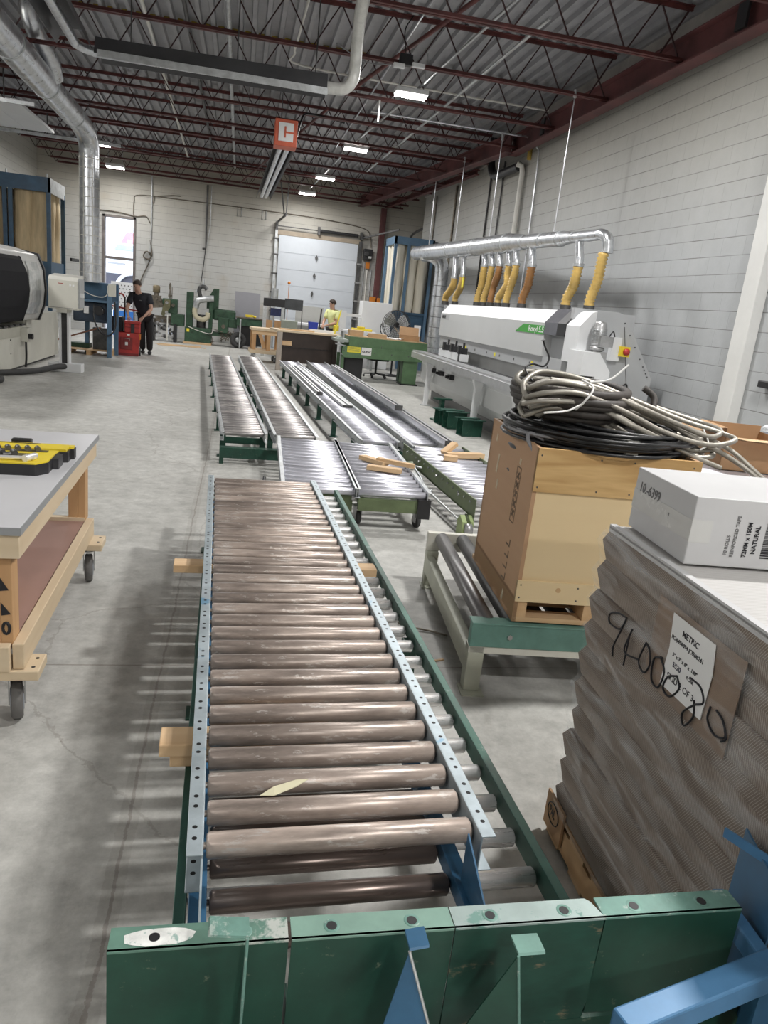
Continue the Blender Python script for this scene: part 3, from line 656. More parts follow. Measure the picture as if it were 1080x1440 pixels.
# ------------------------------------------------------------------ heaters and exhaust
h = thing('tube_heater', 'long grey radiant tube heater with U-bend hung below the joists', 'heater', (0, 0, 4.28))
def reflector(mb, a, b, wd):
    a, b = Vector(a), Vector(b); d = (b-a).normalized(); sd = d.cross(Vector((0, 0, 1))).normalized()
    for s0, z0, s1, z1 in ((-wd, 0, -wd*.62, .19), (-wd*.62, .19, wd*.62, .19), (wd*.62, .19, wd, 0)):
        q = [a+sd*s0+Vector((0, 0, z0)), b+sd*s0+Vector((0, 0, z0)), b+sd*s1+Vector((0, 0, z1)), a+sd*s1+Vector((0, 0, z1))]
        q += [p+Vector((0, 0, .012)) for p in q]
        mb.add(q, [(0, 1, 2, 3), (7, 6, 5, 4), (0, 4, 5, 1), (1, 5, 6, 2), (2, 6, 7, 3), (3, 7, 4, 0)])
    return mb
refl = pm('grey_reflector', (.085, .085, .09), .45, .4, .1, 3.0)
reflector(MB(), (-1.9, 10.85, 0), (.95, 10.75, 0), .22).build('reflector', refl, h)
reflector(MB(), (-2.12, 10.6, .02), (-2.0, 6.5, .02), .20).build('reflector', refl, h)
MB().tube(bez([(1.05, 10.75, .06), (-1.6, 10.85, .06), (-1.95, 10.82, .06), (-2.1, 10.6, .06), (-2.1, 10.2, .06), (-2.0, 6.6, .06)], 6), .055, 12).build('heater_tube', M['galv'], h)
box(-1.85, .95, 10.52, 10.535, -.06, .02).build('edge_strip', M['galv_dull'], h)
MB().tube(bez([(.9, 10.75, .08), (1.15, 10.7, .08), (1.26, 10.62, .16), (1.28, 10.55, .32), (1.24, 10.2, .50), (1.18, 9.6, .62), (1.10, 8.4, .72)], 8), .075, 14).build('exhaust_pipe', pm('white_exhaust_pipe', (.66, .66, .63), .4, .3, .12, 6.0), h)
for xx in (-1.5, -.2, .8): MB().cyl((xx, 10.8, .19), (xx, 10.8, 1.2), .008, 6).build('hanger', M['steel_dark'], h)
h = thing('tube_heater', 'radiant tube heater with square red end box over the back aisle', 'heater', (.63, 14.7, 4.28))
box(-.20, .20, -.2, .2, -.02, .42).build('burner_box', M['red_heater'], h, bev=.015)
box(-.13, .13, -.215, -.2, .06, .36).build('sticker', M['paper'], h)
for q in (((-.06, .02), (.02, .36)), ): pass
m = MB(); m.bx(.0, .13, -.222, -.214, .19, .22); m.bx(-.03, .0, -.222, -.214, .12, .3); m.build('sticker_print', M['red_heater'], h)
reflector(MB(), (0, .25, 0), (-.17, 8.0, 0), .2).build('reflector', refl, h)
MB().tube([(-.06, .2, .07), (-.22, 7.9, .07)], .05, 12).build('heater_tube', M['galv'], h)
MB().tube([(.08, .2, .07), (-.1, 7.9, .07)], .05, 12).build('heater_tube', M['galv'], h)
MB().tube(bez([(.2, 0, .2), (.26, 0, .45), (.35, .1, .62), (.7, .3, .66), (1.1, .5, .66)], 6), .018, 8).build('feed_hose', M['cable'], h)
for yy in (1, 4.5, 7.5): MB().cyl((-.05, yy, .19), (-.05, yy, 1.2), .008, 6).build('hanger', M['steel_dark'], h)
t = thing('floodlight', 'small unlit floodlight with cable clipped to a joist right of the exhaust pipe', 'lamp', (2.05, 11.2, 4.92))
box(-.09, .09, -.05, .05, -.02, .12).build('case', M['black'], t, bev=.01); box(-.18, -.02, -.1, -.04, -.08, -.02).build('head', M['white'], t, bev=.01); box(.08, .26, -.1, -.04, -.04, .02).build('head', M['white'], t, bev=.01)
MB().tube(bez([(0, 0, .1), (-.05, 0, .4), (.05, 0, .6)], 5), .008, 6).build('cord', M['cable'], t)
tag(MB().tube(bez([(1.05, 10.8, 4.9), (1.5, 11.2, 4.86), (1.95, 11.2, 4.9)], 5), .008, 6).build('cable', M['cable_grey']), 'thin cable looping from the exhaust pipe to the small floodlight', 'cable')
run('hanging_strap', [(2.05, 13.2, 4.93), (2.05, 13.2, 4.60)], .016, M['paper'], 'short white strip hanging below the brightest ceiling lamp', 'strip')

# overhead door of the left wall, raised flat under the joists
t = thing('raised_door_panel', 'white overhead door raised flat under the roof at upper left', 'door', (-5.25, 16.85, 4.50))
m = MB()
for k in range(4): m.bx(-1.0+k*.55, -1.0+k*.55+.542, -1.35, 1.35, 0, .05)
m.build('panel', M['white_panel'], t); MB().cyl((.3, -.6, -.01), (.3, -.6, .0), .03).build('lock', M['steel_dark'], t)
for s, yy in (('near', -1.46), ('far', 1.6)):
    box(-1.0, 2.5 if s == 'far' else 1.5, yy-.02, yy+.02, -.05, .01).build('track', M['galv_dull'], t)
    for xx in (-.4, 1.0): MB().cyl((xx, yy, 0), (xx, yy, .5), .012, 6).build('track_hanger', M['steel_dark'], t)
# ------------------------------------------------------------------ roller conveyors
def roller_mb(L, r):
    m = MB(); c = r*.18
    m.tube([(-L/2, 0, 0), (-L/2+c, 0, 0), (L/2-c, 0, 0), (L/2, 0, 0)], [r-c, r, r, r-c], 18)
    m.cyl((-L/2-.02, 0, 0), (L/2+.02, 0, 0), r*.28, 6)
    return m
def rail_mb(y0, y1, s, z0, z1, fl, t=.004, holes=0.0, hp=.0508):
    """C channel rail, flanges turned outward (s = -1 left, +1 right)"""
    m = MB()
    m.bx(-t/2, t/2, y0, y1, z0, z1); m.bx(0, s*fl, y0, y1, z1-t, z1); m.bx(0, s*fl, y0, y1, z0, z0+t)
    return m
def conveyor(name, label, loc, rz, W, L, ztop, r, pitch, rail_z, fl, mrail, mroll, first=.08, legs=(), legmat=None, group=None, skip=(), holes=False, y_over=0.0):
    """W outside width of the rails, local +Y is the running direction, rollers hang between the rails"""
    t = thing(name, label, 'roller conveyor', loc, rz, group)
    hw = W/2-fl; z0, z1 = rail_z
    for s in (-1, 1):
        rl = rail_mb(0, L, s, z0, z1, fl).build('side_rail', mrail, t, loc=(s*hw, 0, 0), bev=.0015)
        if holes:
            hm = MB(); y = .05
            while y < L-.03:
                hm.cyl((s*fl*.5, y, z1-.002), (s*fl*.5, y, z1+.0006), .0055, 10); hm.cyl((s*fl*.5, y+.034, z1-.002), (s*fl*.5, y+.034, z1+.0006), .0055, 10); y += .1016
            hm.build('bolt_holes', M['black'], rl)
    n = int((L-first-.03)/pitch)+1; src = None
    for i in range(n):
        if i in skip: continue
        p = (0, first+i*pitch, ztop-r)
        a = random.uniform(0, 6.28)
        if src is None: src = roller_mb(2*hw-.016, r).build('roller', mroll, t, loc=p, rot=(a, 0, 0))
        else: inst(src, t, p, (a, 0, 0))
    for y in legs:
        for s in (-1, 1):
            box(-.03, .03, -.022, .022, .008, z0+.01).build('leg', legmat, t, loc=(s*(hw+.0), y, 0), bev=.003)
            box(-.055, .055, -.05, .05, 0, .008).build('foot_plate', legmat, t, loc=(s*hw, y, 0))
        box(-hw, hw, y-.02, y+.02, z0-.07, z0-.005).build('cross_brace', legmat, t)
    return t
RZ = math.radians(1.6)
def punched(m):
    # pairs of bolt holes punched along the rail flange
    nt = m.node_tree; L = nt.links.new; b = nt.nodes['Principled BSDF']; src = b.inputs['Base Color'].links[0].from_socket
    tc = N(nt, 'ShaderNodeTexCoord'); sp = N(nt, 'ShaderNodeSeparateXYZ'); L(tc.outputs['Object'], sp.inputs[0])
    def mt(op, a, b_=None):
        n = N(nt, 'ShaderNodeMath', operation=op)
        for i, v in enumerate((a, b_)):
            if v is None: continue
            if isinstance(v, (int, float)): n.inputs[i].default_value = v
            else: L(v, n.inputs[i])
        return n.outputs[0]
    dx = mt('SUBTRACT', mt('ABSOLUTE', sp.outputs['X']), .017)
    ym = mt('MODULO', sp.outputs['Y'], .1016)
    dy = mt('MINIMUM', mt('ABSOLUTE', mt('SUBTRACT', ym, .05)), mt('ABSOLUTE', mt('SUBTRACT', ym, .084)))
    d = mt('SQRT', mt('ADD', mt('MULTIPLY', dx, dx), mt('MULTIPLY', dy, dy)))
    h = mt('LESS_THAN', d, .0055)
    mx = N(nt, 'ShaderNodeMix', data_type='RGBA'); L(h, mx.inputs['Factor']); L(src, mx.inputs['A']); mx.inputs['B'].default_value = (.01, .01, .01, 1); L(mx.outputs['Result'], b.inputs['Base Color'])
    return m
M['rail_holes'] = punched(pm('worn_blue_galvanised_punched', (.40, .46, .49), .45, .5, .15, 7.0, col2=(.16, .32, .46), thr=.62, chip=5.0))
# lower green frame with bright rollers, carrying the upper ones
lc = conveyor('roller_conveyor', 'low green roller conveyor with bright steel rollers underneath the brown-rollered one', (.386, .42, 0), math.radians(1.15), .89, 4.60, .362, .024, .1405, (.325, .385), .024, M['green_rail'], M['chrome'], first=.125, skip=(5,), legs=(.30, 2.3, 4.3), legmat=M['green_dark'])
box(-.30, .06, .60, .80, .16, .17).build('stand_plate', M['steel_dark'], lc); box(.02, .055, .55, .80, .05, .325).build('stand_rail', M['green_dark'], lc)  # dark stand plate, added to cover bright floor under the rollers
# upper conveyor with brown rollers resting on lumber
uc = conveyor('roller_conveyor', 'nearest conveyor with rusty brown rollers in a worn blue galvanised frame', (.279, 1.275, 0), RZ, .665, 3.27, .555, .0275, .1016, (.466, .558), .032, M['rail_holes'], M['rusty'], first=.062)
# short blue frame under its near end
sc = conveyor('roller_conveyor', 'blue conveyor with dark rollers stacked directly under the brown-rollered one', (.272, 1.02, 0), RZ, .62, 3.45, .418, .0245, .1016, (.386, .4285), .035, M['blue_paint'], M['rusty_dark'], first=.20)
m = MB(); m.add([(.285, .27, .43), (.285, .02, .43), (.285, .27, .466+.09), (.289, .27, .43), (.289, .02, .43), (.289, .27, .556)], [(0, 1, 2), (3, 5, 4), (0, 3, 4, 1), (1, 4, 5, 2), (2, 5, 3, 0)])
m.build('gusset_plate', M['blue_paint'], sc)
m = MB(); m.add([(-.289, .27, .43), (-.289, .02, .43), (-.289, .27, .556), (-.285, .27, .43), (-.285, .02, .43), (-.285, .27, .556)], [(0, 1, 2), (3, 5, 4), (0, 3, 4, 1), (1, 4, 5, 2), (2, 5, 3, 0)])
m.build('gusset_plate', M['rail_blue'], sc)
tag(roller_mb(.30, .024).build('loose_roller', M['chrome'], loc=(.63, 1.215, .345), rz=math.radians(2)), 'bright loose roller lying by the blue conveyor corner in front', 'roller')
def lumber(x0, x1, y0, y1, z0, z1, label, rz=0, mat='pine_x', name='lumber_block', group=None):
    cx, cy = (x0+x1)/2, (y0+y1)/2
    return tag(box(-(x1-x0)/2, (x1-x0)/2, -(y1-y0)/2, (y1-y0)/2, 0, z1-z0).build(name, M[mat], loc=(cx, cy, z0), rz=rz, bev=.003), label, 'wood block', group)
lumber(-.158, .30, 1.795, 1.885, .4285, .466, 'upper lumber crosspiece with split end nearest the front, under the brown conveyor', RZ)
lumber(-.13, -.062, 1.805, 1.885, .387, .4265, 'short lumber offcut beneath the splintered crosspiece at the left', RZ)
lumber(-.238, .69, 3.185, 3.275, .4285, .466, 'lumber crosspiece sticking out both sides halfway along the brown conveyor', RZ)
tag(MB().add([(-.10, 0, 0), (-.07, -.018, .004), (-.01, -.006, .003), (.03, .012, .001), (.0, .018, .003), (-.06, .012, .005)], [(0, 1, 2, 3, 4, 5)]).add([(-.10, 0, -.001), (-.07, -.018, .003), (-.01, -.006, .002), (.03, .012, .0), (.0, .018, .002), (-.06, .012, .004)], [(5, 4, 3, 2, 1, 0)]).build('masking_tape_scrap', pm('torn_tape', (.62, .58, .40), .7, 0, .05, 5.0), loc=(.19, 1.483, .5565), rz=.35), 'torn scrap of pale tape stuck on a brown roller', 'tape scrap')

# ---- far pair on green stands
def leglist(a, b, s): return [a+i*s for i in range(int((b-a)/s)+1)]
conveyor('roller_conveyor', 'leftmost long low conveyor with worn rollers running to the far end', (.10, 7.50, 0), math.radians(3.0), .47, 9.7, .30, .024, .150, (.21, .305), .03, M['galv_dull'], M['roller_far'], legs=leglist(.25, 9.5, 1.5), legmat=M['green_dark'], group='long low conveyors in the aisle')
conveyor('roller_conveyor', 'second long low conveyor from the left, beside the leftmost one', (.628, 7.52, 0), math.radians(2.4), .47, 9.9, .30, .024, .150, (.21, .305), .03, M['galv_dull'], M['roller_far'], legs=leglist(.7, 9.5, 1.5), legmat=M['green_dark'], group='long low conveyors in the aisle')
conveyor('roller_conveyor', 'third long low conveyor, carrying two aluminium extrusions', (1.52, 7.55, 0), math.radians(2.4), .44, 9.5, .30, .022, .125, (.215, .31), .03, M['galv_dull'], M['roller_grey'], legs=leglist(.5, 9.2, 1.35), legmat=M['green_dark'], group='long low conveyors in the aisle')
conveyor('roller_conveyor', 'rightmost long low conveyor, with a steel channel along its right side', (2.06, 7.40, 0), math.radians(1.5), .46, 10.3, .27, .022, .125, (.16, .31), .03, M['galv_dull'], M['roller_grey'], legs=leglist(.6, 10, 1.6), legmat=M['green_dark'], group='long low conveyors in the aisle', first=.5)
for i, (x, y, a, L) in enumerate([(.12, 7.42, 3, .80), (.40, 10.2, 3, .55), (.24, 12.6, 3, .55), (.08, 15.2, 3, .55)]):
    t = thing('conveyor_stand', ORD[i]+' dark green cross stand from the front under the two left conveyors', 'stand', (x, y, 0), math.radians(a), 'green cross stands')
    w = L
    mm = MB(); mm.bx(-.25, w-.25, -.05, .05, .16, .165); mm.bx(-.25, w-.25, -.054, -.05, .06, .165); mm.build('channel', M['green_dark'], t)
    for s in (-.24, w-.26): box(s-.02, s+.02, -.05, .03, 0, .16).build('leg', M['green_dark'], t)
def extrusion(label, x0, y0, x1, y1, z, w, h, group=None):
    d = Vector((x1-x0, y1-y0, 0)); L = d.length; a = math.atan2(-d.x, d.y)
    t = thing('aluminium_extrusion', label, 'metal profile', (x0, y0, z), a, group)
    m = MB(); tt = .004
    m.bx(-w/2, w/2, 0, L, 0, tt); m.bx(-w/2, -w/2+tt, 0, L, 0, h); m.bx(w/2-tt, w/2, 0, L, 0, h); m.bx(-w/2, -w*.15, 0, L, h-tt, h); m.bx(w*.15, w/2, 0, L, h-tt, h); m.bx(-w*.15, w*.15, 0, L, h*.45, h*.45+tt)
    m.build('profile', M['alu'], t)
    box(-w/2, w/2, -.003, 0, 0, h).build('end_cap', M['steel_dark'], t)
    return t
extrusion('double aluminium extrusion lying on the third conveyor, left one', 1.24, 11.2, 1.05, 15.6, .302, .09, .05, 'aluminium profiles on the conveyors')
extrusion('flat aluminium extrusion lying on the third conveyor, right one', 1.50, 10.0, 1.22, 15.8, .302, .14, .035, 'aluminium profiles on the conveyors')
extrusion('long steel guide channel along the right edge of the rightmost conveyor', 2.26, 7.5, 2.12, 13.4, .312, .10, .06, 'aluminium profiles on the conveyors')
extrusion('second guide channel lying on the rightmost conveyor further back', 2.13, 9.6, 1.94, 15.4, .373, .11, .07, 'aluminium profiles on the conveyors')

# ---- three wider sections in the middle distance
conveyor('roller_conveyor', 'wide conveyor section with lavender grey rollers, left of the wheeled one', (.655, 5.30, 0), math.radians(-1.8), .60, 2.0, .32, .030, .1345, (.26, .335), .03, M['galv_dull'], M['roller_grey'], first=.08, group='wide conveyor sections')

t7 = [o for o in bpy.data.objects if o.get('label', '').startswith('wide conveyor section with lavender')][0]
for y in (.15, 1.8):
    box(-.25, .25, y-.03, y+.03, .17, .255).build('cross_brace', M['green_olive'], t7)
    for s in (-.24, .24): box(s-.02, s+.02, y-.02, y+.02, 0, .2).build('leg', M['green_olive'], t7)
for k, (yy, zz) in enumerate(((.35, .24), (.62, .15))):
    MB().tube(bez([(-.29, yy, zz), (-.36, yy, zz-.02), (-.42, yy-.02, zz+.0), (-.42, yy+.1, zz+.03)], 4), .012, 8).build('lock_handle', M['black'], t7)
e2 = conveyor('roller_conveyor', 'wide grey conveyor section on casters with lumber scraps on top', (1.21, 5.30, 0), math.radians(-2.2), .60, 2.05, .32, .030, .1345, (.255, .335), .03, M['galv_dull'], M['roller_grey'], first=.06, group='wide conveyor sections')
box(-.26, .24, .02, .07, .155, .252).build('end_beam', M['green_olive'], e2); box(-.26, .24, 1.9, 1.95, .155, .252).build('end_beam', M['green_olive'], e2)
for s in (-.24, .22): box(s-.025, s+.025, .05, 1.92, .20, .252).build('side_beam', M['green_olive'], e2)
box(.20, .30, .0, .06, .12, .27).build('end_bracket', M['black'], e2)
def caster(parent, x, y, r=.05, w=.03, top=.16, yaw=0, rub='rubber', hub='steel_dark'):
    c = MB()
    c.bx(-.04, .04, -.04, .04, top-.012, top); c.cyl((0, 0, top-.03), (0, 0, top-.01), .026)
    for s in (-1, 1): c.prism([(-.03, r-.01), (.015, r-.01), (.03, top-.02), (-.03, top-.02)], 'X', s*(w/2+.004), s*(w/2+.009))
    f = c.build('caster', M['steel'], parent, loc=(x, y, 0), rz=yaw)
    wm = MB(); R = eul(0, PI/2, 0)
    wm.lathe([(.0, -w/2), (r*.86, -w/2), (r, -w/2+.006), (r, w/2-.006), (r*.86, w/2), (0, w/2)], (0, 0, r), 20, M=R)
    wh = wm.build('wheel', M[rub], f)
    MB().lathe([(0, -w/2-.004), (r*.55, -w/2-.003), (r*.6, -w/2+.002), (r*.6, w/2-.002), (r*.55, w/2+.003), (0, w/2+.004)], (0, 0, r), 16, M=R).build('wheel_hub', M[hub], f)
    return f
for x, y in ((.24, .18), (-.24, .18), (.24, 1.85), (-.24, 1.85)): caster(e2, x, y, .055, .035, .155, .3)
e3 = conveyor('roller_conveyor', 'wide conveyor in a deep olive green frame partly hidden by the plywood crate', (2.20, 5.30, 0), math.radians(2.2), .68, 2.30, .285, .030, .150, (.15, .30), .012, M['green_olive'], M['roller_grey'], first=.12, group='wide conveyor sections')
for y in (.1, 2.1):
    for s in (-.33, .33): box(s-.03, s+.03, y-.03, y+.03, 0, .15).build('leg', M['green_olive'], e3)
fb = MB(); fb.prism([(-.07, 0), (.07, 0), (.07, .12), (.02, .17), (-.05, .13)], 'X', -.44, -.40); fb.prism([(-.07, 0), (.07, 0), (.07, .12), (.02, .17), (-.05, .13)], 'X', -.37, -.345); fb.bx(-.44, -.345, -.02, .07, 0, .02)
fb.build('pulley_bracket', pm('light_olive_paint', (.27, .34, .15), .45, .1, .12, 6.0), e3)
MB().lathe([(0, -.03), (.05, -.03), (.05, .03), (0, .03)], (-.39, -.05, .07), 16, M=eul(0, PI/2, 0)).build('pulley', M['steel'], e3)
MB().cyl((-.40, .05, .09), (-.42, 2.2, .12), .012, 8).build('tie_rod', M['alu'], e3)
MB().tube(bez([(-.36, 1.45, .22), (-.44, 1.43, .23), (-.45, 1.2, .20), (-.44, 1.0, .13), (-.40, 1.0, .10), (-.37, 1.02, .11)], 4), .011, 8).build('handle', M['galv_dull'], e3)
MB().tube([(-.37, 1.75, .16), (-.44, 1.75, .16)], [.06, .05], 14).build('knob', M['green_olive'], e3)
for y in (.35, 1.0, 1.6, 2.05): MB().cyl((-.36, y, .25), (-.352, y, .25), .012, 8).build('bolt', M['steel'], e3)

# lumber scraps on the wide sections
for i, (x, y, z, L, w, h, a, lab) in enumerate([
    (1.235, 6.36, .322, .30, .085, .038, -.95, 'leftmost lumber scrap of the loose cluster on the caster conveyor'),
    (1.40, 6.20, .345, .36, .05, .038, -.62, 'long narrow lumber scrap lying across the cluster on the caster conveyor'),
    (1.27, 6.02, .322, .30, .08, .038, -.35, 'front lumber scrap of the cluster on the caster conveyor'),
    (2.30, 7.05, .287, .42, .09, .05, .18, 'long two by four lying on the olive green conveyor'),
    (2.10, 6.86, .287, .14, .09, .05, -.3, 'short lumber offcut in front of the two by four on the olive conveyor')]):
    tag(box(-L/2, L/2, -w/2, w/2, 0, h).build('lumber_scrap', M['pine_x'], loc=(x, y, z), rz=a, bev=.003), lab, 'wood scrap', 'lumber scraps on the conveyors')
tag(box(-.09, .09, -.04, .04, 0, .04).build('lumber_scrap', M['pine_x'], loc=(2.16, 7.12, .345), rot=(0, -.55, .5), bev=.003), 'lumber offcut propped up at an angle on the olive conveyor', 'wood scrap', 'lumber scraps on the conveyors')

# ------------------------------------------------------------------ green stand brackets in the foreground
def bracket(label, x0, x1, mf, mp, cut=None, y=.921, zt=.69, zb=.37, rzz=0):
    t = thing('stand_bracket', label, 'steel bracket', ((x0+x1)/2, y, zb), rzz, 'green stand brackets in the foreground')
    h = zt-zb; w = (x1-x0)/2; c = .035
    pts = [(-w, 0), (w, 0), (w, h), (-w, h)]
    if cut == 'right': pts = [(-w, 0), (w*.80, 0), (w-.002, h*.42), (w, h), (-w, h)]
    MB().prism(pts, 'Y', 0, .004).build('face_plate', mp, t)
    fl = [(-w, -.001), (w, -.001), (w, .044), (-w, .044)]
    if cut == 'right': fl = [(-w, -.001), (w, -.001), (w-.012, .036), (w-.02, .044), (-w+.0, .044)]
    f = MB().prism(fl, 'Z', h-.004, h).build('top_flange', mf, t, bev=.001)
    for s in (-.52, .50):
        MB().tube([(s*w*.98, .021, h-.003), (s*w*.98, .021, h+.0008)], .0085, 14).build('bolt_hole', M['black'], f)
        MB().lathe([(.0085, h+.0003), (.0125, h+.0006), (.0135, h+.0002)], (s*w*.98, .021, 0), 14).build('worn_ring', M['green_teal'], f)
    for s in (-1, 1): box(s*(w-.003)-.0015, s*(w-.003)+.0015, .004, .05, 0, h*.55 if cut != 'right' else h*.4).build('side_lip', mp, t)
    return t
bracket('leftmost green stand bracket in front, with white overspray on its flange', -.148, .122, M['green_worn'], M['green_dark'])
bracket('second green stand bracket from the left in front, behind the blue triangle', .127, .393, pm('pale_worn_green', (.20, .33, .27), .45, .15, .12, 6.0, col2=(.52, .53, .42), thr=.62, chip=10), M['green_dark'])
bracket('third green stand bracket in front, scraped tan and cut at one corner', .395, .664, pm('grey_green_scraped', (.33, .41, .39), .45, .2, .1, 8.0, col2=(.15, .28, .24), thr=.54, chip=14), M['green_worn2'], 'right', zb=.37)
bracket('rightmost green stand bracket in front, the cleanest of the row', .662, .930, M['green_teal'], M['green_dark'], zb=.48)
m = MB()
m.lathe([(.011, .0005), (.03, .0009), (.035, .0)], (0, 0, 0), 20)
ob = [o for o in bpy.data.objects if o.get('label', '').startswith('leftmost green stand')][0]
mm = MB(); pts = [(random.uniform(.9, 1.1)*.055*math.cos(a)*1.0, random.uniform(.85, 1.1)*.018*math.sin(a)) for a in [k*.4 for k in range(16)]]
mm.prism([(p[0]-.062, p[1]+.021) for p in pts], 'Z', .3202, .3206); mm.build('overspray_patch', pm('white_overspray', (.72, .73, .70), .6, 0, .15, 30.0, col2=(.30, .42, .38), thr=.56, chip=40), ob)
tag(box(-.25, .25, -.03, .03, 0, .10).build('support_channel', M['green_dark'], loc=(.80, .95, .37)), 'dark green channel lying under the rightmost stand bracket', 'steel channel')
# angled pieces in front of the row
def wedge(label, tip, h, run, lipdir, mat, medge, name='gusset_bracket'):
    t = thing(name, label, 'steel bracket', tip, 0)
    P = [(0, 0), (.0, 0)]
    return t
def gusset(label, pts, lip, mat, edge, bare='alu'):
    """thin triangular plate given by 3D corners (a top, b front-bottom, c rear-bottom) with a bent lip"""
    a, b, c = [Vector(p) for p in pts]; n = (b-a).cross(c-a).normalized()*.003
    t = thing('gusset_bracket', label, 'steel bracket', tuple(c), 0)
    v = [p-c for p in (a, b, c)]
    MB().add(v+[p+n for p in v], [(0, 1, 2), (5, 4, 3), (0, 3, 4, 1), (1, 4, 5, 2), (2, 5, 3, 0)]).build('plate', mat, t)
    l = Vector(lip); q = [v[0], v[0]+l, v[0]+l+Vector((0, .035, 0)), v[0]+Vector((0, .035, 0))]
    MB().add(q+[p+n*1.0+Vector((0, 0, .003)) for p in q], [(0, 1, 2, 3), (7, 6, 5, 4), (0, 4, 5, 1), (1, 5, 6, 2), (2, 6, 7, 3), (3, 7, 4, 0)]).build('bent_lip', edge, t)
    m = MB(); e = v[1]-v[0]; m.tube([v[0], v[1]], .0025, 6); m.build('bare_edge', M[bare], t)
    return t
gusset('blue triangular gusset with a bright bare edge in the foreground', [(.297, .85, .726), (.395, .80, .42), (.235, .84, .42)], (.03, .0, .004), M['blue_paint'], M['blue_paint'])
gusset('green angled gusset standing before the scraped bracket', [(.476, .85, .70), (.515, .83, .42), (.40, .86, .53)], (.045, .0, .0), M['green_dark'], M['green_teal'], 'green_teal')
gusset('green angle bracket leaning on the leftmost stand bracket', [(.056, .885, .735), (.052, .87, .42), (.035, .915, .42)], (-.058, .005, .002), M['green_dark'], M['green_teal'], 'green_teal')
t = thing('tube_stand', 'light blue welded tube stand at the lower right corner', 'steel stand', (.93, .85, .37))
MB().beam((-.30, -.07, .245), (.04, .01, .25), .045, .045).build('front_tube', M['blue_light'], t, bev=.004)
MB().beam((.022, .02, .25), (.032, .17, .25), .028, .04).build('side_tube', M['blue_light'], t, bev=.004)
MB().box((.075, .13, .22), (.004, .17, .30), eul(0, 0, -.30)).build('side_plate', M['blue_paint'], t)
MB().beam((.045, .205, .37), (.108, .05, .375), .004, .02).build('top_lip', M['blue_light'], t)
for y in (0.0, .16): box(.015, .05, y, y+.03, -.37, .23).build('leg', M['blue_paint'], t)
# ------------------------------------------------------------------ heavy roller frame and plywood crate
fz = math.radians(-5.5)
t = thing('heavy_roller_bed', 'heavy low frame with thick steel rollers and a teal end beam under the crate', 'roller conveyor', (1.09, 2.93, 0), fz)
bm_ = MB(); bm_.bx(0, 1.0, -.045, .0, .23, .345); bm_.bx(0, 1.0, -.05, .03, .34, .348)
bm_.build('end_beam', M['teal_beam'], t, bev=.003)
box(.0, 1.0, -.04, .02, .195, .23).build('end_rail', M['cnc_cream'], t, bev=.003)
bm_ = MB(); bm_.bx(0, 1.0, 1.30, 1.345, .23, .345); bm_.build('end_beam', M['cnc_cream'], t, bev=.003)
cream = pm('chipped_cream_paint', (.44, .45, .37), .5, .05, .1, 5.0, col2=(.08, .07, .06), thr=.68, chip=9)
for x in (.0, .93):
    for y in (-.04, 1.27):
        box(x, x+.075, y, y+.07, .006, .23).build('leg', cream, t, bev=.004); box(x-.015, x+.09, y-.045, y+.07, 0, .006).build('foot_plate', cream, t)
    box(x+.0, x+.05, .02, 1.28, .09, .20).build('side_beam', cream, t, bev=.003)
MB().cyl((.18, -.052, .285), (.18, -.045, .285), .012, 6).build('bolt', M['steel'], t)
rsrc = None
for i in range(7):
    x = .085+i*.133
    c = MB(); c.tube([(0, .01, 0), (0, .02, 0), (0, 1.28, 0), (0, 1.29, 0)], [.030, .043, .043, .03], 22)
    mt = pm('worn_thick_roller', (.20, .195, .195), .38, .7, .2, 3.0, col2=(.28, .20, .15), thr=.7, stretch=(2, .5, 2)) if i == 0 else M['steel_dark']
    c.build('thick_roller', mt, t, loc=(x, 0, .312))
CR = (1.268, 2.89, .356); cz = math.radians(-5.5)
t = thing('plywood_crate', 'open plywood crate heaped with black cable coils', 'crate', CR, cz)
W, D, H = .735, .83, .80
M['ply_front'] = M['ply_flat']
box(0, .018, 0, D, .0, H).build('side_panel', M['ply_side'], t); box(W-.018, W, 0, D, .0, H).build('side_panel', M['ply_side'], t)
box(.018, W-.018, .004, .016, .10, H-.19).build('front_panel', M['ply_flat'], t)
box(0, W, D-.018, D, .1, H).build('back_panel', M['ply_side'], t)
f = box(0, W, -.008, .016, H-.19, H).build('top_band', M['ply_x'], t)
f2 = box(0, W, -.008, .016, .10, .20).build('bottom_band', M['ply_flat'], t)
for f_, zz in ((f, (H-.17, H-.03)), (f2, (.12, .18))):
    m = MB()
    for xx in (.015, .28, .43, .70):
        for z in zz: m.cyl((xx, -.0095, z), (xx, -.007, z), .004, 8)
    m.build('screw_heads', M['steel_dark'], f_)
MB().cyl((.19, -.0095, .165), (.19, -.007, .165), .012, 12).build('knot', M['pine'], f2)
for x in (0, W/2-.04, W-.075): box(x, x+.06, .0, D, .022, .10).build('skid_runner', M['pine'], t)
m = MB()
for k in range(5): m.bx(0, W, k*.195, k*.195+.09, 0, .022)
m.build('deck_boards', M['pine_x'], t)
box(0, W, .0, D, .10, .116).build('floor_panel', M['ply_side'], t)
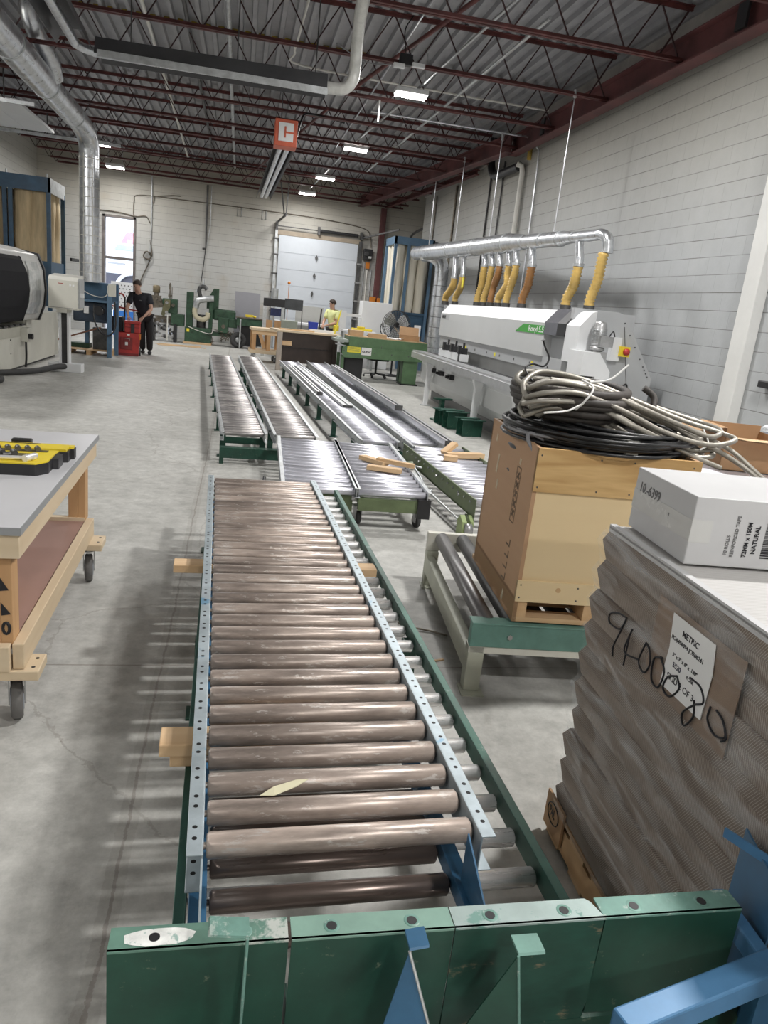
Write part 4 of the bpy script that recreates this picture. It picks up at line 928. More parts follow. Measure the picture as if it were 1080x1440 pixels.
# faded stencil on the side panel
sten = pm('faded_stencil', (.17, .115, .075), .8, 0, .2, 20.0)
m = MB()
for y0, y1, z0, z1 in ((.20, .27, .40, .405), (.20, .27, .66, .665), (.20, .205, .40, .66), (.265, .27, .40, .66)): m.bx(-.0012, 0, y0, y1, z0, z1)
for k in range(5):
    z = .43+k*.045; m.beam((-.0008, .215, z), (-.0008, .255, z+.03), .012, .0012, (1, 0, 0)); m.beam((-.0008, .255, z), (-.0008, .215, z+.03), .012, .0012, (1, 0, 0))
for k in range(4):
    z = .12+k*.055; m.bx(-.0012, 0, .20, .265, z, z+.008); m.bx(-.0012, 0, .20, .21, z, z+.035)
m.build('stencil_marks', sten, t)
torn = pm('torn_pale_ply', (.56, .47, .33), .8, 0, .15, 15.0)
for y, z, h in ((.235, .69, .03), (.62, .60, .10), (.58, .50, .05), (.20, .05, .05), (.70, .72, .04)): MB().box((-.0006, y, z), (.001, .025, h), eul(.2, 0, 0)).build('torn_patch', torn, t)

# cables in the crate: coils of black cable, grey cable and armoured conduit, each its own thing
def C2W(x, y, z): # crate local to world
    p = rot_z(cz) @ Vector((x, y, z)); return (p.x+CR[0], p.y+CR[1], p.z+CR[2])
def coil(name, label, cx, cy, z0, rx, ry, turns, r, dz, mat, jit=.02, seg=7, a0=0.0, ph=0.0, tilt=(0, 0), group='coils heaped in the crate', per=26, rib=None, bind=None):
    pts = []; rnd = random.Random(hash(label) % 1000 if False else len(label)*7+int(cx*100))
    n = int(turns*per); jr = [rnd.uniform(-1, 1) for _ in range(int(turns)+3)]; jz = [rnd.uniform(-1, 1) for _ in range(int(turns)+3)]
    for i in range(n+1):
        a = a0+2*PI*i/per; k = i/per; q = int(k); f = k-q
        s = 1+jit*((1-f)*jr[q]+f*jr[q+1])/max(rx, .01)*1.0
        z = z0+dz*k/turns+jit*.6*((1-f)*jz[q]+f*jz[q+1])
        x = rx*s*math.cos(a); y = ry*s*math.sin(a)
        pts.append((cx+x, cy+y, z+tilt[0]*x+tilt[1]*y))
    t = thing(name, label, 'cable coil', C2W(cx, cy, z0), cz, group)
    o = Vector((cx, cy, z0)); pts = [Vector(p)-o for p in pts]
    if rib: p2, rr = ribbed(bez(pts[::2], 3), r, rib, r*1.15); MB().tube(p2, rr, seg).build('conduit', mat, t)
    else: MB().tube(pts, r, seg).build('cable', mat, t)
    return t
coil('cable_coil', 'black cable coil filling the crate up to its rim', .37, .42, .60, .33, .37, 13, .012, .20, M['cable'], .05)
coil('cable_coil', 'thin black cable coil bulging over the left rim of the crate', .36, .40, .80, .38, .41, 14, .0085, .07, M['cable'], .045)
coil('cable_coil', 'loose black cable coil on the right, its turns sagging toward the box', .46, .34, .80, .33, .30, 12, .009, .09, M['cable'], .06, tilt=(-.05, 0.05))
coil('cable_coil', 'thick dark sleeved hose coil in the middle of the heap', .25, .45, .88, .23, .33, 5.4, .019, .17, M['conduit_dark'], .03, seg=10, rib=.0012)
t = coil('cable_coil', 'grey cable coil taped together at the front rim of the crate', .36, .33, .815, .37, .30, 6, .0075, .035, M['cable_grey'], .05)
box(.02, .075, -.335, -.245, -.02, .05).build('tape_band', pm('clear_tape', (.55, .54, .50), .35, 0, .1, 20), t)
MB().tube(bez([(-.30, -.20, .0), (-.36, -.17, .02), (-.37, -.19, -.01), (-.345, -.25, -.06), (-.335, -.29, -.10)], 5), .009, 8).build('cable_end', M['cable_grey'], t)
coil('cable_coil', 'black cable coil deep inside the back of the crate', .36, .45, .40, .30, .34, 8, .014, .18, M['cable'], .04)
# armoured conduit: long flattened coil leaning out to the right, with a tail ending behind the white box
t = thing('conduit_coil', 'long coil of grey armoured conduit tied with white zip ties on the heap', 'cable coil', (1.55, 3.15, 1.33), 0, 'coils heaped in the crate')
o = Vector((1.55, 3.15, 1.33))
loops = [
 [(1.27, 3.15, 1.36), (1.26, 3.30, 1.385), (1.33, 3.36, 1.425), (1.52, 3.34, 1.42), (1.78, 3.28, 1.355), (2.02, 3.22, 1.30), (2.17, 3.16, 1.275), (2.20, 3.05, 1.255), (2.10, 2.98, 1.235), (1.93, 2.97, 1.27), (1.72, 2.99, 1.335), (1.50, 3.0, 1.40), (1.33, 3.02, 1.405), (1.24, 3.06, 1.37)],
 [(1.24, 3.07, 1.34), (1.28, 3.22, 1.40), (1.40, 3.30, 1.45), (1.60, 3.26, 1.43), (1.84, 3.2, 1.365), (2.06, 3.12, 1.295), (2.23, 3.05, 1.26), (2.26, 2.98, 1.235), (2.10, 2.93, 1.215), (1.88, 2.94, 1.25), (1.66, 2.96, 1.33), (1.45, 2.98, 1.385), (1.30, 3.0, 1.375)],
 [(1.22, 3.04, 1.31), (1.24, 3.18, 1.345), (1.34, 3.24, 1.415), (1.55, 3.2, 1.425), (1.80, 3.13, 1.35), (2.0, 3.06, 1.27), (2.16, 2.99, 1.20), (2.12, 2.92, 1.165), (1.95, 2.92, 1.175), (1.72, 2.93, 1.26), (1.52, 2.95, 1.34), (1.34, 2.97, 1.36)],
 [(1.21, 3.02, 1.32), (1.30, 2.98, 1.345), (1.50, 2.97, 1.345), (1.70, 2.95, 1.275), (1.90, 2.92, 1.20), (2.02, 2.90, 1.16), (2.14, 2.88, 1.125)],
 [(1.36, 3.1, 1.43), (1.60, 3.08, 1.41), (1.85, 3.02, 1.32), (2.05, 2.96, 1.23), (2.2, 2.93, 1.17), (2.30, 2.88, 1.11), (2.40, 2.82, 1.03)],
 [(2.06, 3.1, 1.27), (2.17, 3.02, 1.225), (2.24, 2.96, 1.19), (2.31, 2.90, 1.13), (2.41, 2.84, 1.05)],
]
rl = random.Random(11); cen = Vector((1.70, 3.12, 1.36))
turns = []
for k in range(8):
    sx, sy = 1.0-.025*k+rl.uniform(-.03, .03), 1.0-.06*k+rl.uniform(-.08, .08); src_ = loops[k % 3]; sh = Vector((rl.uniform(-.02, .02), rl.uniform(-.03, .02), .018-.013*k))
    turns.append(([cen+Vector(((q[0]-cen.x)*sx, (q[1]-cen.y)*sy, q[2]-cen.z+rl.uniform(-.006, .006)))+sh for q in src_], True))
turns += [(lp, False) for lp in loops[3:]]
for lp, cl in turns:
    pth = [Vector(q)-o for q in bez(lp+[lp[0]] if cl else lp, 8)]
    p2, rr = ribbed(pth, .0108, .0015, .0065)
    MB().tube(p2, rr, 8).build('conduit_turn', M['conduit'], t)
MB().tube([Vector(q)-o for q in bez([(1.47, 3.02, 1.445), (1.50, 2.96, 1.42), (1.46, 2.94, 1.36), (1.44, 2.97, 1.32)], 5)], .005, 6).build('zip_tie', M['zip'], t)
MB().tube([Vector(q)-o for q in bez([(1.445, 2.94, 1.345), (1.38, 2.93, 1.315), (1.28, 2.93, 1.30)], 5)], .0045, 6).build('zip_tie', M['zip'], t)
MB().tube([Vector(q)-o for q in bez([(1.50, 3.0, 1.44), (1.58, 2.98, 1.46), (1.66, 2.99, 1.53)], 5)], .0045, 6).build('zip_tie', M['zip'], t)
MB().tube([Vector(q)-o for q in bez([(2.08, 2.98, 1.28), (2.10, 2.95, 1.22), (2.06, 2.94, 1.19)], 5)], .004, 6).build('zip_tie', M['zip'], t)
tag(MB().tube(bez([(1.36, 3.3, 1.40), (1.33, 3.34, 1.45), (1.37, 3.36, 1.475), (1.42, 3.34, 1.47), (1.445, 3.35, 1.51), (1.42, 3.36, 1.56), (1.405, 3.36, 1.59)], 6), [.0045]*36+[.012]).build('cable_plug', M['cable']), 'black cable with its plug sticking up behind the conduit coil', 'cable')
tag(MB().tube(bez([(1.93, 3.18, 1.31), (1.95, 3.22, 1.38), (1.90, 3.24, 1.42)], 6), .016, 10).build('conduit_stub', M['conduit_dark']), 'dark ribbed conduit stub sticking out at the top right of the coil', 'conduit')

# ------------------------------------------------------------------ pallet of wrapped edge boards
sz = math.radians(-3.15)
SX, SY, SZ = 1.112, 1.965, 0.0
def S2W(s, z, d=0.0): # s along the left face toward the camera, d into the stack
    p = rot_z(sz) @ Vector((d, -s, z)); return (p.x+SX, p.y+SY, z)
t = thing('board_skid', 'shrink-wrapped skid of nested brown cardboard angle boards with handwritten numbers', 'skid', (SX, SY, 0), sz)
SL, SWD = 1.30, .95
m = MB()
for x in (0, .42, .84): m.bx(x, x+.10, -SL, 0, .015, .095)
m.build('pallet_runners', M['pine'], t)
m = MB()
for k in range(7): m.bx(0, SWD, -SL+k*.2, -SL+k*.2+.1, 0, .015)
for k in range(8): m.bx(0, SWD, -SL+k*.17, -SL+k*.17+.11, .095, .115)
m.build('pallet_boards', M['pine_x'], t)
# chevron rows; the board ends show as nested V lines
bm, nt, b = _nt('nested_board_ends'); L = nt.links.new
tc = N(nt, 'ShaderNodeTexCoord'); sp = N(nt, 'ShaderNodeSeparateXYZ'); L(tc.outputs['Object'], sp.inputs[0])
RH = .0965
def mth(op, a, b_=None, c=None):
    n = N(nt, 'ShaderNodeMath', operation=op)
    for i, v in enumerate((a, b_, c)):
        if v is None: continue
        if isinstance(v, (int, float)): n.inputs[i].default_value = v
        else: L(v, n.inputs[i])
    return n.outputs[0]
nzw = N(nt, 'ShaderNodeTexNoise'); nzw.inputs['Scale'].default_value = 3.0; nzw.inputs['Detail'].default_value = 3; L(tc.outputs['Object'], nzw.inputs['Vector'])
zz = mth('ADD', sp.outputs['Z'], mth('MULTIPLY', mth('SUBTRACT', nzw.outputs['Fac'], .5), .03))
q = mth('PINGPONG', zz, RH/2)
u = mth('ADD', sp.outputs['Y'], mth('MULTIPLY', q, -.62))
fr = mth('FRACT', mth('DIVIDE', u, .0068))
lite = mth('COMPARE', fr, .5, .13)
n5 = N(nt, 'ShaderNodeTexNoise'); n5.inputs['Scale'].default_value = 6; n5.inputs['Detail'].default_value = 6; mp5 = N(nt, 'ShaderNodeMapping'); mp5.inputs['Scale'].default_value = (1, .5, 2.2); L(tc.outputs['Object'], mp5.inputs[0]); L(mp5.outputs[0], n5.inputs['Vector'])
lam = mth('MULTIPLY', lite, N(nt, 'ShaderNodeMapRange').outputs[0]) if False else mth('MULTIPLY', lite, mth('MULTIPLY_ADD', n5.outputs['Fac'], 2.4, -.60))
mx = N(nt, 'ShaderNodeMix', data_type='RGBA'); L(mth('MAXIMUM', lam, 0.0), mx.inputs['Factor'])
rp = N(nt, 'ShaderNodeValToRGB'); rp.color_ramp.elements[0].position = .35; rp.color_ramp.elements[0].color = (.155, .115, .086, 1); rp.color_ramp.elements[1].position = .65; rp.color_ramp.elements[1].color = (.23, .178, .137, 1); L(n5.outputs['Fac'], rp.inputs[0])
L(rp.outputs[0], mx.inputs['A']); mx.inputs['B'].default_value = (.48, .43, .38, 1)
# long faces of the boards read as plain brown sheets with fine edges
fr2 = mth('FRACT', mth('DIVIDE', sp.outputs['Z'], .0068)); l2 = mth('MULTIPLY', mth('COMPARE', fr2, .5, .12), .25)
L(mx.outputs['Result'], b.inputs['Base Color']); b.inputs['Roughness'].default_value = .75
bp = N(nt, 'ShaderNodeBump'); bp.inputs['Strength'].default_value = .5; bp.inputs['Distance'].default_value = .004; L(fr, bp.inputs['Height']); L(bp.outputs[0], b.inputs['Normal'])
z = .16; k = 0; rr = random.Random(3)
NROW = 10
for k in range(NROW):
    off = rr.uniform(-.012, .012)-.004*k*0; dx = rr.uniform(-.006, .006); tip = .045
    pr = [(-SL, 0), (off-tip, 0), (off, RH/2), (off-tip, RH), (-SL, RH)]
    MB().prism(pr, 'X', dx, SWD).build('board_row', bm, t, loc=(0, 0, .13+k*RH))
    z = .13+(k+1)*RH
TOPZ = .13+NROW*RH
MB().bx(-.004, SWD, -SL, -.01, .115, .13).build('kraft_sheet', M['card'], t)
tp = MB(); tp.bx(0, SWD, -SL, -.035, TOPZ, TOPZ+.006)
wl, nt2, b2 = _nt('white_board_edges'); sp2 = N(nt2, 'ShaderNodeSeparateXYZ'); tc2 = N(nt2, 'ShaderNodeTexCoord'); nt2.links.new(tc2.outputs['Object'], sp2.inputs[0])
d2 = N(nt2, 'ShaderNodeMath', operation='DIVIDE'); d2.inputs[1].default_value = .009; nt2.links.new(sp2.outputs['Y'], d2.inputs[0]); f2_ = N(nt2, 'ShaderNodeMath', operation='FRACT'); nt2.links.new(d2.outputs[0], f2_.inputs[0])
c2_ = N(nt2, 'ShaderNodeMath', operation='COMPARE'); c2_.inputs[1].default_value = .5; c2_.inputs[2].default_value = .1; nt2.links.new(f2_.outputs[0], c2_.inputs[0]); m2_ = N(nt2, 'ShaderNodeMix', data_type='RGBA'); nt2.links.new(c2_.outputs[0], m2_.inputs['Factor']); m2_.inputs['A'].default_value = (.54, .53, .515, 1); m2_.inputs['B'].default_value = (.42, .40, .38, 1); nt2.links.new(m2_.outputs['Result'], b2.inputs['Base Color'])
tp.build('top_boards', wl, t)
MB().bx(.0, .02, -SL, -.035, TOPZ-.01, TOPZ+.012).build('top_edge_board', M['white_card'], t)
# brown tape patch and printed label on the left face
MB().bx(-.0125, -.0105, -.765, -.40, .80, 1.03).build('kraft_tape', pm('brown_tape', (.215, .145, .095), .35, 0, .12, 8.0), t)
MB().prism([(-.479, 1.015), (-.659, 1.017), (-.672, .95), (-.668, .835), (-.485, .828), (-.492, .93)], 'X', -.0165, -.0145).build('printed_label', M['paper'], t)
lab = [o for o in t.children if o.name.startswith('printed_label')][0]
X_ = (0, -1, 0); Zv = (0, 0, 1); xo = -.0168
for s, sz_, y, z_, bold, mt, sx in (('METRIC', .021, -.533, .978, .0002, 'ink', 1), ('PO#496894 JOB#6241', .0150, -.493, .955, .0001, 'ink', 1.0), ('3" x 3" x 8" x .180"', .0135, -.512, .917, .0001, 'ink', 1.05), ('5520', .018, -.522, .893, .0003, 'ink_blue', 1), ('PC/SK', .012, -.585, .893, .0001, 'ink', 1), ('SKID 2 OF 3', .022, -.508, .857, .0001, 'ink', 1.05)):
    text(s, sz_, M[mt], lab, (xo, y, z_), X_, Zv, 'lettering', bold=bold, sx=sx)
HW = {'9': [(.269, .906), (.219, .899), (.173, .876), (.183, .852), (.245, .862), (.269, .906), (.249, .853), (.228, .801), (.235, .772)],
 '4': [(.310, .892), (.291, .817), (.371, .832)], '4b': [(.302, .875), (.302, .78)],
 '0': [(.389, .89), (.372, .83), (.406, .814), (.426, .846), (.412, .88), (.389, .89)],
 '0b': [(.474, .89), (.440, .871), (.447, .818), (.483, .814), (.496, .863), (.466, .89)],
 '0c': [(.551, .882), (.515, .860), (.505, .824), (.538, .820), (.569, .858), (.551, .882)],
 '8': [(.60, .905), (.645, .905), (.667, .879), (.637, .855), (.602, .814), (.618, .79), (.644, .83), (.634, .866)],
 '0d': [(.694, .885), (.694, .853), (.727, .836), (.762, .852), (.745, .879), (.715, .889)], 'tail': [(.757, .866), (.766, .850), (.753, .836)]}
m = MB()
for kk, st_ in HW.items(): m.tube(bez([(-.0175, -a, zq) for a, zq in st_], 5), .0026, 6)
m.build('handwritten_number', M['ink'], t)
# kraft corner piece marked PAL at the bottom
c = MB().bx(-.012, -.004, -.13, .012, .03, .155).build('corner_card', M['card'], t)
text('PAL', .045, M['ink'], c, (-.0135, -.025, .09), X_, Zv, 'lettering', sx=.6)
MB().tube([(-.0135, -.055+.045*math.cos(a), .103+.034*math.sin(a)) for a in [2*PI*i/18 for i in range(18)]], .0018, 5, closed=True).build('ink_circle', M['ink'], c)
# film around the load
w = MB(); yy = -SL
for k in range(NROW):
    zc = .13+k*RH
    w.add([(-.0135, -SL, zc), (-.0135, -.04, zc), (-.0135, .003, zc+RH/2), (-.0135, -SL, zc+RH/2)], [(0, 1, 2, 3)])
    w.add([(-.0135, -SL, zc+RH/2), (-.0135, .003, zc+RH/2), (-.0135, -.04, zc+RH), (-.0135, -SL, zc+RH)], [(0, 1, 2, 3)])
w.build('stretch_wrap', M['film'], t)

# white carton on the skid
bz = math.radians(-5.5)
BX, BY, BZ = 1.132, 1.583, TOPZ+.013
t = thing('tape_carton', 'white carton of tape rolls sitting on the wrapped skid', 'box', (BX, BY, BZ), bz)
BW, BD, BH = .46, .345, .178
box(0, BW, 0, BD, 0, BH).build('carton', M['white_card'], t, bev=.003)
m = MB(); m.bx(-.0008, 0, .0, BD, BH*.5-.028, BH*.5+.028); m.bx(0, .055, -.0008, 0, BH*.5-.03, BH*.5+.03)
m.build('sealing_tape', pm('clear_packing_tape', (.56, .56, .545), .25, 0, .03, 6.0), t)
for s, sz_, x, z_, bold in (('10 ROLLS', .0128, .108, .032, .0), ('REINFORCED TAPE', .0128, .126, .028, .0), ('72MM x 150M', .0158, .160, .030, .0003), ('NATURAL', .0165, .183, .040, .0003)):
    text(s, sz_, M['ink_grey'] if sz_ < .015 else M['ink'], t, (x, -.0012, z_), (0, 0, 1), (-1, 0, 0), 'lettering', bold=bold, sx=1.0)
m = MB(); z = .03; rb = random.Random(5)
while z < .135:
    h = rb.choice((.0012, .0024, .0036)); m.bx(.200, .226, -.0012, -.0004, z, z+h); z += h+rb.choice((.0012, .0024))
m.build('barcode', M['ink'], t)
text('10.-6399', .040, M['ink_grey'], t, (-.0012, .315, .115), (0, -1, -.02), (0, -.06, 1), 'handwriting', sx=.92)
MB().bx(-.001, 0, .118, .124, .094, .102).build('ink_dots', M['ink_grey'], t)

# ------------------------------------------------------------------ loads behind the skid at the right edge
t = thing('white_carton_stack', 'low stack of plain white cartons beyond the tape carton', 'boxes', (2.70, 3.12, 0), math.radians(-4))
m = MB()
for k in range(3): m.bx(-.42, .75, -.45, .55, .12+k*.305, .12+k*.305+.30)
m.build('cartons', pm('lavender_white_card', (.70, .70, .76), .5, 0, .04, 3.0), t, bev=.004)
m = MB()
for k in range(6): m.bx(-.45, .78, -.46+k*.2, -.36+k*.2, .1, .12)
for x in (-.44, .12, .66): m.bx(x, x+.1, -.46, .56, 0, .1)
m.build('pallet', M['pine'], t)
text('TAPE' if False else '', .03, M['ink_grey'], t, (0, 0, 0), (1, 0, 0), (0, 0, 1)) if False else None
t = thing('open_carton', 'open brown cardboard box with flaps up behind the white tape carton', 'box', (2.47, 3.34, 1.035), math.radians(-10))
cb = MB(); tk = .004; w_, d_, h_ = .33, .30, .215
cb.bx(0, w_, 0, tk, 0, h_*.78); cb.bx(0, w_, d_-tk, d_, 0, h_); cb.bx(0, tk, 0, d_, 0, h_); cb.bx(w_-tk, w_, 0, d_, 0, h_*.85); cb.bx(0, w_, 0, d_, 0, tk)
cb.build('carton', M['card'], t)
fl = MB(); fl.add([(0, 0, h_*.78), (w_, 0, h_*.78), (w_+.06, -.13, h_*.80), (.05, -.13, h_*.80)], [(0, 1, 2, 3)]); fl.add([(0, 0, h_*.78+.004), (w_, 0, h_*.78+.004), (w_+.06, -.13, h_*.80+.004), (.05, -.13, h_*.80+.004)], [(3, 2, 1, 0)]); fl.build('flap', M['card_pale'], t)
fl = MB(); fl.add([(-.002, .0, h_), (-.002, d_, h_), (-.17, d_-.03, h_*.8), (-.17, .03, h_*.8)], [(0, 1, 2, 3)]); fl.add([(-.002, .0, h_+.004), (-.002, d_, h_+.004), (-.17, d_-.03, h_*.8+.004), (-.17, .03, h_*.8+.004)], [(3, 2, 1, 0)]); fl.build('flap', M['card'], t)
t = thing('wrapped_load', 'dark goods in crumpled clear stretch wrap against the right wall', 'wrapped goods', (3.55, 4.1, 0))
box(-.45, .55, -.45, .45, .12, 1.10).build('goods', pm('dark_mixed_goods', (.10, .10, .11), .5, .1, .4, 5.0), t, bev=.02)
wm = MB(); rw = random.Random(9); nU, nV = 22, 8
vs = []
for iv in range(nV+1):
    for iu in range(nU*4):
        s = iu/nU; e = int(s); f = s-e
        x, y = [(-.47+f*1.04, -.47), (.57, -.47+f*.94), (.57-f*1.04, .47), (-.47, .47-f*.94)][e]
        vs.append((x+rw.uniform(-.014, .014), y+rw.uniform(-.014, .014), .12+iv*1.02/nV+rw.uniform(-.01, .01)))
n4 = nU*4
wm.add(vs, [(iv*n4+iu, iv*n4+(iu+1) % n4, (iv+1)*n4+(iu+1) % n4, (iv+1)*n4+iu) for iv in range(nV) for iu in range(n4)])
wm.add([vs[nV*n4+i] for i in range(n4)], [tuple(range(n4))])
wm.build('stretch_wrap', M['film_dense'], t)
m = MB()
for x in (-.44, 0, .44): m.bx(x, x+.1, -.45, .45, 0, .12)
m.build('pallet', M['pine'], t)
tag(box(-.2, .25, -.2, .2, 0, .30).build('brown_carton', M['hardboard'], loc=(3.08, 3.22, 1.035), rz=-.1, bev=.003), 'dark brown box at the right edge, right of the open carton', 'box')
# ------------------------------------------------------------------ white edge processing machine on the right
t = thing('edge_machine', 'long white and grey woodworking machine with green name stripe along the right wall', 'machine', (3.6, 8.2, 0))
# local frame: x = X-3.6, y = Y-8.2
def hood(y0, y1, name, mat, bot=1.28, xf=.25):
    return MB().prism([(xf, bot), (xf, 1.70), (xf+.15, 1.875), (1.15, 1.90), (1.15, bot)], 'Y', y0, y1).build(name, mat, t)
hood(1.0, 6.25, 'upper_hood', M['machine_grey'])
tp = MB().prism([(.248, 1.702), (.399, 1.879), (.405, 1.871), (.256, 1.694)], 'Y', 1.0, 6.25).build('hood_slope', M['white'], t)
MB().prism([(.25, 1.28), (.25, 1.70), (.38, 1.86), (.44, 1.885), (.44, 1.28)], 'Y', 0.0, .36).build('end_hood', M['white'], t)
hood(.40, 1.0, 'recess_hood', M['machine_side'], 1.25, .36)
MB().prism([(.235, 1.56), (.235, 1.71), (.39, 1.89), (.41, 1.88), (.26, 1.70), (.26, 1.56)], 'Y', .60, 1.0).build('tinted_window', M['tint'], t)
MB().prism([(.235, 1.56), (.235, 1.71), (.39, 1.89), (.41, 1.88), (.26, 1.70), (.26, 1.56)], 'Y', .36, .60).build('tinted_window', M['black'], t)
s = MB().prism([(2.05, 1.555), (1.76, 1.665), (1.0, 1.665), (1.0, 1.555)], 'X', .243, .249).build('name_stripe', M['green_sign'], t)
text('Roxyl 5.5', .105, M['paper'], s, (.2415, 1.56, 1.578), (0, -1, 0), (0, 0, 1), 'lettering', sx=1.35, bold=.001)
s = box(.246, .25, 5.62, 6.15, 1.60, 1.68).build('badge', M['machine_side'], t)
text('BIESSE', .07, M['ink'], s, (.2445, 6.12, 1.615), (0, -1, 0), (0, 0, 1), 'lettering', sx=1.35, bold=.002)
m = MB(); m.bx(.42, 1.15, .4, 6.22, .55, 1.30); m.build('inner_bed', pm('inner_grey_panel', (.50, .50, .49), .4, .1, .06, 2.0), t)
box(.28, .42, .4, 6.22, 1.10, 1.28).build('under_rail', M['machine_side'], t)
m = MB()
for k in range(9): m.cyl((.275, .8+k*.62, 1.16), (.281, .8+k*.62, 1.16), .018, 10)
m.build('bolt_heads', M['steel_dark'], t)
m = MB()
for k in range(3): m.bx(.272, .279, 1.3+k*1.55, 1.36+k*1.55, 1.13, 1.19)
m.build('warning_labels', M['yellow_tag'], t)
MB().prism([(.0, .42), (.0, .70), (.03, .755), (.40, .755), (.40, .22), (.16, .22)], 'Y', .45, 6.3).build('front_panel', M['machine_grey'], t)
box(-.012, .04, .45, 6.3, .70, .765).build('panel_lip', M['white'], t)
box(.25, 1.2, .4, 6.3, .0, .24).build('plinth', pm('grey_plinth', (.16, .16, .16), .6, 0, .1, 2.0), t)
m = MB(); 
for k in range(6): m.bx(-.20+k*.035, -.175+k*.035, .3, 6.42, .905, .94)
m.bx(-.22, .06, .3, 6.42, .80, .905); m.build('infeed_rail', M['alu'], t)
box(.06, .16, .3, 6.3, .86, .93).build('belt_track', M['black'], t)
for y in (.6, 2.25, 5.2):
    MB().prism([(-.20, .80), (-.04, .80), (-.07, .66), (-.09, .012), (-.16, .012), (-.16, .66)], 'Y', y, y+.09).build('leg', M['white'], t)
    box(-.2, -.05, y-.03, y+.12, 0, .014).build('foot_plate', M['galv_dull'], t)
box(.05, .20, 3.95, 5.35, .94, 1.06).build('work_piece_fence', M['white'], t)
for y in (3.98, 4.45, 4.95):
    c = MB(); c.bx(.06, .18, y, y+.09, 1.02, 1.16); c.cyl((.12, y+.045, 1.16), (.12, y+.045, 1.25), .02, 8); c.bx(.02, .07, y+.01, y+.08, 1.06, 1.20); c.build('clamp', M['black'], t)
for y in (3.95, 4.6, 5.2):
    c = MB(); c.bx(-.08, .03, y, y+.16, .62, .70); c.cyl((-.08, y+.08, .66), (-.14, y+.08, .66), .025, 8); c.build('switch', M['black'], t)
box(.04, .10, 3.98, 4.06, .84, 1.08).build('black_bracket', M['black'], t)
# near end: motor, control box, back plate
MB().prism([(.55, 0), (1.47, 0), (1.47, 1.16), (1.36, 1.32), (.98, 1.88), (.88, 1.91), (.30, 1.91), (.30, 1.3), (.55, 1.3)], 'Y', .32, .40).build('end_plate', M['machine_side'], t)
m = MB()
for a, b in (((1.45, 1.18), (1.34, 1.34)), ((1.34, 1.34), (.96, 1.88))):
    for k in range(4): m.cyl((a[0]+(b[0]-a[0])*(k+.5)/4-.03, .318, a[1]+(b[1]-a[1])*(k+.5)/4-.02), (a[0]+(b[0]-a[0])*(k+.5)/4-.03, .312, a[1]+(b[1]-a[1])*(k+.5)/4-.02), .009, 8)
m.build('bolt_heads', M['steel_dark'], t)
MB().beam((.98, .315, 1.75), (1.22, .315, .75), .004, .006).build('panel_seam', M['steel_dark'], t)
mo = MB(); mo.lathe([(0, .0), (.075, 0), (.078, .03), (.082, .035), (.082, .20), (.07, .21), (.07, .25), (.055, .275), (0, .28)], (.45, -.12, 1.50), 18); mo.bx(.42, .58, -.24, -.15, 1.50, 1.62); mo.lathe([(0, 0), (.06, 0), (.085, .02), (.085, .05), (0, .05)], (.45, -.12, 1.44), 18); mo.bx(.36, .54, -.2, .05, 1.36, 1.44)
mm = mo.build('motor', M['steel'], t)
mf = MB()
for k in range(10): mf.lathe([(.083, .05+k*.014), (.09, .052+k*.014), (.083, .056+k*.014)], (.45, -.12, 1.50), 18)
mf.build('cooling_fins', M['galv_dull'], mm)
bx_ = MB(); bx_.prism([(.22, 1.16), (.22, 1.43), (.42, 1.43), (.58, 1.23), (.58, 1.00), (.40, 1.00), (.40, 1.16)], 'Y', -.28, .10); bx_.build('switch_cover', M['white'], t)
box(.22, .40, -.24, .08, 1.02, 1.16).build('drive_unit', M['black'], t)
s = box(.82, .94, .24, .32, 1.34, 1.62).build('control_plate', M['white'], t)
e = box(.92, 1.05, .20, .30, 1.40, 1.52).build('emergency_stop', M['yellow'], t)
MB().lathe([(0, 0), (.04, 0), (.04, .03), (.02, .045), (0, .045)], (.995, .20, 1.46), 14, M=eul(PI/2)).build('stop_button', M['red'], e)
MB().tube(bez([(.86, .27, 1.60), (.78, .2, 1.68), (.72, .2, 1.55)], 5), .008, 6).build('cord', M['cable'], t)
MB().tube(bez([(.95, .2, .95), (1.05, .22, 1.05), (1.12, .25, 1.05), (1.15, .25, .8), (1.14, .25, .5)], 5), .012, 6).build('cord', M['cable'], t)
MB().cyl((.92, .18, .94), (1.06, .22, 1.04), .022, 10).build('cord_plug', M['black'], t)

# ---- extraction manifold and hoses over it
t = thing('extraction_duct', 'horizontal silver extraction duct tapering toward the camera above the white machine', 'duct', (4.6, 9.5, 2.9))
def dl(p): return (p[0]-4.6, p[1]-9.5, p[2]-2.9)
segs = [((4.6, 20.6, 3.20), (4.6, 17.0, 3.10), .175, .175), ((4.6, 17.0, 3.10), (4.6, 13.2, 3.01), .172, .165), ((4.6, 13.2, 3.01), (4.6, 12.4, 2.98), .165, .115), ((4.6, 12.4, 2.98), (4.6, 10.9, 2.93), .115, .11), ((4.6, 10.9, 2.93), (4.6, 10.5, 2.92), .11, .075), ((4.6, 10.5, 2.92), (4.6, 9.75, 2.90), .075, .073)]
for a, b, ra, rb in segs: MB().cyl(dl(a), dl(b), ra, 22, rb).build('duct_section', M['galv'], t)
m = MB()
for yy, zz_, r in ((20.5, 3.2, .18), (17.0, 3.1, .181), (15.1, 3.055, .175), (13.25, 3.01, .171), (12.4, 2.98, .12), (11.6, 2.955, .117), (10.9, 2.93, .116), (10.45, 2.92, .08)):
    m.cyl(dl((4.6, yy, zz_)), dl((4.6, yy+.06, zz_+.001)), r, 22)
m.build('duct_collars', M['galv_dull'], t)
p, rr = ribbed([dl((4.6, 18.0, 3.128)), dl((4.6, 20.6, 3.2))], .178, .0035, .09); MB().tube(p, rr, 22).build('spiral_section', M['galv'], t)
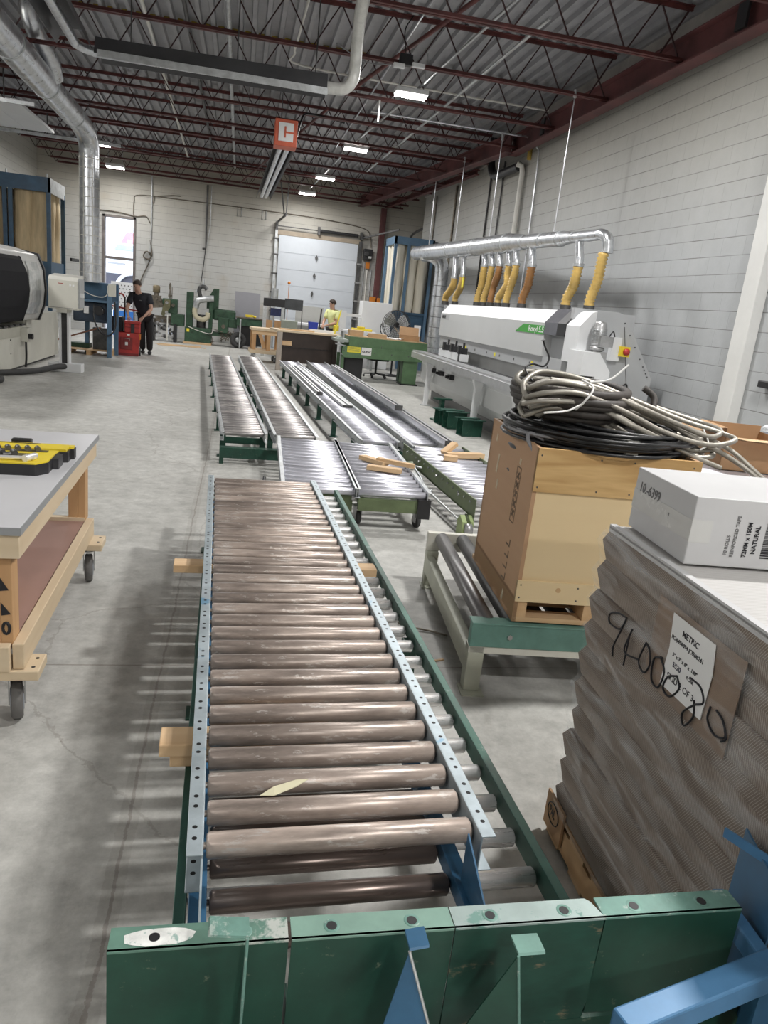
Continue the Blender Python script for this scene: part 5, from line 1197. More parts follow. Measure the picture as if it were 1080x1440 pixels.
MB().tube([dl(q) for q in bez([(4.6, 9.76, 2.90), (4.6, 9.60, 2.895), (4.62, 9.47, 2.84), (4.64, 9.45, 2.72), (4.64, 9.45, 2.66)], 5)], .073, 18).build('end_elbow', M['galv'], t)
MB().tube([dl(q) for q in bez([(4.55, 19.6, 3.12), (4.75, 19.4, 3.10), (4.95, 19.25, 2.95), (5.0, 19.2, 2.7), (5.0, 19.2, 2.4)], 6)], .17, 20).build('branch_elbow', M['galv'], t)
m = MB(); m.cyl(dl((5.0, 19.2, 2.45)), dl((5.0, 19.2, .0)), .17, 20); m.build('down_duct', M['galv'], t)
m = MB()
for k in range(9): m.tube([dl((5.0+.175*math.cos(a), 19.2+.175*math.sin(a), .3+k*.26)) for a in [2*PI*i/20 for i in range(20)]], .006, 5, closed=True)
m.build('duct_rings', M['steel_dark'], t)
HS = [(16.52, 2.48, 17.05, 4.50, 'hose', .072), (15.88, 2.50, 16.24, 4.52, 'hose', .062), (14.45, 2.66, 14.62, 4.72, 'hose', .068), (14.0, 2.655, 14.22, 4.72, 'hose', .06), (13.55, 2.64, 13.80, 4.72, 'hose_dark', .06), (13.05, 2.63, 13.36, 4.72, 'hose', .06), (12.68, 2.625, 12.92, 4.72, 'hose', .06), (11.95, 2.575, 12.15, 4.70, 'hose_dark', .066), (10.17, 2.52, 10.38, 4.70, 'hose', .066), (9.46, 2.66, 9.62, 4.66, 'hose', .066)]
side = ['farthest amber', 'second farthest amber, yellow tag beside it,', 'third from the far end, amber', 'fourth from the far end, amber', 'dark brown fifth from the far end,', 'sixth from the far end, strongly slanted amber', 'seventh from the far end, amber', 'lone dark amber eighth from the far end,', 'second nearest amber', 'nearest amber']
for i, (y0, z0, y1, xx, mt, r) in enumerate(HS):
    hx = 4.60
    tt = thing('dust_hose', side[i]+' ribbed dust hose dropping to the white machine', 'hose', (hx, y1, 1.90), 0, 'ribbed dust hoses on the machine')
    def hl(x, y, z): return (x-hx, y-y1, z-1.90)
    cu = {5: -.12, 4: .1, 6: .05}.get(i, 0)
    zt = z0
    path = bez([hl(hx, y0, zt), hl(hx, y0+.02, zt-.15), hl(hx+.02, (y0+y1)/2+cu, (zt+1.95)/2), hl(hx+.0, y1, 2.08), hl(hx, y1, 1.93)], 8)
    pp, rr = ribbed(path, r, .010, .05)
    MB().tube(pp, rr, 14).build('hose', M[mt], tt)
    m = MB(); m.cyl(hl(hx, y1, 1.90), hl(hx, y1, 1.985), r+.012, 16); m.build('lower_collar', M['steel_dark'], tt)
    if i < 9:
        zd = 3.10-(17-y0)*.0255-(.10 if y0 > 12.6 else .05)
        MB().tube(bez([hl(hx, y0+.10, zd+.03), hl(hx, y0+.07, zd-.10), hl(hx, y0+.02, (zd+zt)/2-.03), hl(hx, y0, zt+.04), hl(hx, y0, zt-.02)], 5), [r*.92]*21, 14).build('metal_elbow', M['galv'], tt)
        m = MB(); m.cyl(hl(hx, y0, zt-.01), hl(hx, y0, zt+.03), r+.012, 16); m.build('upper_collar', M['galv_dull'], tt)
tag(MB().tube([(0, 0, .16), (0, 0, .10)], .003, 5).box((0, 0, 0), (.01, .10, .20)).build('yellow_tag', M['yellow_tag'], loc=(4.52, 15.55, 2.36)), 'small yellow tag hanging beside the second dust hose', 'tag')
for i, (yy, zb) in enumerate(((11.25, 3.05), (14.4, 3.2), (16.85, 3.27), (19.3, 3.33))):
    tt = thing('suspension_rod', ORD[i]+' thin threaded rod from the camera holding the silver duct under the roof', 'rod', (4.6, yy, zb), 0, 'rods hanging the extraction duct')
    MB().cyl((0, 0, -.0), (0, 0, 5.0-zb), .010, 6).build('rod', M['galv'], tt)
    MB().cyl((0, 0, 1.0), (0, 0, 1.06), .02, 6).build('coupling', M['alu'], tt); MB().cyl((0, 0, 4.9-zb), (0, 0, 5.0-zb), .03, 6).build('clamp', M['alu'], tt)

# ------------------------------------------------------------------ green stands on the floor before the machine
t = thing('conveyor_stand', 'dark green single post stand on the floor before the white machine', 'stand', (3.28, 11.6, 0), .2)
box(-.14, .14, -.10, .10, 0, .02).build('base_plate', M['green_dark'], t); box(-.035, .035, -.035, .035, .02, .34).build('post', M['green_dark'], t); box(-.14, .16, -.06, .06, .34, .365).build('top_plate', M['green_dark'], t)
for i, (x, y, h, lab) in enumerate(((3.36, 10.25, .24, 'nearest dark green channel stand on the floor by the white machine'), (3.30, 10.85, .26, 'second dark green channel stand on the floor by the white machine'), (3.28, 11.25, .22, 'low green channel stand between the post stand and the others'))):
    t = thing('conveyor_stand', lab, 'stand', (x, y, 0), .15, 'green channel stands on the floor')
    m = MB(); m.bx(-.16, .16, -.10, -.094, 0, h); m.bx(-.16, .16, .094, .10, 0, h); m.bx(-.16, -.10, -.10, .10, 0, .01); m.bx(.10, .16, -.10, .10, 0, .01); m.build('side_plates', M['green_dark'], t)
    m = MB(); m.bx(-.19, .19, -.14, -.06, h, h+.012); m.bx(-.19, .19, .06, .14, h, h+.012); m.build('top_flanges', M['green_rail'], t)

# ------------------------------------------------------------------ right dust collector
def bag_sheet(x0, x1, y, z0, z1, n, amp, mb, along='X', seed=1):
    rnd = random.Random(seed); cols = n*6; rows = 10; vs = []
    for r in range(rows+1):
        for c in range(cols+1):
            f = c/cols; w = amp*math.sin(f*n*2*PI)+amp*.5*math.sin(f*n*3.7+seed)+amp*.35*math.sin(r*.9+f*9+seed)
            a = x0+(x1-x0)*f; z = z0+(z1-z0)*r/rows
            vs.append((a, y+w, z) if along == 'X' else (y+w, a, z))
    mb.add(vs, [(r*(cols+1)+c, r*(cols+1)+c+1, (r+1)*(cols+1)+c+1, (r+1)*(cols+1)+c) for r in range(rows) for c in range(cols)], True)
    return mb
def filter_bag(x, y, z0, z1, r, mat, parent, seed):
    rnd = random.Random(seed); vs = []; seg, rows = 16, 12
    for i in range(rows+1):
        f = i/rows; rr_ = r*(1-.10*math.sin(f*PI*3+seed)*.5)*(.93+.07*math.sin(f*PI))
        for k in range(seg):
            a = 2*PI*k/seg; w = 1+.10*math.sin(3*a+seed+f*2)+.05*math.sin(5*a+f*5)
            vs.append((x+rr_*w*math.cos(a), y+rr_*w*math.sin(a), z0+(z1-z0)*f))
    mb = MB(); mb.add(vs, [(i*seg+k, i*seg+(k+1) % seg, (i+1)*seg+(k+1) % seg, (i+1)*seg+k) for i in range(rows) for k in range(seg)], True)
    return mb.build('filter_bag', mat, parent)
t = thing('dust_collector', 'blue framed dust collector with cream filter bags behind the white machine', 'dust collector', (4.72, 22.3, 0))
def dcl(x, y, z): return (x-4.72, y-22.3, z)
fr_ = MB(); fr_.bx(-.56, .60, -.72, -.66, 3.47, 3.68); fr_.bx(-.56, -.50, -.72, .72, 3.47, 3.68); fr_.bx(-.56, .60, .66, .72, 3.47, 3.68); fr_.bx(.54, .60, -.72, .72, 3.47, 3.68); fr_.bx(-.5, .54, -.66, .66, 3.5, 3.54)
fr_.build('top_frame', M['blue_frame'], t)
for x, y in ((-.52, -.68), (-.14, -.70), (.56, -.68), (-.52, .68), (.56, .68)): box(x-.04, x+.04, y-.04, y+.04, 0, 3.5).build('post', M['blue_frame'], t)
k = 0
for x in (-.36, .02, .34):
    for y in (-.5, -.05, .4): filter_bag(x, y, 1.62, 3.5, .155, M['bag_white'], t, k); k += 1
b_ = MB(); b_.bx(-.5, .54, -.64, .64, 1.0, 1.62); b_.bx(-.54, .58, -.7, .7, 1.58, 1.64); b_.build('dust_bin', M['blue_machine'], t)
for x in (-.25, .3): box(x-.2, x+.2, -.66, -.64, 1.08, 1.5).build('bin_door', M['blue_machine'], t, bev=.01)

# ------------------------------------------------------------------ green table with printed plates
t = thing('feed_table', 'green steel feed table with yellow plate and thick right leg', 'machine table', (2.3, 16.95, 0))
box(.15, 1.98, .0, .9, .76, .985).build('upper_rail', M['green_machine'], t, bev=.006)
MB().prism([(.0, .60), (.05, .51), (2.02, .56), (2.02, .77), (.06, .765), (.0, .72)], 'Y', -.04, .02).build('front_beam', M['green_machine'], t)
box(.1, 2.0, .88, .94, .55, .78).build('rear_beam', M['green_machine'], t)
box(1.46, 1.80, .02, .36, .02, .60).build('leg', M['green_machine'], t, bev=.006); box(1.42, 1.84, -.02, .4, 0, .025).build('foot_plate', M['black'], t)
box(.0, .07, .05, .12, 0, .56).build('leg', M['green_machine'], t); box(.0, .07, .8, .87, 0, .56).build('leg', M['green_machine'], t); box(1.5, 1.7, .6, .85, 0, .60).build('leg', M['green_old'], t)
box(.13, 1.96, .03, .88, .985, 1.0).build('table_top', M['card_pale'], t)
b_ = MB(); b_.tube([(-.02, .2, .90), (-.02, .75, .90)], .055, 14); b_.bx(-.16, .15, .1, .85, .84, .90); b_.build('belt_end', pm('grey_belt', (.36, .40, .37), .6, 0, .1, 4.0), t)
m = MB(); m.beam((-.16, .05, .80), (.08, .0, .76), .02, .03); m.build('guard_bar', M['galv_dull'], t)
p_ = box(.11, .42, -.05, -.041, .635, .765).build('yellow_plate', M['yellow_tag'], t)
m = MB()
for zz_ in (.745, .715, .69, .665): m.bx(.14, .39, -.0525, -.05, zz_, zz_+.006)
m.build('print_lines', M['ink_grey'], p_)
p_ = box(.44, .67, -.05, -.041, .60, .765).build('white_plate', M['paper'], t)
text('QUPAC', .06, M['ink'], p_, (.455, -.053, .655), (1, 0, 0), (0, 0, 1), 'lettering', sx=1.0, bold=.002)
m = MB()
for x in (.04, .75, 1.15, 1.55): m.cyl((x, -.045, .66), (x, -.04, .66), .014, 8); 
for x in (.35, .9, 1.5): m.bx(x, x+.012, -.003, .0, .77, .83)
m.build('bolt_heads', M['steel_dark'], t)
tag(box(-.22, .22, -.2, .2, 0, .56).build('black_bin', M['black'], loc=(2.62, 17.35, 0), bev=.02), 'tall black bin standing under the green table', 'bin')
t = thing('desk_fan', 'large wire cage fan on a stand behind the green table', 'fan', (3.92, 19.05, 0), .15)
cg = MB(); R0 = .36
for k in range(7): cg.tube([((.06+k*.05)*math.cos(a), -.10+abs(.06+k*.05)*.08, 1.30+(.06+k*.05)*math.sin(a)) for a in [2*PI*i/28 for i in range(28)]], .0035, 4, closed=True)
for k in range(28):
    a = 2*PI*k/28; cg.tube([(.06*math.cos(a), -.10, 1.30+.06*math.sin(a)), (R0*math.cos(a), -.07, 1.30+R0*math.sin(a)), (R0*math.cos(a), .05, 1.30+R0*math.sin(a)), (.08*math.cos(a), .1, 1.30+.08*math.sin(a))], .0045, 4)
for yy in (-.07, .05): cg.tube([(R0*math.cos(a), yy, 1.30+R0*math.sin(a)) for a in [2*PI*i/36 for i in range(36)]], .009, 6, closed=True)
cg.build('wire_cage', M['steel_dark'], t)
for k in range(3):
    a = k*2*PI/3+.5; vs = []
    for i in range(7):
        f = i/6; rr_ = .05+.27*f; wd = .05+.10*math.sin(f*PI*.75)
        for s in (-1, 1): vs.append((rr_*math.cos(a)-s*wd*math.sin(a), -.02+s*.03, 1.30+rr_*math.sin(a)+s*wd*math.cos(a)))
    vs += [(p[0], p[1]+.004, p[2]) for p in vs]
    MB().add(vs, [(2*i, 2*i+1, 2*i+3, 2*i+2) for i in range(6)]+[(14+2*i+2, 14+2*i+3, 14+2*i+1, 14+2*i) for i in range(6)], True).build('blade', M['alu'], t)
MB().cyl((0, -.04, 1.30), (0, .16, 1.30), .07, 14).build('motor', M['black'], t)
MB().tube(bez([(-.40, .0, 1.30), (-.40, .0, 1.1), (-.2, .02, .9), (0, .02, .88), (.2, .02, .9), (.40, .0, 1.1), (.40, .0, 1.30)], 6), .012, 8).build('yoke', M['black'], t)
MB().cyl((0, .02, .03), (0, .02, .9), .025, 10).build('pole', M['black'], t); MB().lathe([(0, 0), (.26, 0), (.26, .02), (.05, .05), (0, .05)], (0, .02, 0), 20).build('base', M['black'], t)
t = thing('office_chair', 'black swivel office chair seen under and above the green table', 'chair', (3.36, 18.25, 0), .2)
box(-.25, .25, -.24, .24, .42, .50).build('seat', M['charcoal'], t, bev=.03)
MB().prism([(-.24, .62), (-.27, .90), (-.22, 1.0), (.22, 1.0), (.27, .90), (.24, .62)], 'Y', .20, .27).build('backrest', M['charcoal'], t, bev=.02)
box(-.03, .03, .22, .26, .44, .7).build('back_bar', M['black'], t); MB().cyl((0, 0, .08), (0, 0, .42), .028, 10).build('gas_column', M['black'], t)
for k in range(5):
    a = k*2*PI/5+.3; l = MB(); l.beam((.03*math.cos(a), .03*math.sin(a), .10), (.29*math.cos(a), .29*math.sin(a), .075), .04, .03); l.build('base_leg', M['black'], t)
    MB().lathe([(0, -.02), (.03, -.02), (.03, .02), (0, .02)], (.29*math.cos(a), .29*math.sin(a), .03), 12, M=eul(PI/2, 0, a)).build('caster', M['black'], t)
for x in (-.27, .27): MB().tube(bez([(x*.9, .05, .46), (x, .05, .6), (x, -.12, .66), (x, .12, .66)], 4), .018, 8).build('armrest', M['black'], t)
# things lying on the green table
def carton(label, x, y, z, w, d, h, a, mat='card', flaps=False, group=None):
    t = thing('carton', label, 'box', (x, y, z), a, group); tk = .005
    if flaps:
        m = MB(); m.bx(-w/2, w/2, -d/2, -d/2+tk, 0, h); m.bx(-w/2, w/2, d/2-tk, d/2, 0, h); m.bx(-w/2, -w/2+tk, -d/2, d/2, 0, h); m.bx(w/2-tk, w/2, -d/2, d/2, 0, h); m.bx(-w/2, w/2, -d/2, d/2, 0, tk); m.build('body', M[mat], t)
        box(-w/2, w/2, -.002, .002, -.0, d*.75).build('flap', M[mat], t).rotation_euler = (-.6, 0, 0)
        t.children[-1].location = (0, d/2, h)
        f = box(-.002, .002, -d/2, d/2, 0, w*.45).build('flap', M['card_pale'], t, loc=(-w/2, 0, h)); f.rotation_euler = (0, -.7, 0)
    else: box(-w/2, w/2, -d/2, d/2, 0, h).build('body', M[mat], t, bev=.004)
    return t
carton('open carton with raised flaps at the right end of the green table', 3.90, 17.3, 1.0, .46, .30, .12, -.15, 'card', True)
carton('flat tan parcel lying in the middle of the green table', 3.12, 17.2, 1.0, .42, .25, .09, -.05, 'card_pale')
carton('grey brown carton at the left end of the green table', 2.62, 17.25, 1.0, .32, .28, .13, .05, 'card_pale')
t = thing('propped_board', 'small white panel standing among the boxes beside the fan', 'panel', (4.22, 18.0, .0))
box(-.06, .10, -.01, .01, 0, 1.36).build('panel', M['white_panel'], t)
cp = MB(); rnd = random.Random(4)
vs = [(x*.07+rnd.uniform(-.02, .02), y*.07+rnd.uniform(-.02, .02), abs(rnd.gauss(0, .025))+.004) for y in range(5) for x in range(6)]
cp.add(vs, [(y*6+x, y*6+x+1, y*6+x+7, y*6+x+6) for y in range(4) for x in range(5)])
tag(cp.build('crumpled_sheet', M['paper'], loc=(3.40, 17.15, 1.0)), 'crumpled white sheet lying on the green table before the fan', 'sheet')
tag(box(-.42, .42, -.3, .3, 0, 1.82).build('white_cabinet', M['white_panel'], loc=(3.72, 21.2, 0), bev=.01), 'tall white cabinet beyond the green table', 'cabinet')

# ------------------------------------------------------------------ dark desk and lumber cart
t = thing('bench_desk', 'long bench with dark brown back panel and pale worktop', 'desk', (.88, 17.8, 0), math.radians(10))
box(-.02, 1.55, .0, .85, .90, .945).build('worktop', M['pine_pale_x'], t, bev=.004)
box(.08, 1.38, .02, .045, .20, .90).build('back_panel', M['dark_panel'], t); box(.08, 1.38, .012, .02, .55, .56).build('panel_seam', M['black'], t)
box(-.0, .11, .0, .08, 0, .90).build('leg', pm('grey_wood_post', (.40, .35, .30), .7, 0, .12, 4.0), t); box(1.36, 1.46, .0, .08, 0, .90).build('leg', M['dark_panel'], t)
for x in (.35, 1.36): box(x, x+.1, .75, .84, 0, .90).build('leg', M['dark_panel'], t)
box(.11, .34, -.015, .02, .60, .70).build('wood_block', M['pine_x'], t)
for i, (x, y, L, w, a, lab) in enumerate(((1.2, 18.1, .55, .10, .1, 'pale board offcut at the left end of the dark desk'), (1.55, 18.25, .42, .14, .3, 'second board offcut stacked on the dark desk'), (1.50, 18.1, .5, .09, -.05, 'narrow board offcut in front on the dark desk'))):
    tag(box(-L/2, L/2, -w/2, w/2, 0, .03+.0*i).build('board_offcut', M['pine_x'], loc=(x, y, .947 if i != 1 else .947), rz=a), lab, 'board', 'board offcuts on the desk')
tag(box(-.4, .4, -.05, .05, 0, .06).build('white_rail', M['white'], loc=(2.05, 18.5, .947), rz=.17), 'white plastic rail lying on the right half of the dark desk', 'rail')
t = thing('lumber_cart', 'wooden cart on casters beside the dark desk', 'cart', (.62, 20.0, 0), .05)
box(-.35, .45, -.4, .4, .80, .86).build('top', M['pine_pale_x'], t); box(-.33, .42, -.37, .37, .60, .80).build('apron', M['pine_x'], t) if False else box(-.33, .42, -.38, -.34, .70, .80).build('apron', M['pine_x'], t)
for x in (-.27, .10, .38): 
    for y in (-.33, .3): box(x-.05, x+.05, y-.04, y+.04, .31, .80).build('leg', M['pine_z'], t)
box(-.36, .45, -.4, .4, .22, .31).build('base', M['pine_pale_x'], t)
MB().beam((-.0, -.35, .36), (-.12, -.35, .70), .09, .04, (0, 1, 0)).build('brace', M['pine_z'], t)
for x, y in ((-.25, -.3), (.3, -.3), (-.25, .3), (.3, .3)): caster(t, x, y, .07, .04, .22, .4, 'rubber', 'caster_hub')
# ------------------------------------------------------------------ left: panel saw / CNC machine
t = thing('cnc_machine', 'big cream machine with black curved hood at the left edge', 'machine', (-3.7, 9.0, 0))
MB().prism([(0, .05), (0, .72), (-.06, .76), (-1.7, .76), (-1.7, .05)], 'Y', 0, 7.7).build('base_cabinet', M['cnc_cream'], t)
box(.0, .012, 5.3, 7.6, .10, .86).build('side_door', M['cnc_cream'], t); box(-1.6, -.01, 5.2, 7.7, .76, .90).build('rear_deck', M['cnc_cream'], t)
box(-.9, -.05, 0, 7.6, 0, .05).build('plinth', M['black'], t)
m = MB()
for k in range(8): m.bx(-.02, .035, 2.6+k*.33, 2.8+k*.33, .735, .765)
m.build('hinge_strip', M['steel_dark'], t)
box(.001, .014, 2.9, 4.9, .56, .72).build('vent_panel', pm('darker_cream', (.50, .49, .42), .5, 0, .05, 2.0), t)  # panel in a darker cream than the base cabinet
for y in (4.35, 6.3):
    for z in (.30, .52): MB().cyl((.0, y, z), (.008, y, z), .015, 8).build('screw', M['steel_dark'], t)
box(.0, .12, 4.95, 5.18, .46, .70).build('switch_box', M['cnc_cream'], t, bev=.01); MB().cyl((.12, 5.0, .56), (.19, 5.0, .56), .05, 14).build('switch_knob', M['black'], t)
MB().tube(bez([(.06, 5.05, .46), (.06, 5.05, .2), (.05, 5.03, .02)], 5), .018, 8).build('power_cord', M['cable'], t)
MB().cyl((.0, 3.35, .45), (.05, 3.35, .45), .05, 14).build('round_knob', M['black'], t)
bh = MB(); bh.prism([(.22, .86), (.30, 1.10), (.33, 1.35), (.30, 1.62), (.20, 1.86), (-.2, 1.93), (-1.5, 1.93), (-1.5, .80), (-.2, .78)], 'Y', 1.2, 4.3)
bh.build('black_hood', M['black_matte'], t, bev=.06)
gh = MB(); gh.prism([(.14, .84), (.235, 1.10), (.26, 1.35), (.235, 1.68), (.14, 1.93), (-.2, 2.02), (-1.5, 2.02), (-1.5, .84)], 'Y', 1.0, 5.55); gh.build('grey_hood', M['cnc_grey'], t, bev=.03)
wd = MB(); wd.strip([(.196, .96), (.252, 1.15), (.270, 1.35), (.248, 1.66), (.20, 1.80)], 'Y', 4.55, 5.25, -.012)
wd.build('hood_window', pm('hazy_window', (.58, .60, .60), .12, 0, .12, 7.0, col2=(.74, .75, .74), thr=.52, chip=3), t)
ed = MB(); ed.prism([(.16, .82), (.26, 1.10), (.285, 1.35), (.26, 1.70), (.16, 1.96), (-.1, 2.0), (-.1, .82)], 'Y', 5.55, 5.63); ed.build('black_edge', M['black'], t)
box(-.75, -.18, 6.0, 6.6, .9, 1.92).build('rear_box', M['cnc_cream'], t, bev=.01)
t = thing('electrical_cabinet', 'cream electrical cabinet on a white post with floor base beside the big machine', 'cabinet', (-2.98, 13.97, 0))
box(-.24, .235, -.12, .35, 1.08, 1.56).build('case', M['cnc_cream'], t, bev=.008)
MB().prism([(-.12, 1.56), (.35, 1.56), (.35, 1.66), (-.05, 1.62)], 'X', -.24, .235).build('sloped_top', pm('light_cream', (.74, .73, .67), .4, 0, .04, 2.0), t)
box(-.08, .0, -.124, -.12, 1.50, 1.51).build('sticker', M['red'], t); box(-.235, .22, -.123, -.12, 1.10, 1.105).build('door_seam', M['steel_dark'], t)
for x in (.10, .15): box(x, x+.03, -.124, -.12, 1.47, 1.50).build('label', M['paper'], t)
box(.235, .26, -.08, .3, 1.12, 1.60).build('hinge_side', M['machine_side'], t); box(.25, .31, -.05, .05, 1.30, 1.37).build('connector', M['white'], t)
box(-.12, .05, -.1, .3, 1.02, 1.08).build('mount_plate', M['cnc_cream'], t)
m = MB(); m.bx(-.10, -.065, .0, .16, .02, 1.02); m.bx(.03, .062, .0, .16, .02, 1.02); m.build('post', M['white'], t); box(-.065, .03, .03, .13, .02, 1.02).build('cable_channel', M['rubber'], t)
box(-.29, .27, -.03, .22, 0, .155).build('floor_base', M['white'], t, bev=.01)
box(-.12, -.09, -.01, .03, .90, 1.02).build('clip', M['white'], t)
tag(MB().tube(bez([(-2.99, 13.96, .10), (-3.1, 13.75, .10), (-3.3, 13.3, .06), (-3.62, 12.8, .055), (-4.1, 12.2, .055)], 8), .05, 12).build('floor_hose', M['rubber']), 'black hose on the floor from the white post to the big machine', 'hose')
tag(MB().tube(bez([(-3.70, 12.0, .05), (-3.52, 12.05, .055), (-3.45, 11.85, .055), (-3.6, 11.6, .05)], 8), .05, 12).build('floor_hose', M['rubber']), 'short loop of black hose on the floor at the left edge', 'hose')

# ------------------------------------------------------------------ left dust collector
t = thing('dust_collector', 'tall blue framed dust collector with tan filter bags behind the big machine at left', 'dust collector', (-5.2, 19.7, 0))
m = MB(); m.bx(-1.0, .86, -.72, -.68, 3.39, 3.70); m.build('front_fascia', M['blue_machine'], t)
m = MB(); m.bx(.82, .86, -.72, .80, 3.39, 3.70); m.build('side_fascia', M['galv_dull'], t)
m = MB(); m.bx(-1.0, .82, -.68, .78, 3.62, 3.66); m.build('top_panel', M['blue_machine'], t)
for x, y in ((.82, -.68), (.02, -.68), (-.10, -.68), (-.95, -.68), (.82, .74), (-.95, .74)): box(x-.045, x+.045, y-.03, y+.03, 0, 3.5).build('post', M['blue_machine'], t)
k = 0
for x in (-.75, -.42, .25, .56):
    filter_bag(x, -.42, 1.9, 3.45, .21, M['bag_tan'], t, k); k += 1
for x, y in ((.60, .0), (.60, .42), (-.3, .3), (.1, .3)):
    filter_bag(x, y, 1.9, 3.45, .21, M['bag_tan'], t, k); k += 1
box(-.98, .84, -.66, .76, .9, 1.9).build('hopper', M['blue_machine'], t)
m = MB()
for x in (-.25, -.05, .8): m.cyl((x, -.70, 3.70), (x, -.70, 3.78), .02, 6)
m.build('lifting_bolts', M['galv_dull'], t)
tag(MB().beam((-4.30, 20.9, 2.04), (-4.12, 23.4, 2.05), .05, .08).build('wall_rail', M['black']), 'black rail behind the left dust collector toward the far wall', 'rail')

# ------------------------------------------------------------------ big silver duct on the left
t = thing('extraction_duct', 'big silver duct rising from the blue machine and bending toward the upper left', 'duct', (-3.18, 17.25, 1.56))
def d2(p): return (p[0]+3.18, p[1]-17.25, p[2]-1.56)
MB().cyl(d2((-3.18, 17.25, 1.56)), d2((-3.18, 17.25, 4.10)), .195, 24).build('vertical_pipe', M['galv'], t)
m = MB()
for k in range(13): m.tube([d2((-3.18+.199*math.cos(a), 17.25+.199*math.sin(a), 1.75+k*.185)) for a in [2*PI*i/24 for i in range(24)]], .008, 5, closed=True)
for a in (3.6, 4.3, 5.2): m.tube([d2((-3.18+.202*math.cos(a), 17.25+.202*math.sin(a), z)) for z in (1.6, 4.05)], .008, 5)
m.build('wire_rings', M['pvc'], t)
MB().tube([d2(q) for q in bez([(-3.18, 17.25, 4.05), (-3.18, 17.2, 4.25), (-3.2, 17.0, 4.42), (-3.24, 16.5, 4.52), (-3.26, 16.1, 4.55)], 5)], .20, 24).build('elbow', M['galv'], t)
MB().cyl(d2((-3.26, 16.2, 4.545)), d2((-3.30, 14.2, 4.60)), .205, 24).build('sloping_pipe', M['galv'], t)
MB().cyl(d2((-3.30, 14.3, 4.60)), d2((-3.37, 10.2, 4.72)), .222, 24, .235).build('wide_pipe', M['galv'], t)
for y, r in ((16.15, .212), (14.25, .232), (12.3, .24)): MB().cyl(d2((-3.26-(16.2-y)*.018, y, 4.545+(16.2-y)*.03)), d2((-3.26-(16.2-y)*.018, y-.05, 4.547+(16.2-y)*.03)), r, 24).build('seam', M['galv_dull'], t)
MB().tube([d2(q) for q in bez([(-3.28, 13.2, 5.50), (-3.27, 13.2, 5.3), (-3.22, 13.35, 5.10), (-3.12, 13.8, 4.88), (-3.12, 14.1, 4.68)], 6)], .13, 18).build('branch_elbow', M['galv'], t)

# ------------------------------------------------------------------ blue hopper machine under the duct
t = thing('blue_hopper', 'blue steel hopper machine on legs under the big silver duct', 'machine', (-3.1, 17.3, 0))
MB().prism([(-.27, 1.22), (.36, 1.18), (.36, 1.53), (-.27, 1.57)], 'Y', -.0, .75).build('tank', M['blue_machine'], t)
box(-.30, .38, -.03, .78, 1.155, 1.20).build('tank_flange', M['blue_frame'], t); box(-.28, .37, -.01, .76, 1.54, 1.57).build('top_rim', M['blue_frame'], t)
for x, y in ((.32, .0), (-.27, .7), (.35, .72)): box(x-.045, x+.045, y-.045, y+.045, 0, 1.55).build('leg', M['blue_frame'], t)
box(.29, .45, -.05, .0, 1.30, 1.56).build('control_box', M['cnc_cream'], t, bev=.01)
box(-.45, .25, .1, .6, .72, 1.15).build('fan_housing', pm('dark_navy_housing', (.03, .045, .07), .45, .1, .2, 4), t, bev=.03)
MB().cyl((.10, .1, .98), (.10, -.06, .98), .10, 14).build('motor', M['black'], t); box(-.22, -.12, .06, .1, .9, 1.05).build('label', M['paper'], t)
MB().tube(bez([(.0, .0, 1.1), (.02, -.1, .8), (.15, -.12, .55), (.33, -.1, .48), (.45, -.05, .7), (.42, .0, 1.2)], 6), .018, 8).build('power_cord', M['cable'], t)
MB().tube(bez([(-.22, -.05, 1.38), (-.05, -.06, 1.30), (.15, -.06, 1.27), (.27, -.06, 1.33), (.28, -.05, 1.52)], 6), .009, 6).build('white_cord', M['pvc'], t)
tag(MB().beam((-3.95, 17.1, .25), (-3.0, 17.5, .62), .03, .03).build('rusty_bar', pm('rusty_bar', (.22, .10, .06), .7, .1, .2, 6.0)), 'rusty bar leaning behind the white post near the pallet', 'bar')
t = thing('pallet', 'small wooden pallet under the blue hopper machine', 'pallet', (-3.25, 17.9, 0))
m = MB()
for x in (-.5, -.05, .38): m.bx(x, x+.09, -.4, .4, 0, .10)
m.build('runners', M['pine'], t); m = MB()
for k in range(5): m.bx(-.5, .47, -.4+k*.17, -.28+k*.17, .10, .12)
m.build('boards', M['pine_x'], t)
tag(box(-.14, .16, -.16, .16, 0, .48).build('steel_box', M['steel_dark'], loc=(-3.06, 17.85, .12), bev=.01), 'dark steel box standing on the small pallet', 'box')
tag(box(-.35, .1, -.15, .2, 0, .10).build('green_plate', M['green_old'], loc=(-3.4, 18.0, .12)), 'flat dark green casting lying on the small pallet', 'casting')

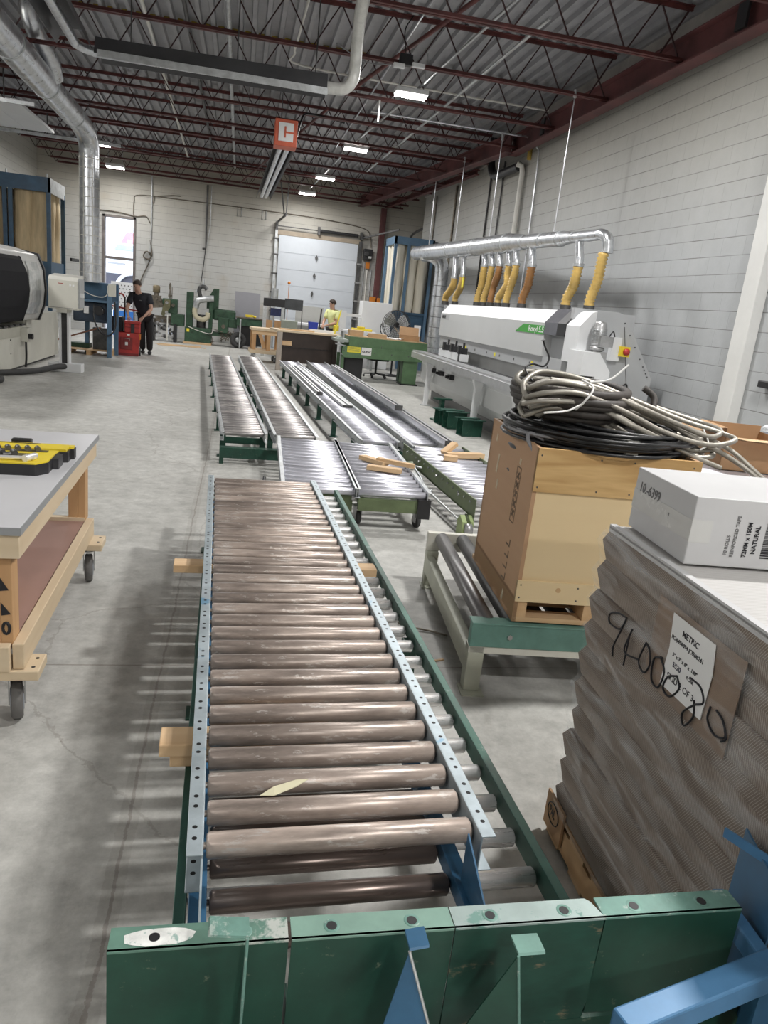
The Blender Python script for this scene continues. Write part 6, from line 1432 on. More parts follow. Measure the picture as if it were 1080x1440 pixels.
# ------------------------------------------------------------------ by the doorway
t = thing('perforated_panel', 'white perforated metal panel leaning in the doorway', 'panel', (-3.60, 24.9, 0), .05)
m = MB().bx(-.36, .28, -.01, .01, .75, 1.62); m.build('sheet', M['white_panel'], t)
m = MB()
for i in range(6):
    for j in range(8): m.bx(-.32+i*.10+(j % 2)*.05, -.29+i*.10+(j % 2)*.05, -.013, -.0105, .80+j*.10, .835+j*.10)
m.build('holes', M['steel_dark'], t)
box(-.3, .3, -.02, .02, 0, .75).build('blue_lower_panel', pm('bright_blue_panel', (.05, .25, .80), .4, 0, .05, 3), t)
t = thing('hand_truck', 'hand truck with red handle bar beside the person at the doorway', 'hand truck', (-2.88, 18.95, 0))
for x in (-.16, .16): MB().cyl((x, .05, .1), (x, .12, 1.30), .02, 8).build('upright', M['black'], t)
MB().tube([(.20, -.06, 1.03), (.0, -.06, 1.06), (-.2, -.06, 1.07)], .022, 8).build('red_handle', M['red'], t); MB().beam((.2, -.06, 1.03), (.62, -.12, .99), .045, .03).build('red_arm', M['red'], t)
MB().tube(bez([(-.16, .12, 1.25), (-.1, .12, 1.35), (.1, .12, 1.35), (.16, .12, 1.25)], 5), .02, 8).build('top_grip', M['red'], t)
box(-.22, .22, -.2, .06, .0, .03).build('toe_plate', M['steel_dark'], t)
for x in (-.2, .2): MB().lathe([(0, -.03), (.12, -.03), (.12, .03), (0, .03)], (x, .12, .12), 16, M=eul(0, PI/2, 0)).build('wheel', M['rubber'], t)
t = thing('tool_chest', 'large red rolling tool chest the person leans over', 'toolbox', (-2.53, 18.35, 0), .08)
MB().prism([(-.25, .06), (.23, .06), (.25, .46), (.22, .52), (-.25, .52)], 'Y', -.2, .2).build('body', M['red'], t, bev=.015)
box(-.17, .10, -.215, -.2, .14, .42).build('front_panel', M['red_dark'], t, bev=.01)
m = MB(); m.bx(-.06, .0, -.222, -.214, .24, .31); m.bx(-.02, .04, -.222, -.2, .46, .50); m.build('badge', M['paper'], t)
MB().tube([(-.08, -.22, .36), (-.08, -.235, .39), (.04, -.235, .39), (.04, -.22, .36)], .008, 6).build('handle', M['steel'], t)
for x in (-.24, .24): MB().lathe([(0, -.03), (.09, -.03), (.09, .03), (0, .03)], (x, .12, .09), 16, M=eul(0, PI/2, 0)).build('wheel', M['rubber'], t)
box(-.25, .23, -.2, .1, .0, .06).build('skirt', M['red_dark'], t); box(.19, .27, -.12, .1, .38, .5).build('latch', M['orange'], t)
t = thing('tool_chest', 'smaller red toolbox stacked on the large chest under the person\'s hands', 'toolbox', (-2.44, 18.35, .52), .08)
box(-.17, .17, -.15, .15, 0, .20).build('body', M['red'], t, bev=.015); box(-.175, .175, -.155, .155, .20, .27).build('lid', M['red'], t, bev=.015)
box(-.155, .155, -.16, -.15, .12, .135).build('rib', M['red_dark'], t); box(-.03, .05, -.165, -.15, -.02, .2).build('black_strap', M['black'], t)
tag(box(-.13, .13, -.12, .12, 0, .34).build('black_case', M['black'], loc=(-2.78, 18.45, .52), bev=.02), 'black case on the left side of the large red tool chest', 'case')

# ------------------------------------------------------------------ people
def hand_verts(J, E, wrist, d, n, side, r=.0085, ln=.085):
    """palm and five fingers grown from a wrist index; d = pointing direction, n = back of hand, side = towards the thumb"""
    d = Vector(d).normalized(); n = Vector(n).normalized(); s = Vector(side).normalized()
    W_ = Vector(J[wrist][:3])
    palm = W_+d*.045; J.append((*palm, .030, .018)); ip = len(J)-1; E.append((wrist, ip))
    for k, (off, l) in enumerate(((.028, .95), (.010, 1.05), (-.009, 1.0), (-.027, .8))):
        b = palm+d*.035+s*off; m1 = b+d*ln*l*.45-n*.012; e = m1+d*ln*l*.30-n*.032
        J.append((*b, r*1.15)); i0 = len(J)-1; E.append((ip, i0)); J.append((*m1, r)); E.append((i0, i0+1)); J.append((*e, r*.8)); E.append((i0+1, i0+2))
    b = W_+d*.025+s*.032; m1 = b+d*.03+s*.028-n*.01; e = m1+d*.03+s*.004-n*.012
    J.append((*b, r*1.4)); i0 = len(J)-1; E.append((wrist, i0)); J.append((*m1, r*1.1)); E.append((i0, i0+1)); J.append((*e, r*.9)); E.append((i0+1, i0+2))
def person(name, label, loc, rz, P, shirt, trousers, shoes, sleeve='short', hair=True, beard=False):
    """P: dict of joint positions in local metres"""
    t = thing(name, label, 'person', loc, rz)
    V = {k: Vector(v) for k, v in P.items()}
    J = []; E = []; I = {}
    def add(k, p, r, r2=None, par=None):
        J.append((*p, r) if r2 is None else (*p, r, r2)); I[k] = len(J)-1
        if par is not None: E.append((I[par], I[k]))
    add('pelvis', V['pelvis'], .14, .11)
    add('belly', V['pelvis'].lerp(V['chest'], .5), .135, .105, 'pelvis'); add('chest', V['chest'], .155, .11, 'belly'); add('neck0', V['neck'], .062, None, 'chest')
    hd = V['head']; up = (hd-V['neck']).normalized(); fw = V['face'].normalized()
    add('jaw', V['neck'].lerp(hd, .42)+fw*.022, .060, .066, 'neck0'); add('skull', hd+up*.005, .077, .092, 'jaw'); add('crown', hd+up*.065-fw*.012, .062, .075, 'skull')
    add('nose', hd-up*.022+fw*.088, .014, None, 'skull'); add('chin', V['neck'].lerp(hd, .40)+fw*.075, .026, None, 'jaw')
    lat = fw.cross(up).normalized()
    for s, n_ in ((1, 'earR'), (-1, 'earL')): add(n_, hd+lat*s*.083-up*.015-fw*.01, .016, .022, 'skull')
    for s in 'LR':
        add('sh'+s, V['sh'+s], .062, None, 'chest'); add('el'+s, V['el'+s], .044, None, 'sh'+s); add('fm'+s, V['el'+s].lerp(V['wr'+s], .35), .043, None, 'el'+s); add('wr'+s, V['wr'+s], .026, .020, 'fm'+s)
        add('hip'+s, V['hip'+s], .095, None, 'pelvis'); add('kn'+s, V['kn'+s], .062, None, 'hip'+s); add('cf'+s, V['kn'+s].lerp(V['an'+s], .35), .058, None, 'kn'+s); add('an'+s, V['an'+s], .036, None, 'cf'+s)
        hand_verts(J, E, I['wr'+s], V['wr'+s]-V['el'+s], V.get('bk', Vector((0, 0, 1))), V['wr'+('L' if s == 'R' else 'R')]-V['wr'+s])
    body = skin('body', J, E, M['skin'], t, 2, 0)
    # face details
    for s in (-1, 1): MB().ball(hd+fw*.083+lat*s*.030+up*.004, (.009, .009, .006), 8, 6).build('eye', M['black'], body)
    mt = MB(); c0 = V['neck'].lerp(hd, .46)+fw*.094; mt.tube([c0-lat*.02, c0+fw*.004, c0+lat*.02], .0045, 6); mt.build('mouth', pm('lips_'+name, (.34, .14, .11), .5), body)
    # hair cap
    hm = MB(); rot = Matrix((lat, fw, up)).transposed(); seg, rings = 18, 9; vs = []
    for i in range(rings+1):
        th = (PI*.62)*i/rings
        for k in range(seg):
            a = 2*PI*k/seg; fr = math.sin(a); lim = th if fr < .2 else th*(1-.42*max(0, fr-.2)/.8)
            w = 1+.05*math.sin(a*5+i)
            vs.append(hd+up*.022+rot @ Vector((.092*w*math.sin(lim)*math.cos(a), .106*w*math.sin(lim)*math.sin(a)-.012, .104*math.cos(lim))))
    hm.add(vs, [(i*seg+k, (i+1)*seg+k, (i+1)*seg+(k+1) % seg, i*seg+(k+1) % seg) for i in range(rings) for k in range(seg)], True)
    hm.build('hair', M['hair'], t)
    # clothes
    q = .014
    SJ = [(*(V['pelvis']-Vector((0, 0, .03))), .172, .142), (*V['pelvis'].lerp(V['chest'], .5), .180, .148), (*V['chest'], .198, .15), (*V['chest'].lerp(V['neck'], .75), .10, .09)]; SE = [(0, 1), (1, 2), (2, 3)]
    for s in 'LR':
        SJ.append((*V['sh'+s], .094)); i0 = len(SJ)-1; SE.append((2, i0)); f = .72 if sleeve == 'short' else 1.0
        SJ.append((*V['sh'+s].lerp(V['el'+s], f), .080 if sleeve == 'short' else .062)); SE.append((i0, i0+1))
    skin('shirt', SJ, SE, shirt, t, 2, 0)
    TJ = [(*V['pelvis'], .158, .128)]; TE = []
    for s in 'LR':
        i0 = len(TJ); TJ += [(*V['hip'+s], .112), (*V['kn'+s], .088), (*(V['kn'+s].lerp(V['an'+s], .98)), .078)]; TE += [(0, i0), (i0, i0+1), (i0+1, i0+2)]
    skin('trousers', TJ, TE, trousers, t, 2, 0)
    for s in 'LR':
        a = V['an'+s]; d = V.get('toe', fw).copy(); d.z = 0; d.normalize(); g = a.copy(); g.z = .045
        skin('shoe', [(*(g-d*.06), .052, .048), (*(g+d*.05), .056, .046), (*(g+d*.17), .048, .038)], [(0, 1), (1, 2)], shoes, t, 2, 0)
    return t
# person leaning over the red toolboxes; faces the camera, looking down
pr = person('person', 'person in black T-shirt and dark trousers leaning over red toolboxes by the doorway', (-2.28, 18.75, 0), 0, dict(
    pelvis=(.05, .22, .93), chest=(-.04, .02, 1.24), neck=(-.08, -.08, 1.43), head=(-.105, -.15, 1.595), face=(-.25, -.85, -.42),
    shL=(.155, -.02, 1.36), elL=(.22, -.14, 1.08), wrL=(.075, -.34, .90), shR=(-.245, .0, 1.35), elR=(-.33, -.10, 1.06), wrR=(-.27, -.34, .875),
    hipL=(.13, .24, .88), knL=(.16, .14, .48), anL=(.16, .22, .08), hipR=(-.04, .24, .88), knR=(-.02, .16, .48), anR=(-.02, .40, .08), toe=(.1, -1, 0)),
    M['navy'], M['charcoal'], pm('dark_shoe', (.035, .035, .037), .6, 0, .1, 8))
m = MB(); m.box((-.03, -.135, 1.26), (.05, .006, .014)); m.build('shirt_print', M['ink_grey'], pr)
person('person', 'person in pale lime shirt standing beyond the dark desk near the garage door', (2.60, 21.8, 0), math.radians(-50), dict(
    pelvis=(.04, .03, .95), chest=(.0, .0, 1.27), neck=(-.01, -.01, 1.48), head=(-.015, -.035, 1.655), face=(-.55, -.83, -.03),
    shL=(.19, .03, 1.41), elL=(.20, -.05, 1.13), wrL=(.02, -.24, 1.04), shR=(-.19, -.02, 1.41), elR=(-.20, -.14, 1.14), wrR=(-.06, -.32, 1.05),
    hipL=(.12, .03, .90), knL=(.12, .0, .48), anL=(.12, .04, .08), hipR=(-.06, .03, .90), knR=(-.06, .0, .48), anR=(-.06, .04, .08), toe=(-.4, -1, 0)),
    M['lime_cloth'], M['charcoal'], M['black'])

# ------------------------------------------------------------------ old green machines at the back wall
t = thing('old_machine', 'old dark green machine with a silver hose elbow, in the middle of the back wall', 'machine', (-.95, 24.2, 0))
box(-.72, .08, -.1, .55, .06, .50).build('base_block', M['green_old'], t, bev=.01); box(-.76, .1, -.14, .6, 0, .06).build('skid', M['pine_x'], t)
box(-.66, -.58, -.108, -.1, .36, .46).build('yellow_tag', M['yellow_tag'], t)
box(-.70, -.50, .0, .35, .5, 1.55).build('column', M['green_old'], t, bev=.015); box(-.02, .10, .0, .3, .5, 1.42).build('column', M['green_old'], t, bev=.015)
MB().prism([(-.10, 1.35), (.10, 1.72), (.26, 1.72), (.26, 1.1), (-.1, 1.1)], 'Y', .2, .5).build('cover', M['green_old'], t)
box(.10, .80, .1, .5, .78, 1.12).build('arm_housing', M['green_old'], t, bev=.06)
box(.28, .60, -.12, .1, .42, .88).build('gear_head', M['green_old'], t, bev=.015); MB().cyl((.44, -.14, .62), (.44, -.1, .62), .06, 14).build('hand_dial', M['iron'], t); box(.60, .86, -.1, .15, .60, .86).build('gear_head', M['green_old'], t, bev=.015)
MB().tube(bez([(.12, -.05, 1.42), (-.05, -.05, 1.40), (-.20, -.04, 1.36), (-.36, -.02, 1.30), (-.42, .0, 1.10)], 6), .095, 16, caps=False).build('silver_elbow', M['galv_dull'], t)
MB().cyl((.10, -.06, 1.42), (.125, -.06, 1.42), .082, 16).build('pipe_mouth', M['black'], t)
p, rr = ribbed(bez([(-.42, .0, 1.15), (-.44, -.04, .98), (-.38, -.08, .82), (-.20, -.08, .76), (-.06, -.06, .84), (-.04, -.04, .98)], 8), .075, .006, .04); MB().tube(p, rr, 14).build('flex_hose', pm('beige_hose', (.50, .46, .33), .5, 0, .08, 6), t)
MB().tube(bez([(-.28, .2, 1.4), (-.34, .15, 1.6), (-.3, .1, 1.72), (-.18, .1, 1.74), (-.10, .1, 1.66)], 6), .06, 12).build('black_elbow', M['steel_dark'], t)
MB().tube([(-.45, .2, 1.5), (-.4, .2, 1.62), (-.22, .2, 1.75), (-.20, .2, 1.98)], .018, 8).build('air_pipe', M['galv'], t)
MB().cyl((-.25, .2, .5), (-.25, .2, .9), .14, 16).build('motor', M['steel_dark'], t)
box(.10, .75, .0, .45, .30, .42).build('lower_arm', M['green_old'], t)
m = MB(); rnd = random.Random(2)
for k in range(14):
    x = rnd.uniform(.1, .8); a = [(x+rnd.uniform(-.2, .2), rnd.uniform(-.2, .1), rnd.uniform(.05, .5)) for _ in range(3)]; m.tube(bez(a, 4), .012, 5)
m.build('linkage_rods', M['iron'], t)
MB().tube(bez([(-.62, -.12, .52), (-.3, -.16, .42), (.05, -.14, .36), (.15, -.12, .5)], 6), .01, 6).build('loose_cord', M['pvc'], t)
t = thing('iron_table', 'dark green cast table with wheel, right end of the back wall machines', 'machine', (.34, 24.2, 0))
box(-.45, .55, -.25, .35, .70, .93).build('table_bed', M['green_old'], t, bev=.01); box(-.48, .58, -.28, .38, .93, .96).build('table_top', M['iron'], t)
MB().prism([(-.25, .10), (.35, .10), (.45, .70), (-.4, .70)], 'Y', -.05, .3).build('pedestal', M['black'], t)
MB().lathe([(.10, -.03), (.24, -.03), (.25, 0), (.24, .03), (.10, .03), (.10, -.03)], (-.38, -.18, .25), 20, M=eul(PI/2)).build('wheel', M['rubber'], t); MB().lathe([(0, -.02), (.10, -.02), (.10, .02), (0, .02)], (-.38, -.18, .25), 16, M=eul(PI/2)).build('wheel_hub', M['galv_dull'], t)
box(-.35, -.31, -.28, -.24, .02, .9).build('support_leg', M['galv_dull'], t)
for x in (-.3, .4): box(x, x+.08, -.2, .3, 0, .12).build('foot', M['iron'], t)
tag(MB().tube(bez([(-.14, 0, .03), (0, 0, .06), (.15, .0, .03)], 5), [.03]*11, 8).bx(-.18, .05, -.05, .05, .02, .09).build('yellow_tool', M['yellow'], loc=(.33, 24.1, .96)), 'yellow power tool lying on the green cast table', 'tool')
t = thing('old_machine', 'old lathe like machine with greenish brown head behind the person', 'machine', (-2.25, 24.2, 0))
box(-.1, .34, -.1, .35, .85, 1.28).build('gearbox', M['green_old'], t, bev=.02); 
for x in (.04, .22): MB().cyl((x, -.13, 1.10), (x, -.1, 1.10), .05, 12).build('knob', M['iron'], t)
MB().prism([(-.45, .95), (.0, 1.02), (.02, 1.12), (-.40, 1.10)], 'Y', -.1, .2).build('slide', M['iron'], t)
MB().lathe([(0, 0), (.11, 0), (.11, .18), (.08, .22), (0, .22)], (-.30, .1, 1.42), 16).build('cap', pm('brass_brown', (.22, .18, .11), .5, .3, .2, 6), t)
m = MB(); m.bx(-.50, -.10, -.05, .25, 1.10, 1.22); m.bx(-.44, -.16, .0, .2, 1.22, 1.34); m.cyl((-.30, .1, 1.34), (-.30, .1, 1.42), .07); 
for x in (-.44, -.30, -.16): m.cyl((x, -.10, 1.24), (x, -.04, 1.24), .05, 12)
m.build('tool_head', M['iron'], t)
m = MB(); m.cyl((.10, .1, 1.2), (.10, .1, 1.75), .02); m.cyl((.10, .1, 1.55), (.10, .1, 1.70), .035); m.cyl((.16, .1, 1.2), (.16, .1, 1.62), .012); m.bx(.05, .17, .05, .15, 1.34, 1.40); m.build('spindle', M['iron'], t)
MB().prism([(-.05, .75), (.14, 1.02), (.14, 1.25), (-.02, 1.25), (-.12, .8)], 'Y', -.22, -.1).build('bracket', pm('olive_brown_casting', (.14, .135, .075), .5, .2, .2, 6), t)
for z in (.88, 1.16): MB().cyl((.04, -.24, z), (.04, -.21, z), .045, 12).build('bolt_boss', M['steel'], t)
box(-.45, .30, -.05, .30, .55, .75).build('bed', M['iron'], t); box(.15, .55, -.08, .3, .50, .85).build('hopper', M['green_old'], t, bev=.02)
m = MB()
for k in range(40):
    p = (rnd.uniform(-.5, .25), rnd.uniform(-.25, .25), rnd.uniform(.12, .72)); m.box(p, (rnd.uniform(.04, .16), rnd.uniform(.04, .12), rnd.uniform(.03, .10)), eul(rnd.uniform(-.6, .6), rnd.uniform(-.6, .6), rnd.uniform(0, 3)))
m.build('metal_parts', pm('scrap_metal', (.30, .30, .30), .4, .7, .3, 9.0), t)
for x in (-.4, .25): box(x, x+.08, -.2, .3, 0, .55).build('leg', M['black'], t)
box(.06, .09, -.25, -.22, .05, .8).build('white_leg', M['pvc'], t)
m = MB()
for k in range(4): MB
for k, (x, y, L, a) in enumerate(((-1.75, 22.9, 1.3, .15), (-1.5, 22.6, 1.1, -.1), (-1.9, 22.5, .8, .3))):
    tag(box(-L/2, L/2, -.05, .05, 0, .02).build('loose_board', M['pine_x'], loc=(x, y, 0), rz=a), ('long', 'shorter', 'short angled')[k]+' pale board lying on the floor before the old machines', 'board', 'boards on the back floor')
tag(box(-.40, .40, -.015, .015, 0, 1.72).build('grey_sheet', M['lam_edge'] if False else pm('grey_sheet', (.33, .33, .36), .5, 0, .03, 1.5), loc=(.20, 25.2, 0), bev=.003), 'plain grey sheet standing against the back wall by the garage door', 'panel')
# ------------------------------------------------------------------ clutter beyond the desk
t = thing('shop_press', 'tall bench press with two grey posts and black head beyond the wooden cart', 'press', (.95, 21.9, 0))
for x in (-.28, .22): box(x-.05, x+.05, -.06, .06, 0, 1.42).build('post', M['galv_dull'], t)
box(-.33, .27, -.08, .1, 1.40, 1.62).build('head', M['black'], t, bev=.01); MB().cyl((-.03, 0, 1.62), (-.03, 0, 1.90), .10, 14).build('cylinder', M['galv_dull'], t)
box(-.12, .18, -.06, .08, 1.15, 1.36).build('ram', pm('dark_blue_ram', (.02, .03, .10), .4, .2, .2, 5), t); box(-.25, .2, -.05, .1, .72, .78).build('bed', M['iron'], t)
for x in (-.14, .10): box(x-.09, x+.09, -.08, .05, .78, 1.02).build('wood_block', M['pine_z'], t)
t = thing('wall_screen', 'dark rectangular board on thin legs right of the bench press', 'board', (1.48, 22.0, 0))
box(-.26, .26, -.02, .02, 1.36, 1.66).build('board', pm('dark_slate', (.06, .065, .07), .5, 0, .15, 5), t)
for x in (-.24, .25): box(x-.012, x+.012, -.012, .012, 0, 1.66).build('leg', M['steel_dark'], t)
t = thing('bench_table', 'cluttered white workbench beyond the dark desk', 'bench', (1.75, 22.6, 0))
box(-.75, .7, -.3, .4, .96, 1.02).build('top', M['white_panel'], t)
for x in (-.7, .63): 
    for y in (-.27, .34): box(x, x+.06, y, y+.06, 0, .96).build('leg', M['green_old'], t)
for z in (.3, .65): box(-.7, .65, -.25, .35, z, z+.04).build('shelf', M['steel_dark'], t)
tag(box(-.22, .22, -.15, .15, 0, .36).build('grey_case', pm('sage_grey_box', (.30, .33, .28), .5, 0, .06, 4), loc=(1.35, 21.4, .72), bev=.02), 'sage grey case behind the boards of the dark desk', 'case')
tag(box(-.3, .3, -.2, .2, 0, .72).build('steel_pedestal', M['steel_dark'], loc=(1.35, 21.4, 0)), 'dark pedestal under the sage grey case', 'pedestal')
tag(MB().prism([(-.10, 0), (.10, 0), (.12, .22), (-.12, .22)], 'Y', -.1, .1).build('blue_bin', pm('royal_blue_plastic', (.01, .03, .30), .4, 0, .08, 5), loc=(1.78, 18.9, .947)), 'royal blue plastic bin on the dark desk', 'bin')
tag(MB().cyl((0, 0, 0), (.03, 0, .55), .018, 8).build('black_rod', M['black'], loc=(1.92, 18.75, .947)), 'black rod standing up beside the blue bin', 'rod')
tag(box(-.42, .42, -.02, .02, 0, 1.5).build('grey_board', pm('light_grey_board', (.40, .40, .38), .6, 0, .04, 2), loc=(2.05, 23.2, 0)), 'light grey board standing behind the person in lime shirt', 'board')
t = thing('white_gantry', 'white post and rail right of the person in lime shirt', 'frame', (2.78, 21.0, 0))
box(-.07, .10, -.05, .05, 0, 1.50).build('post', M['white'], t); box(.10, 1.0, -.03, .03, 1.36, 1.44).build('rail', M['white'], t); box(.96, 1.0, -.03, .03, 0, 1.36).build('post', M['white'], t)
tag(box(-.10, .14, -.15, .15, 0, .26).build('yellow_case', M['yellow'], loc=(2.70, 21.35, .82), bev=.03), 'yellow case beside the white post', 'case')
tag(box(-.16, .2, -.15, .15, 0, .82).build('steel_pedestal', M['steel_dark'], loc=(2.68, 21.35, 0)), 'dark pedestal under the yellow case', 'pedestal')
tag(box(-.25, .30, -.12, .12, 0, .06).bx(-.10, .10, -.08, .08, .06, .11).build('yellow_machine', M['yellow'], loc=(3.2, 20.2, 1.03), bev=.015), 'low yellow tool on the white table left of the white cabinet', 'tool')
t = thing('side_table', 'white side table left of the tall white cabinet', 'table', (3.1, 20.2, 0))
box(-.42, .48, -.3, .3, .98, 1.03).build('top', M['white_panel'], t)
for x in (-.40, .40): 
    for y in (-.28, .22): box(x, x+.06, y, y+.06, 0, .98).build('leg', M['galv_dull'], t)
tag(MB().beam((0, 0, 0), (.12, .02, .58), .015, .03).build('yellow_bar', M['yellow_tag'], loc=(2.28, 18.45, .945)), 'thin yellow and black level leaning by the white post', 'level')
t = thing('wheel_trolley', 'small low black trolley under the dark desk', 'trolley', (1.7, 19.2, 0))
box(-.3, .3, -.2, .2, .12, .16).build('deck', M['black'], t)
for x, y in ((-.25, -.15), (.25, -.15), (-.25, .15), (.25, .15)): caster(t, x, y, .045, .03, .12)
tag(MB().cyl((0, 0, -.62), (0, 0, .45), .008, 6).ball((0, 0, .46), .045, 10, 7).build('beacon_lamp', M['orange'], loc=(1.42, 24.6, 1.9)), 'small amber beacon on a thin post before the garage door', 'beacon')
bpy.data.objects['beacon_lamp'].location = (1.33, 22.4, 1.64)

# ------------------------------------------------------------------ truck outside the doorway
t = thing('box_truck', 'white box truck parked outside the open doorway', 'truck', (-5.2, 32.5, 0))
wt = pm('white_truck_body', (.82, .83, .84), .4, 0, .03, 1.0)
box(-1.6, 3.2, -1.2, 1.2, 1.9, 4.25).build('cargo_box', wt, t, bev=.03); box(-1.5, 3.0, -1.1, 1.1, .6, 1.0).build('chassis', M['steel_dark'], t); box(-1.5, 2.9, -1.18, 1.1, 1.0, 1.9).build('lower_body', pm('dark_truck_body', (.06, .06, .08), .6, 0, .1, 2), t)  # lower body in an even near-black colour
box(.0, .9, -1.22, -1.19, 1.95, 2.55).build('side_panel', wt, t)
m = MB(); 
for z in (2.42, 2.25): m.bx(.1, .75, -1.235, -1.22, z, z+.07)
m.build('side_lines', M['lam_edge'], t)
m = MB(); m.prism([(.55, 3.05), (.78, 3.45), (1.5, 3.45), (1.5, 3.05), (.98, 3.05), (.98, 3.2), (.80, 3.2), (.80, 3.05)], 'Y', -1.215, -1.201); m.build('red_mark', pm('red_logo', (.80, .28, .34), .5), t)
m = MB(); m.prism([(.30, 2.78), (.46, 2.98), (1.5, 2.98), (1.5, 2.78)], 'Y', -1.215, -1.201); m.build('blue_mark', pm('blue_logo', (.36, .42, .60), .5), t)
for x in (-1.0, .95): MB().lathe([(0, -.14), (.48, -.14), (.5, -.1), (.5, .1), (.48, .14), (0, .14)], (x, -1.05, .5), 24, M=eul(PI/2)).build('wheel', M['rubber'], t)
MB().tube(bez([(.35, -1.25, 1.05), (.45, -1.25, 1.55), (.7, -1.25, 1.85), (1.0, -1.25, 1.95)], 6), .07, 10).build('fender', wt, t); MB().beam((.42, -1.28, 1.1), (.55, -1.28, 1.5), .05, .12).build('red_reflector', M['red'], t)

# ------------------------------------------------------------------ workbench on casters, left foreground
bz_ = math.radians(1.6)
t = thing('workbench', 'rolling lumber workbench with grey laminate top at the left edge', 'workbench', (-.705, 2.59, 0), bz_)
BT = .80; BW_, BL_ = 1.10, 1.75
box(-BW_, .0, 0, BL_, BT-.028, BT).build('top', M['laminate'], t, bev=.002)
m = MB(); m.bx(-.001, .003, 0, BL_, BT-.029, BT-.001); m.bx(-BW_, .003, -.003, .001, BT-.029, BT-.001); m.build('edge_band', M['lam_edge'], t)
box(-.045, -.007, .025, BL_-.03, BT-.118, BT-.028).build('side_apron', M['pine_pale'], t, bev=.002); box(-BW_+.05, -.007, .01, .048, BT-.118, BT-.028).build('front_apron', M['pine_pale_x'], t, bev=.002); box(-BW_+.05, -.05, BL_-.07, BL_-.03, BT-.118, BT-.028).build('rear_apron', M['pine_pale_x'], t)
for y in (.05, BL_-.16):
    m = MB(); m.bx(-.085, -.045, y, y+.088, .335, BT-.12); m.build('leg', M['pine_z'], t, bev=.002); m = MB(); m.bx(-.135, -.0855, y+.0, y+.038, .335, BT-.12); m.build('leg_brace', M['pine_z'], t, bev=.002)
    box(-BW_+.06, -BW_+.1, y, y+.088, .2, BT-.12).build('leg', M['pine_z'], t)
lg = [o for o in t.children if o.name.startswith('leg') and not o.name.startswith('leg_brace')][0]
m = MB(); m.prism([(-.085, .60), (-.062, .56), (-.054, .548), (-.085, .545)], 'Y', .0485, .0495); m.prism([(-.082, .50), (-.050, .455), (-.082, .45)], 'Y', .0485, .0495); m.build('black_stencil', M['ink'], lg); m = MB()
m.tube([(-.067+.011*math.cos(a), .049, .40+.022*math.sin(a)) for a in [2*PI*i/12 for i in range(12)]], .006, 5, closed=True); m.build('black_stencil', M['ink'], lg)
box(-.045, -.005, .03, BL_-.13, .245, .345).build('lower_side_rail', M['pine_pale'], t, bev=.003); box(-BW_+.05, -.05, .005, .045, .245, .345).build('lower_front_rail', M['pine_pale_x'], t, bev=.003); box(-BW_+.05, -.05, BL_-.17, BL_-.13, .25, .355).build('lower_rear_rail', M['pine_pale_x'], t)
box(-BW_+.06, -.05, .045, BL_-.17, .322, .335).build('lower_shelf', M['hardboard'], t)
for x0, x1, y0, y1 in ((-.22, .045, .015, .16), (-.22, .06, BL_-.30, BL_-.13)): box(x0, x1, y0, y1, .205, .243).build('caster_block', M['pine_pale_x'], t, bev=.004)
m = MB()
for x, y in ((.02, .05), (.02, .12), (.035, BL_-.25), (.035, BL_-.17)): m.cyl((x, y, .243), (x, y, .2445), .007, 8)
m.build('screw_heads', M['steel_dark'], t); m = MB()
for z in (.27, .32): m.cyl((-.12, .0045, z), (-.12, .003, z), .007, 8)
m.build('rail_screws', M['steel_dark'], t)
caster(t, -.055, .115, .078, .042, .205, .25, 'tyre', 'caster_hub'); caster(t, -.02, BL_-.21, .078, .042, .205, .15, 'tyre', 'caster_hub'); caster(t, -BW_+.1, .1, .078, .042, .205, 0, 'tyre', 'caster_hub'); caster(t, -BW_+.1, BL_-.2, .078, .042, .205, 0, 'tyre', 'caster_hub')
t = thing('wooden_tray', 'small wooden tool tray on the lower shelf of the workbench', 'tray', (-1.06, 3.06, .336), .05)
m = MB(); w_, d_, h_ = .28, .34, .20
m.bx(w_/2-.015, w_/2, -d_/2, d_/2, 0, h_); m.bx(-w_/2, -w_/2+.015, -d_/2, d_/2, 0, h_); m.bx(-w_/2, w_/2, -d_/2, -d_/2+.015, 0, h_); m.bx(-w_/2, w_/2, d_/2-.015, d_/2, 0, h_); m.bx(-w_/2, w_/2, -d_/2, d_/2, 0, .012)
m.build('box', M['ply_flat'], t); MB().cyl((w_/2-.0, .06, .13), (w_/2+.001, .06, .13), .022, 12).build('finger_hole', M['black'], t)
m = MB()
for k in range(5): m.beam((-.08+k*.035, -.12, .06), (-.06+k*.03, .12, .19), .02, .015)
m.build('tools', M['steel'], t)

# ------------------------------------------------------------------ yellow socket set on the bench
t = thing('socket_set', 'open yellow and black socket set case on the workbench', 'tool case', (-1.02, 3.52, .80), math.radians(2))
CW, CD, CH = .46, .42, .055
cs = MB(); cs.prism([(-CW/2, -CD/2), (CW/2-.05, -CD/2), (CW/2-.01, -CD/2+.06), (CW/2-.01, -CD/2+.14), (CW/2+.015, -CD/2+.145), (CW/2+.015, -CD/2+.25), (CW/2-.005, -CD/2+.26), (CW/2-.005, CD/2-.14), (CW/2+.03, CD/2-.13), (CW/2+.03, CD/2-.06), (CW/2+.045, CD/2-.055), (CW/2+.045, CD/2), (-CW/2, CD/2)], 'Z', 0, CH-.006)
cs.build('black_shell', M['black'], t, bev=.004)
ym = MB(); ym.prism([(-CW/2, -CD/2+.004), (CW/2-.052, -CD/2+.004), (CW/2-.014, -CD/2+.062), (CW/2-.014, -CD/2+.255), (CW/2-.01, CD/2-.135), (CW/2-.01, CD/2-.13), (-CW/2, CD/2-.13)], 'Z', CH-.007, CH); ym.build('yellow_tray', M['yellow'], t)
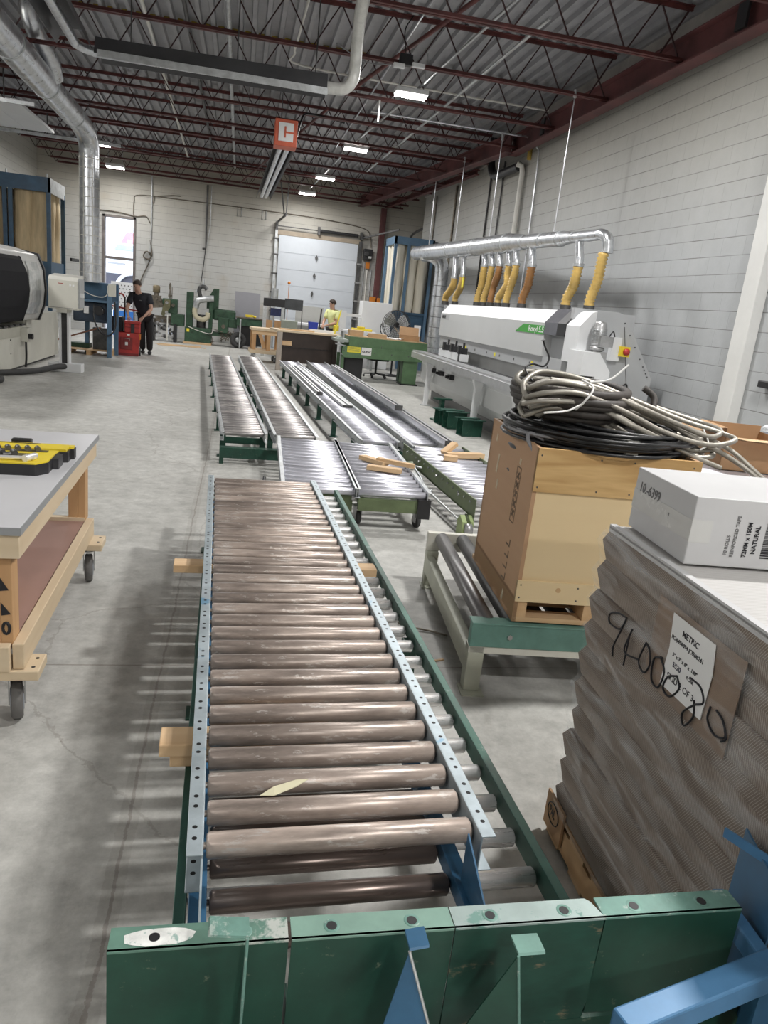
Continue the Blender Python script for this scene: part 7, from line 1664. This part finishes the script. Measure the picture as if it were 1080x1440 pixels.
ym = MB(); ym.prism([(-CW/2, CD/2-.12), (CW/2+.02, CD/2-.12), (CW/2+.022, CD/2-.055), (CW/2+.04, CD/2-.05), (CW/2+.04, CD/2-.004), (-CW/2, CD/2-.004)], 'Z', CH-.007, CH+.004); ym.build('yellow_lid', M['yellow'], t)
box(-.08, .12, CD/2-.03, CD/2-.02, CH+.004, CH+.006).build('slot', M['black'], t)
m = MB(); m.bx(-CW/2, CW/2-.05, CD/2-.185, CD/2-.145, CH, CH+.0015); m.bx(-CW/2, CW/2-.09, -CD/2+.06, -CD/2+.19, CH, CH+.0015); m.build('recess_shade', pm('recess_shadow_plastic', (.10, .08, .02), .6, 0, .1, 5), t)  # thin dark strips paint the shade of the tray's recesses
sk = None
for i in range(9):
    x = -CW/2+.03+i*.042; s = .013
    if sk is None: sk = MB().tube([(0, -.018, 0), (0, .018, 0)], s, 10).build('socket', M['steel_dark'], t, loc=(x, CD/2-.165, CH+.010))
    else: inst(sk, t, (x, CD/2-.165, CH+.010), (0, 0, .35))
for i in range(6): inst(sk, t, (-CW/2+.04+i*.05, -CD/2+.15, CH+.012), (0, 0, .5))
for i in range(5):
    o_ = inst(sk, t, (-CW/2+.05+i*.055, -CD/2+.10, CH+.012), (0, 0, -.9))
m = MB(); m.cyl((.02, -CD/2+.045, CH+.012), (.16, -CD/2+.055, CH+.012), .009, 8); m.cyl((.13, -CD/2+.03, CH+.014), (.16, -CD/2+.09, CH+.014), .016, 10); m.build('ratchet', M['chrome'], t)
box(-.02, .07, CD/2+.015, CD/2+.05, 0, CH+.015).build('latch', M['black'], t, bev=.006)

tag(MB().tube(bez([(0, 0, .008), (.06, -.07, .012), (.15, -.10, .008), (.24, -.16, .008)], 6), .006, 6).build('loose_wire', M['iron'], loc=(.93, 3.62, 0)), 'short dark wire lying on the floor left of the crate', 'wire')
for i, (x, y, L, a) in enumerate(((1.02, 3.18, .12, .3), (2.9, 9.3, .10, 1.0))):
    tag(box(-L/2, L/2, -.006, .006, 0, .006).build('wood_splinter', M['pine_x'], loc=(x, y, 0), rz=a), ('pale splinter on the floor left of the roller bed', 'pale splinter on the open floor before the white machine')[i], 'splinter')
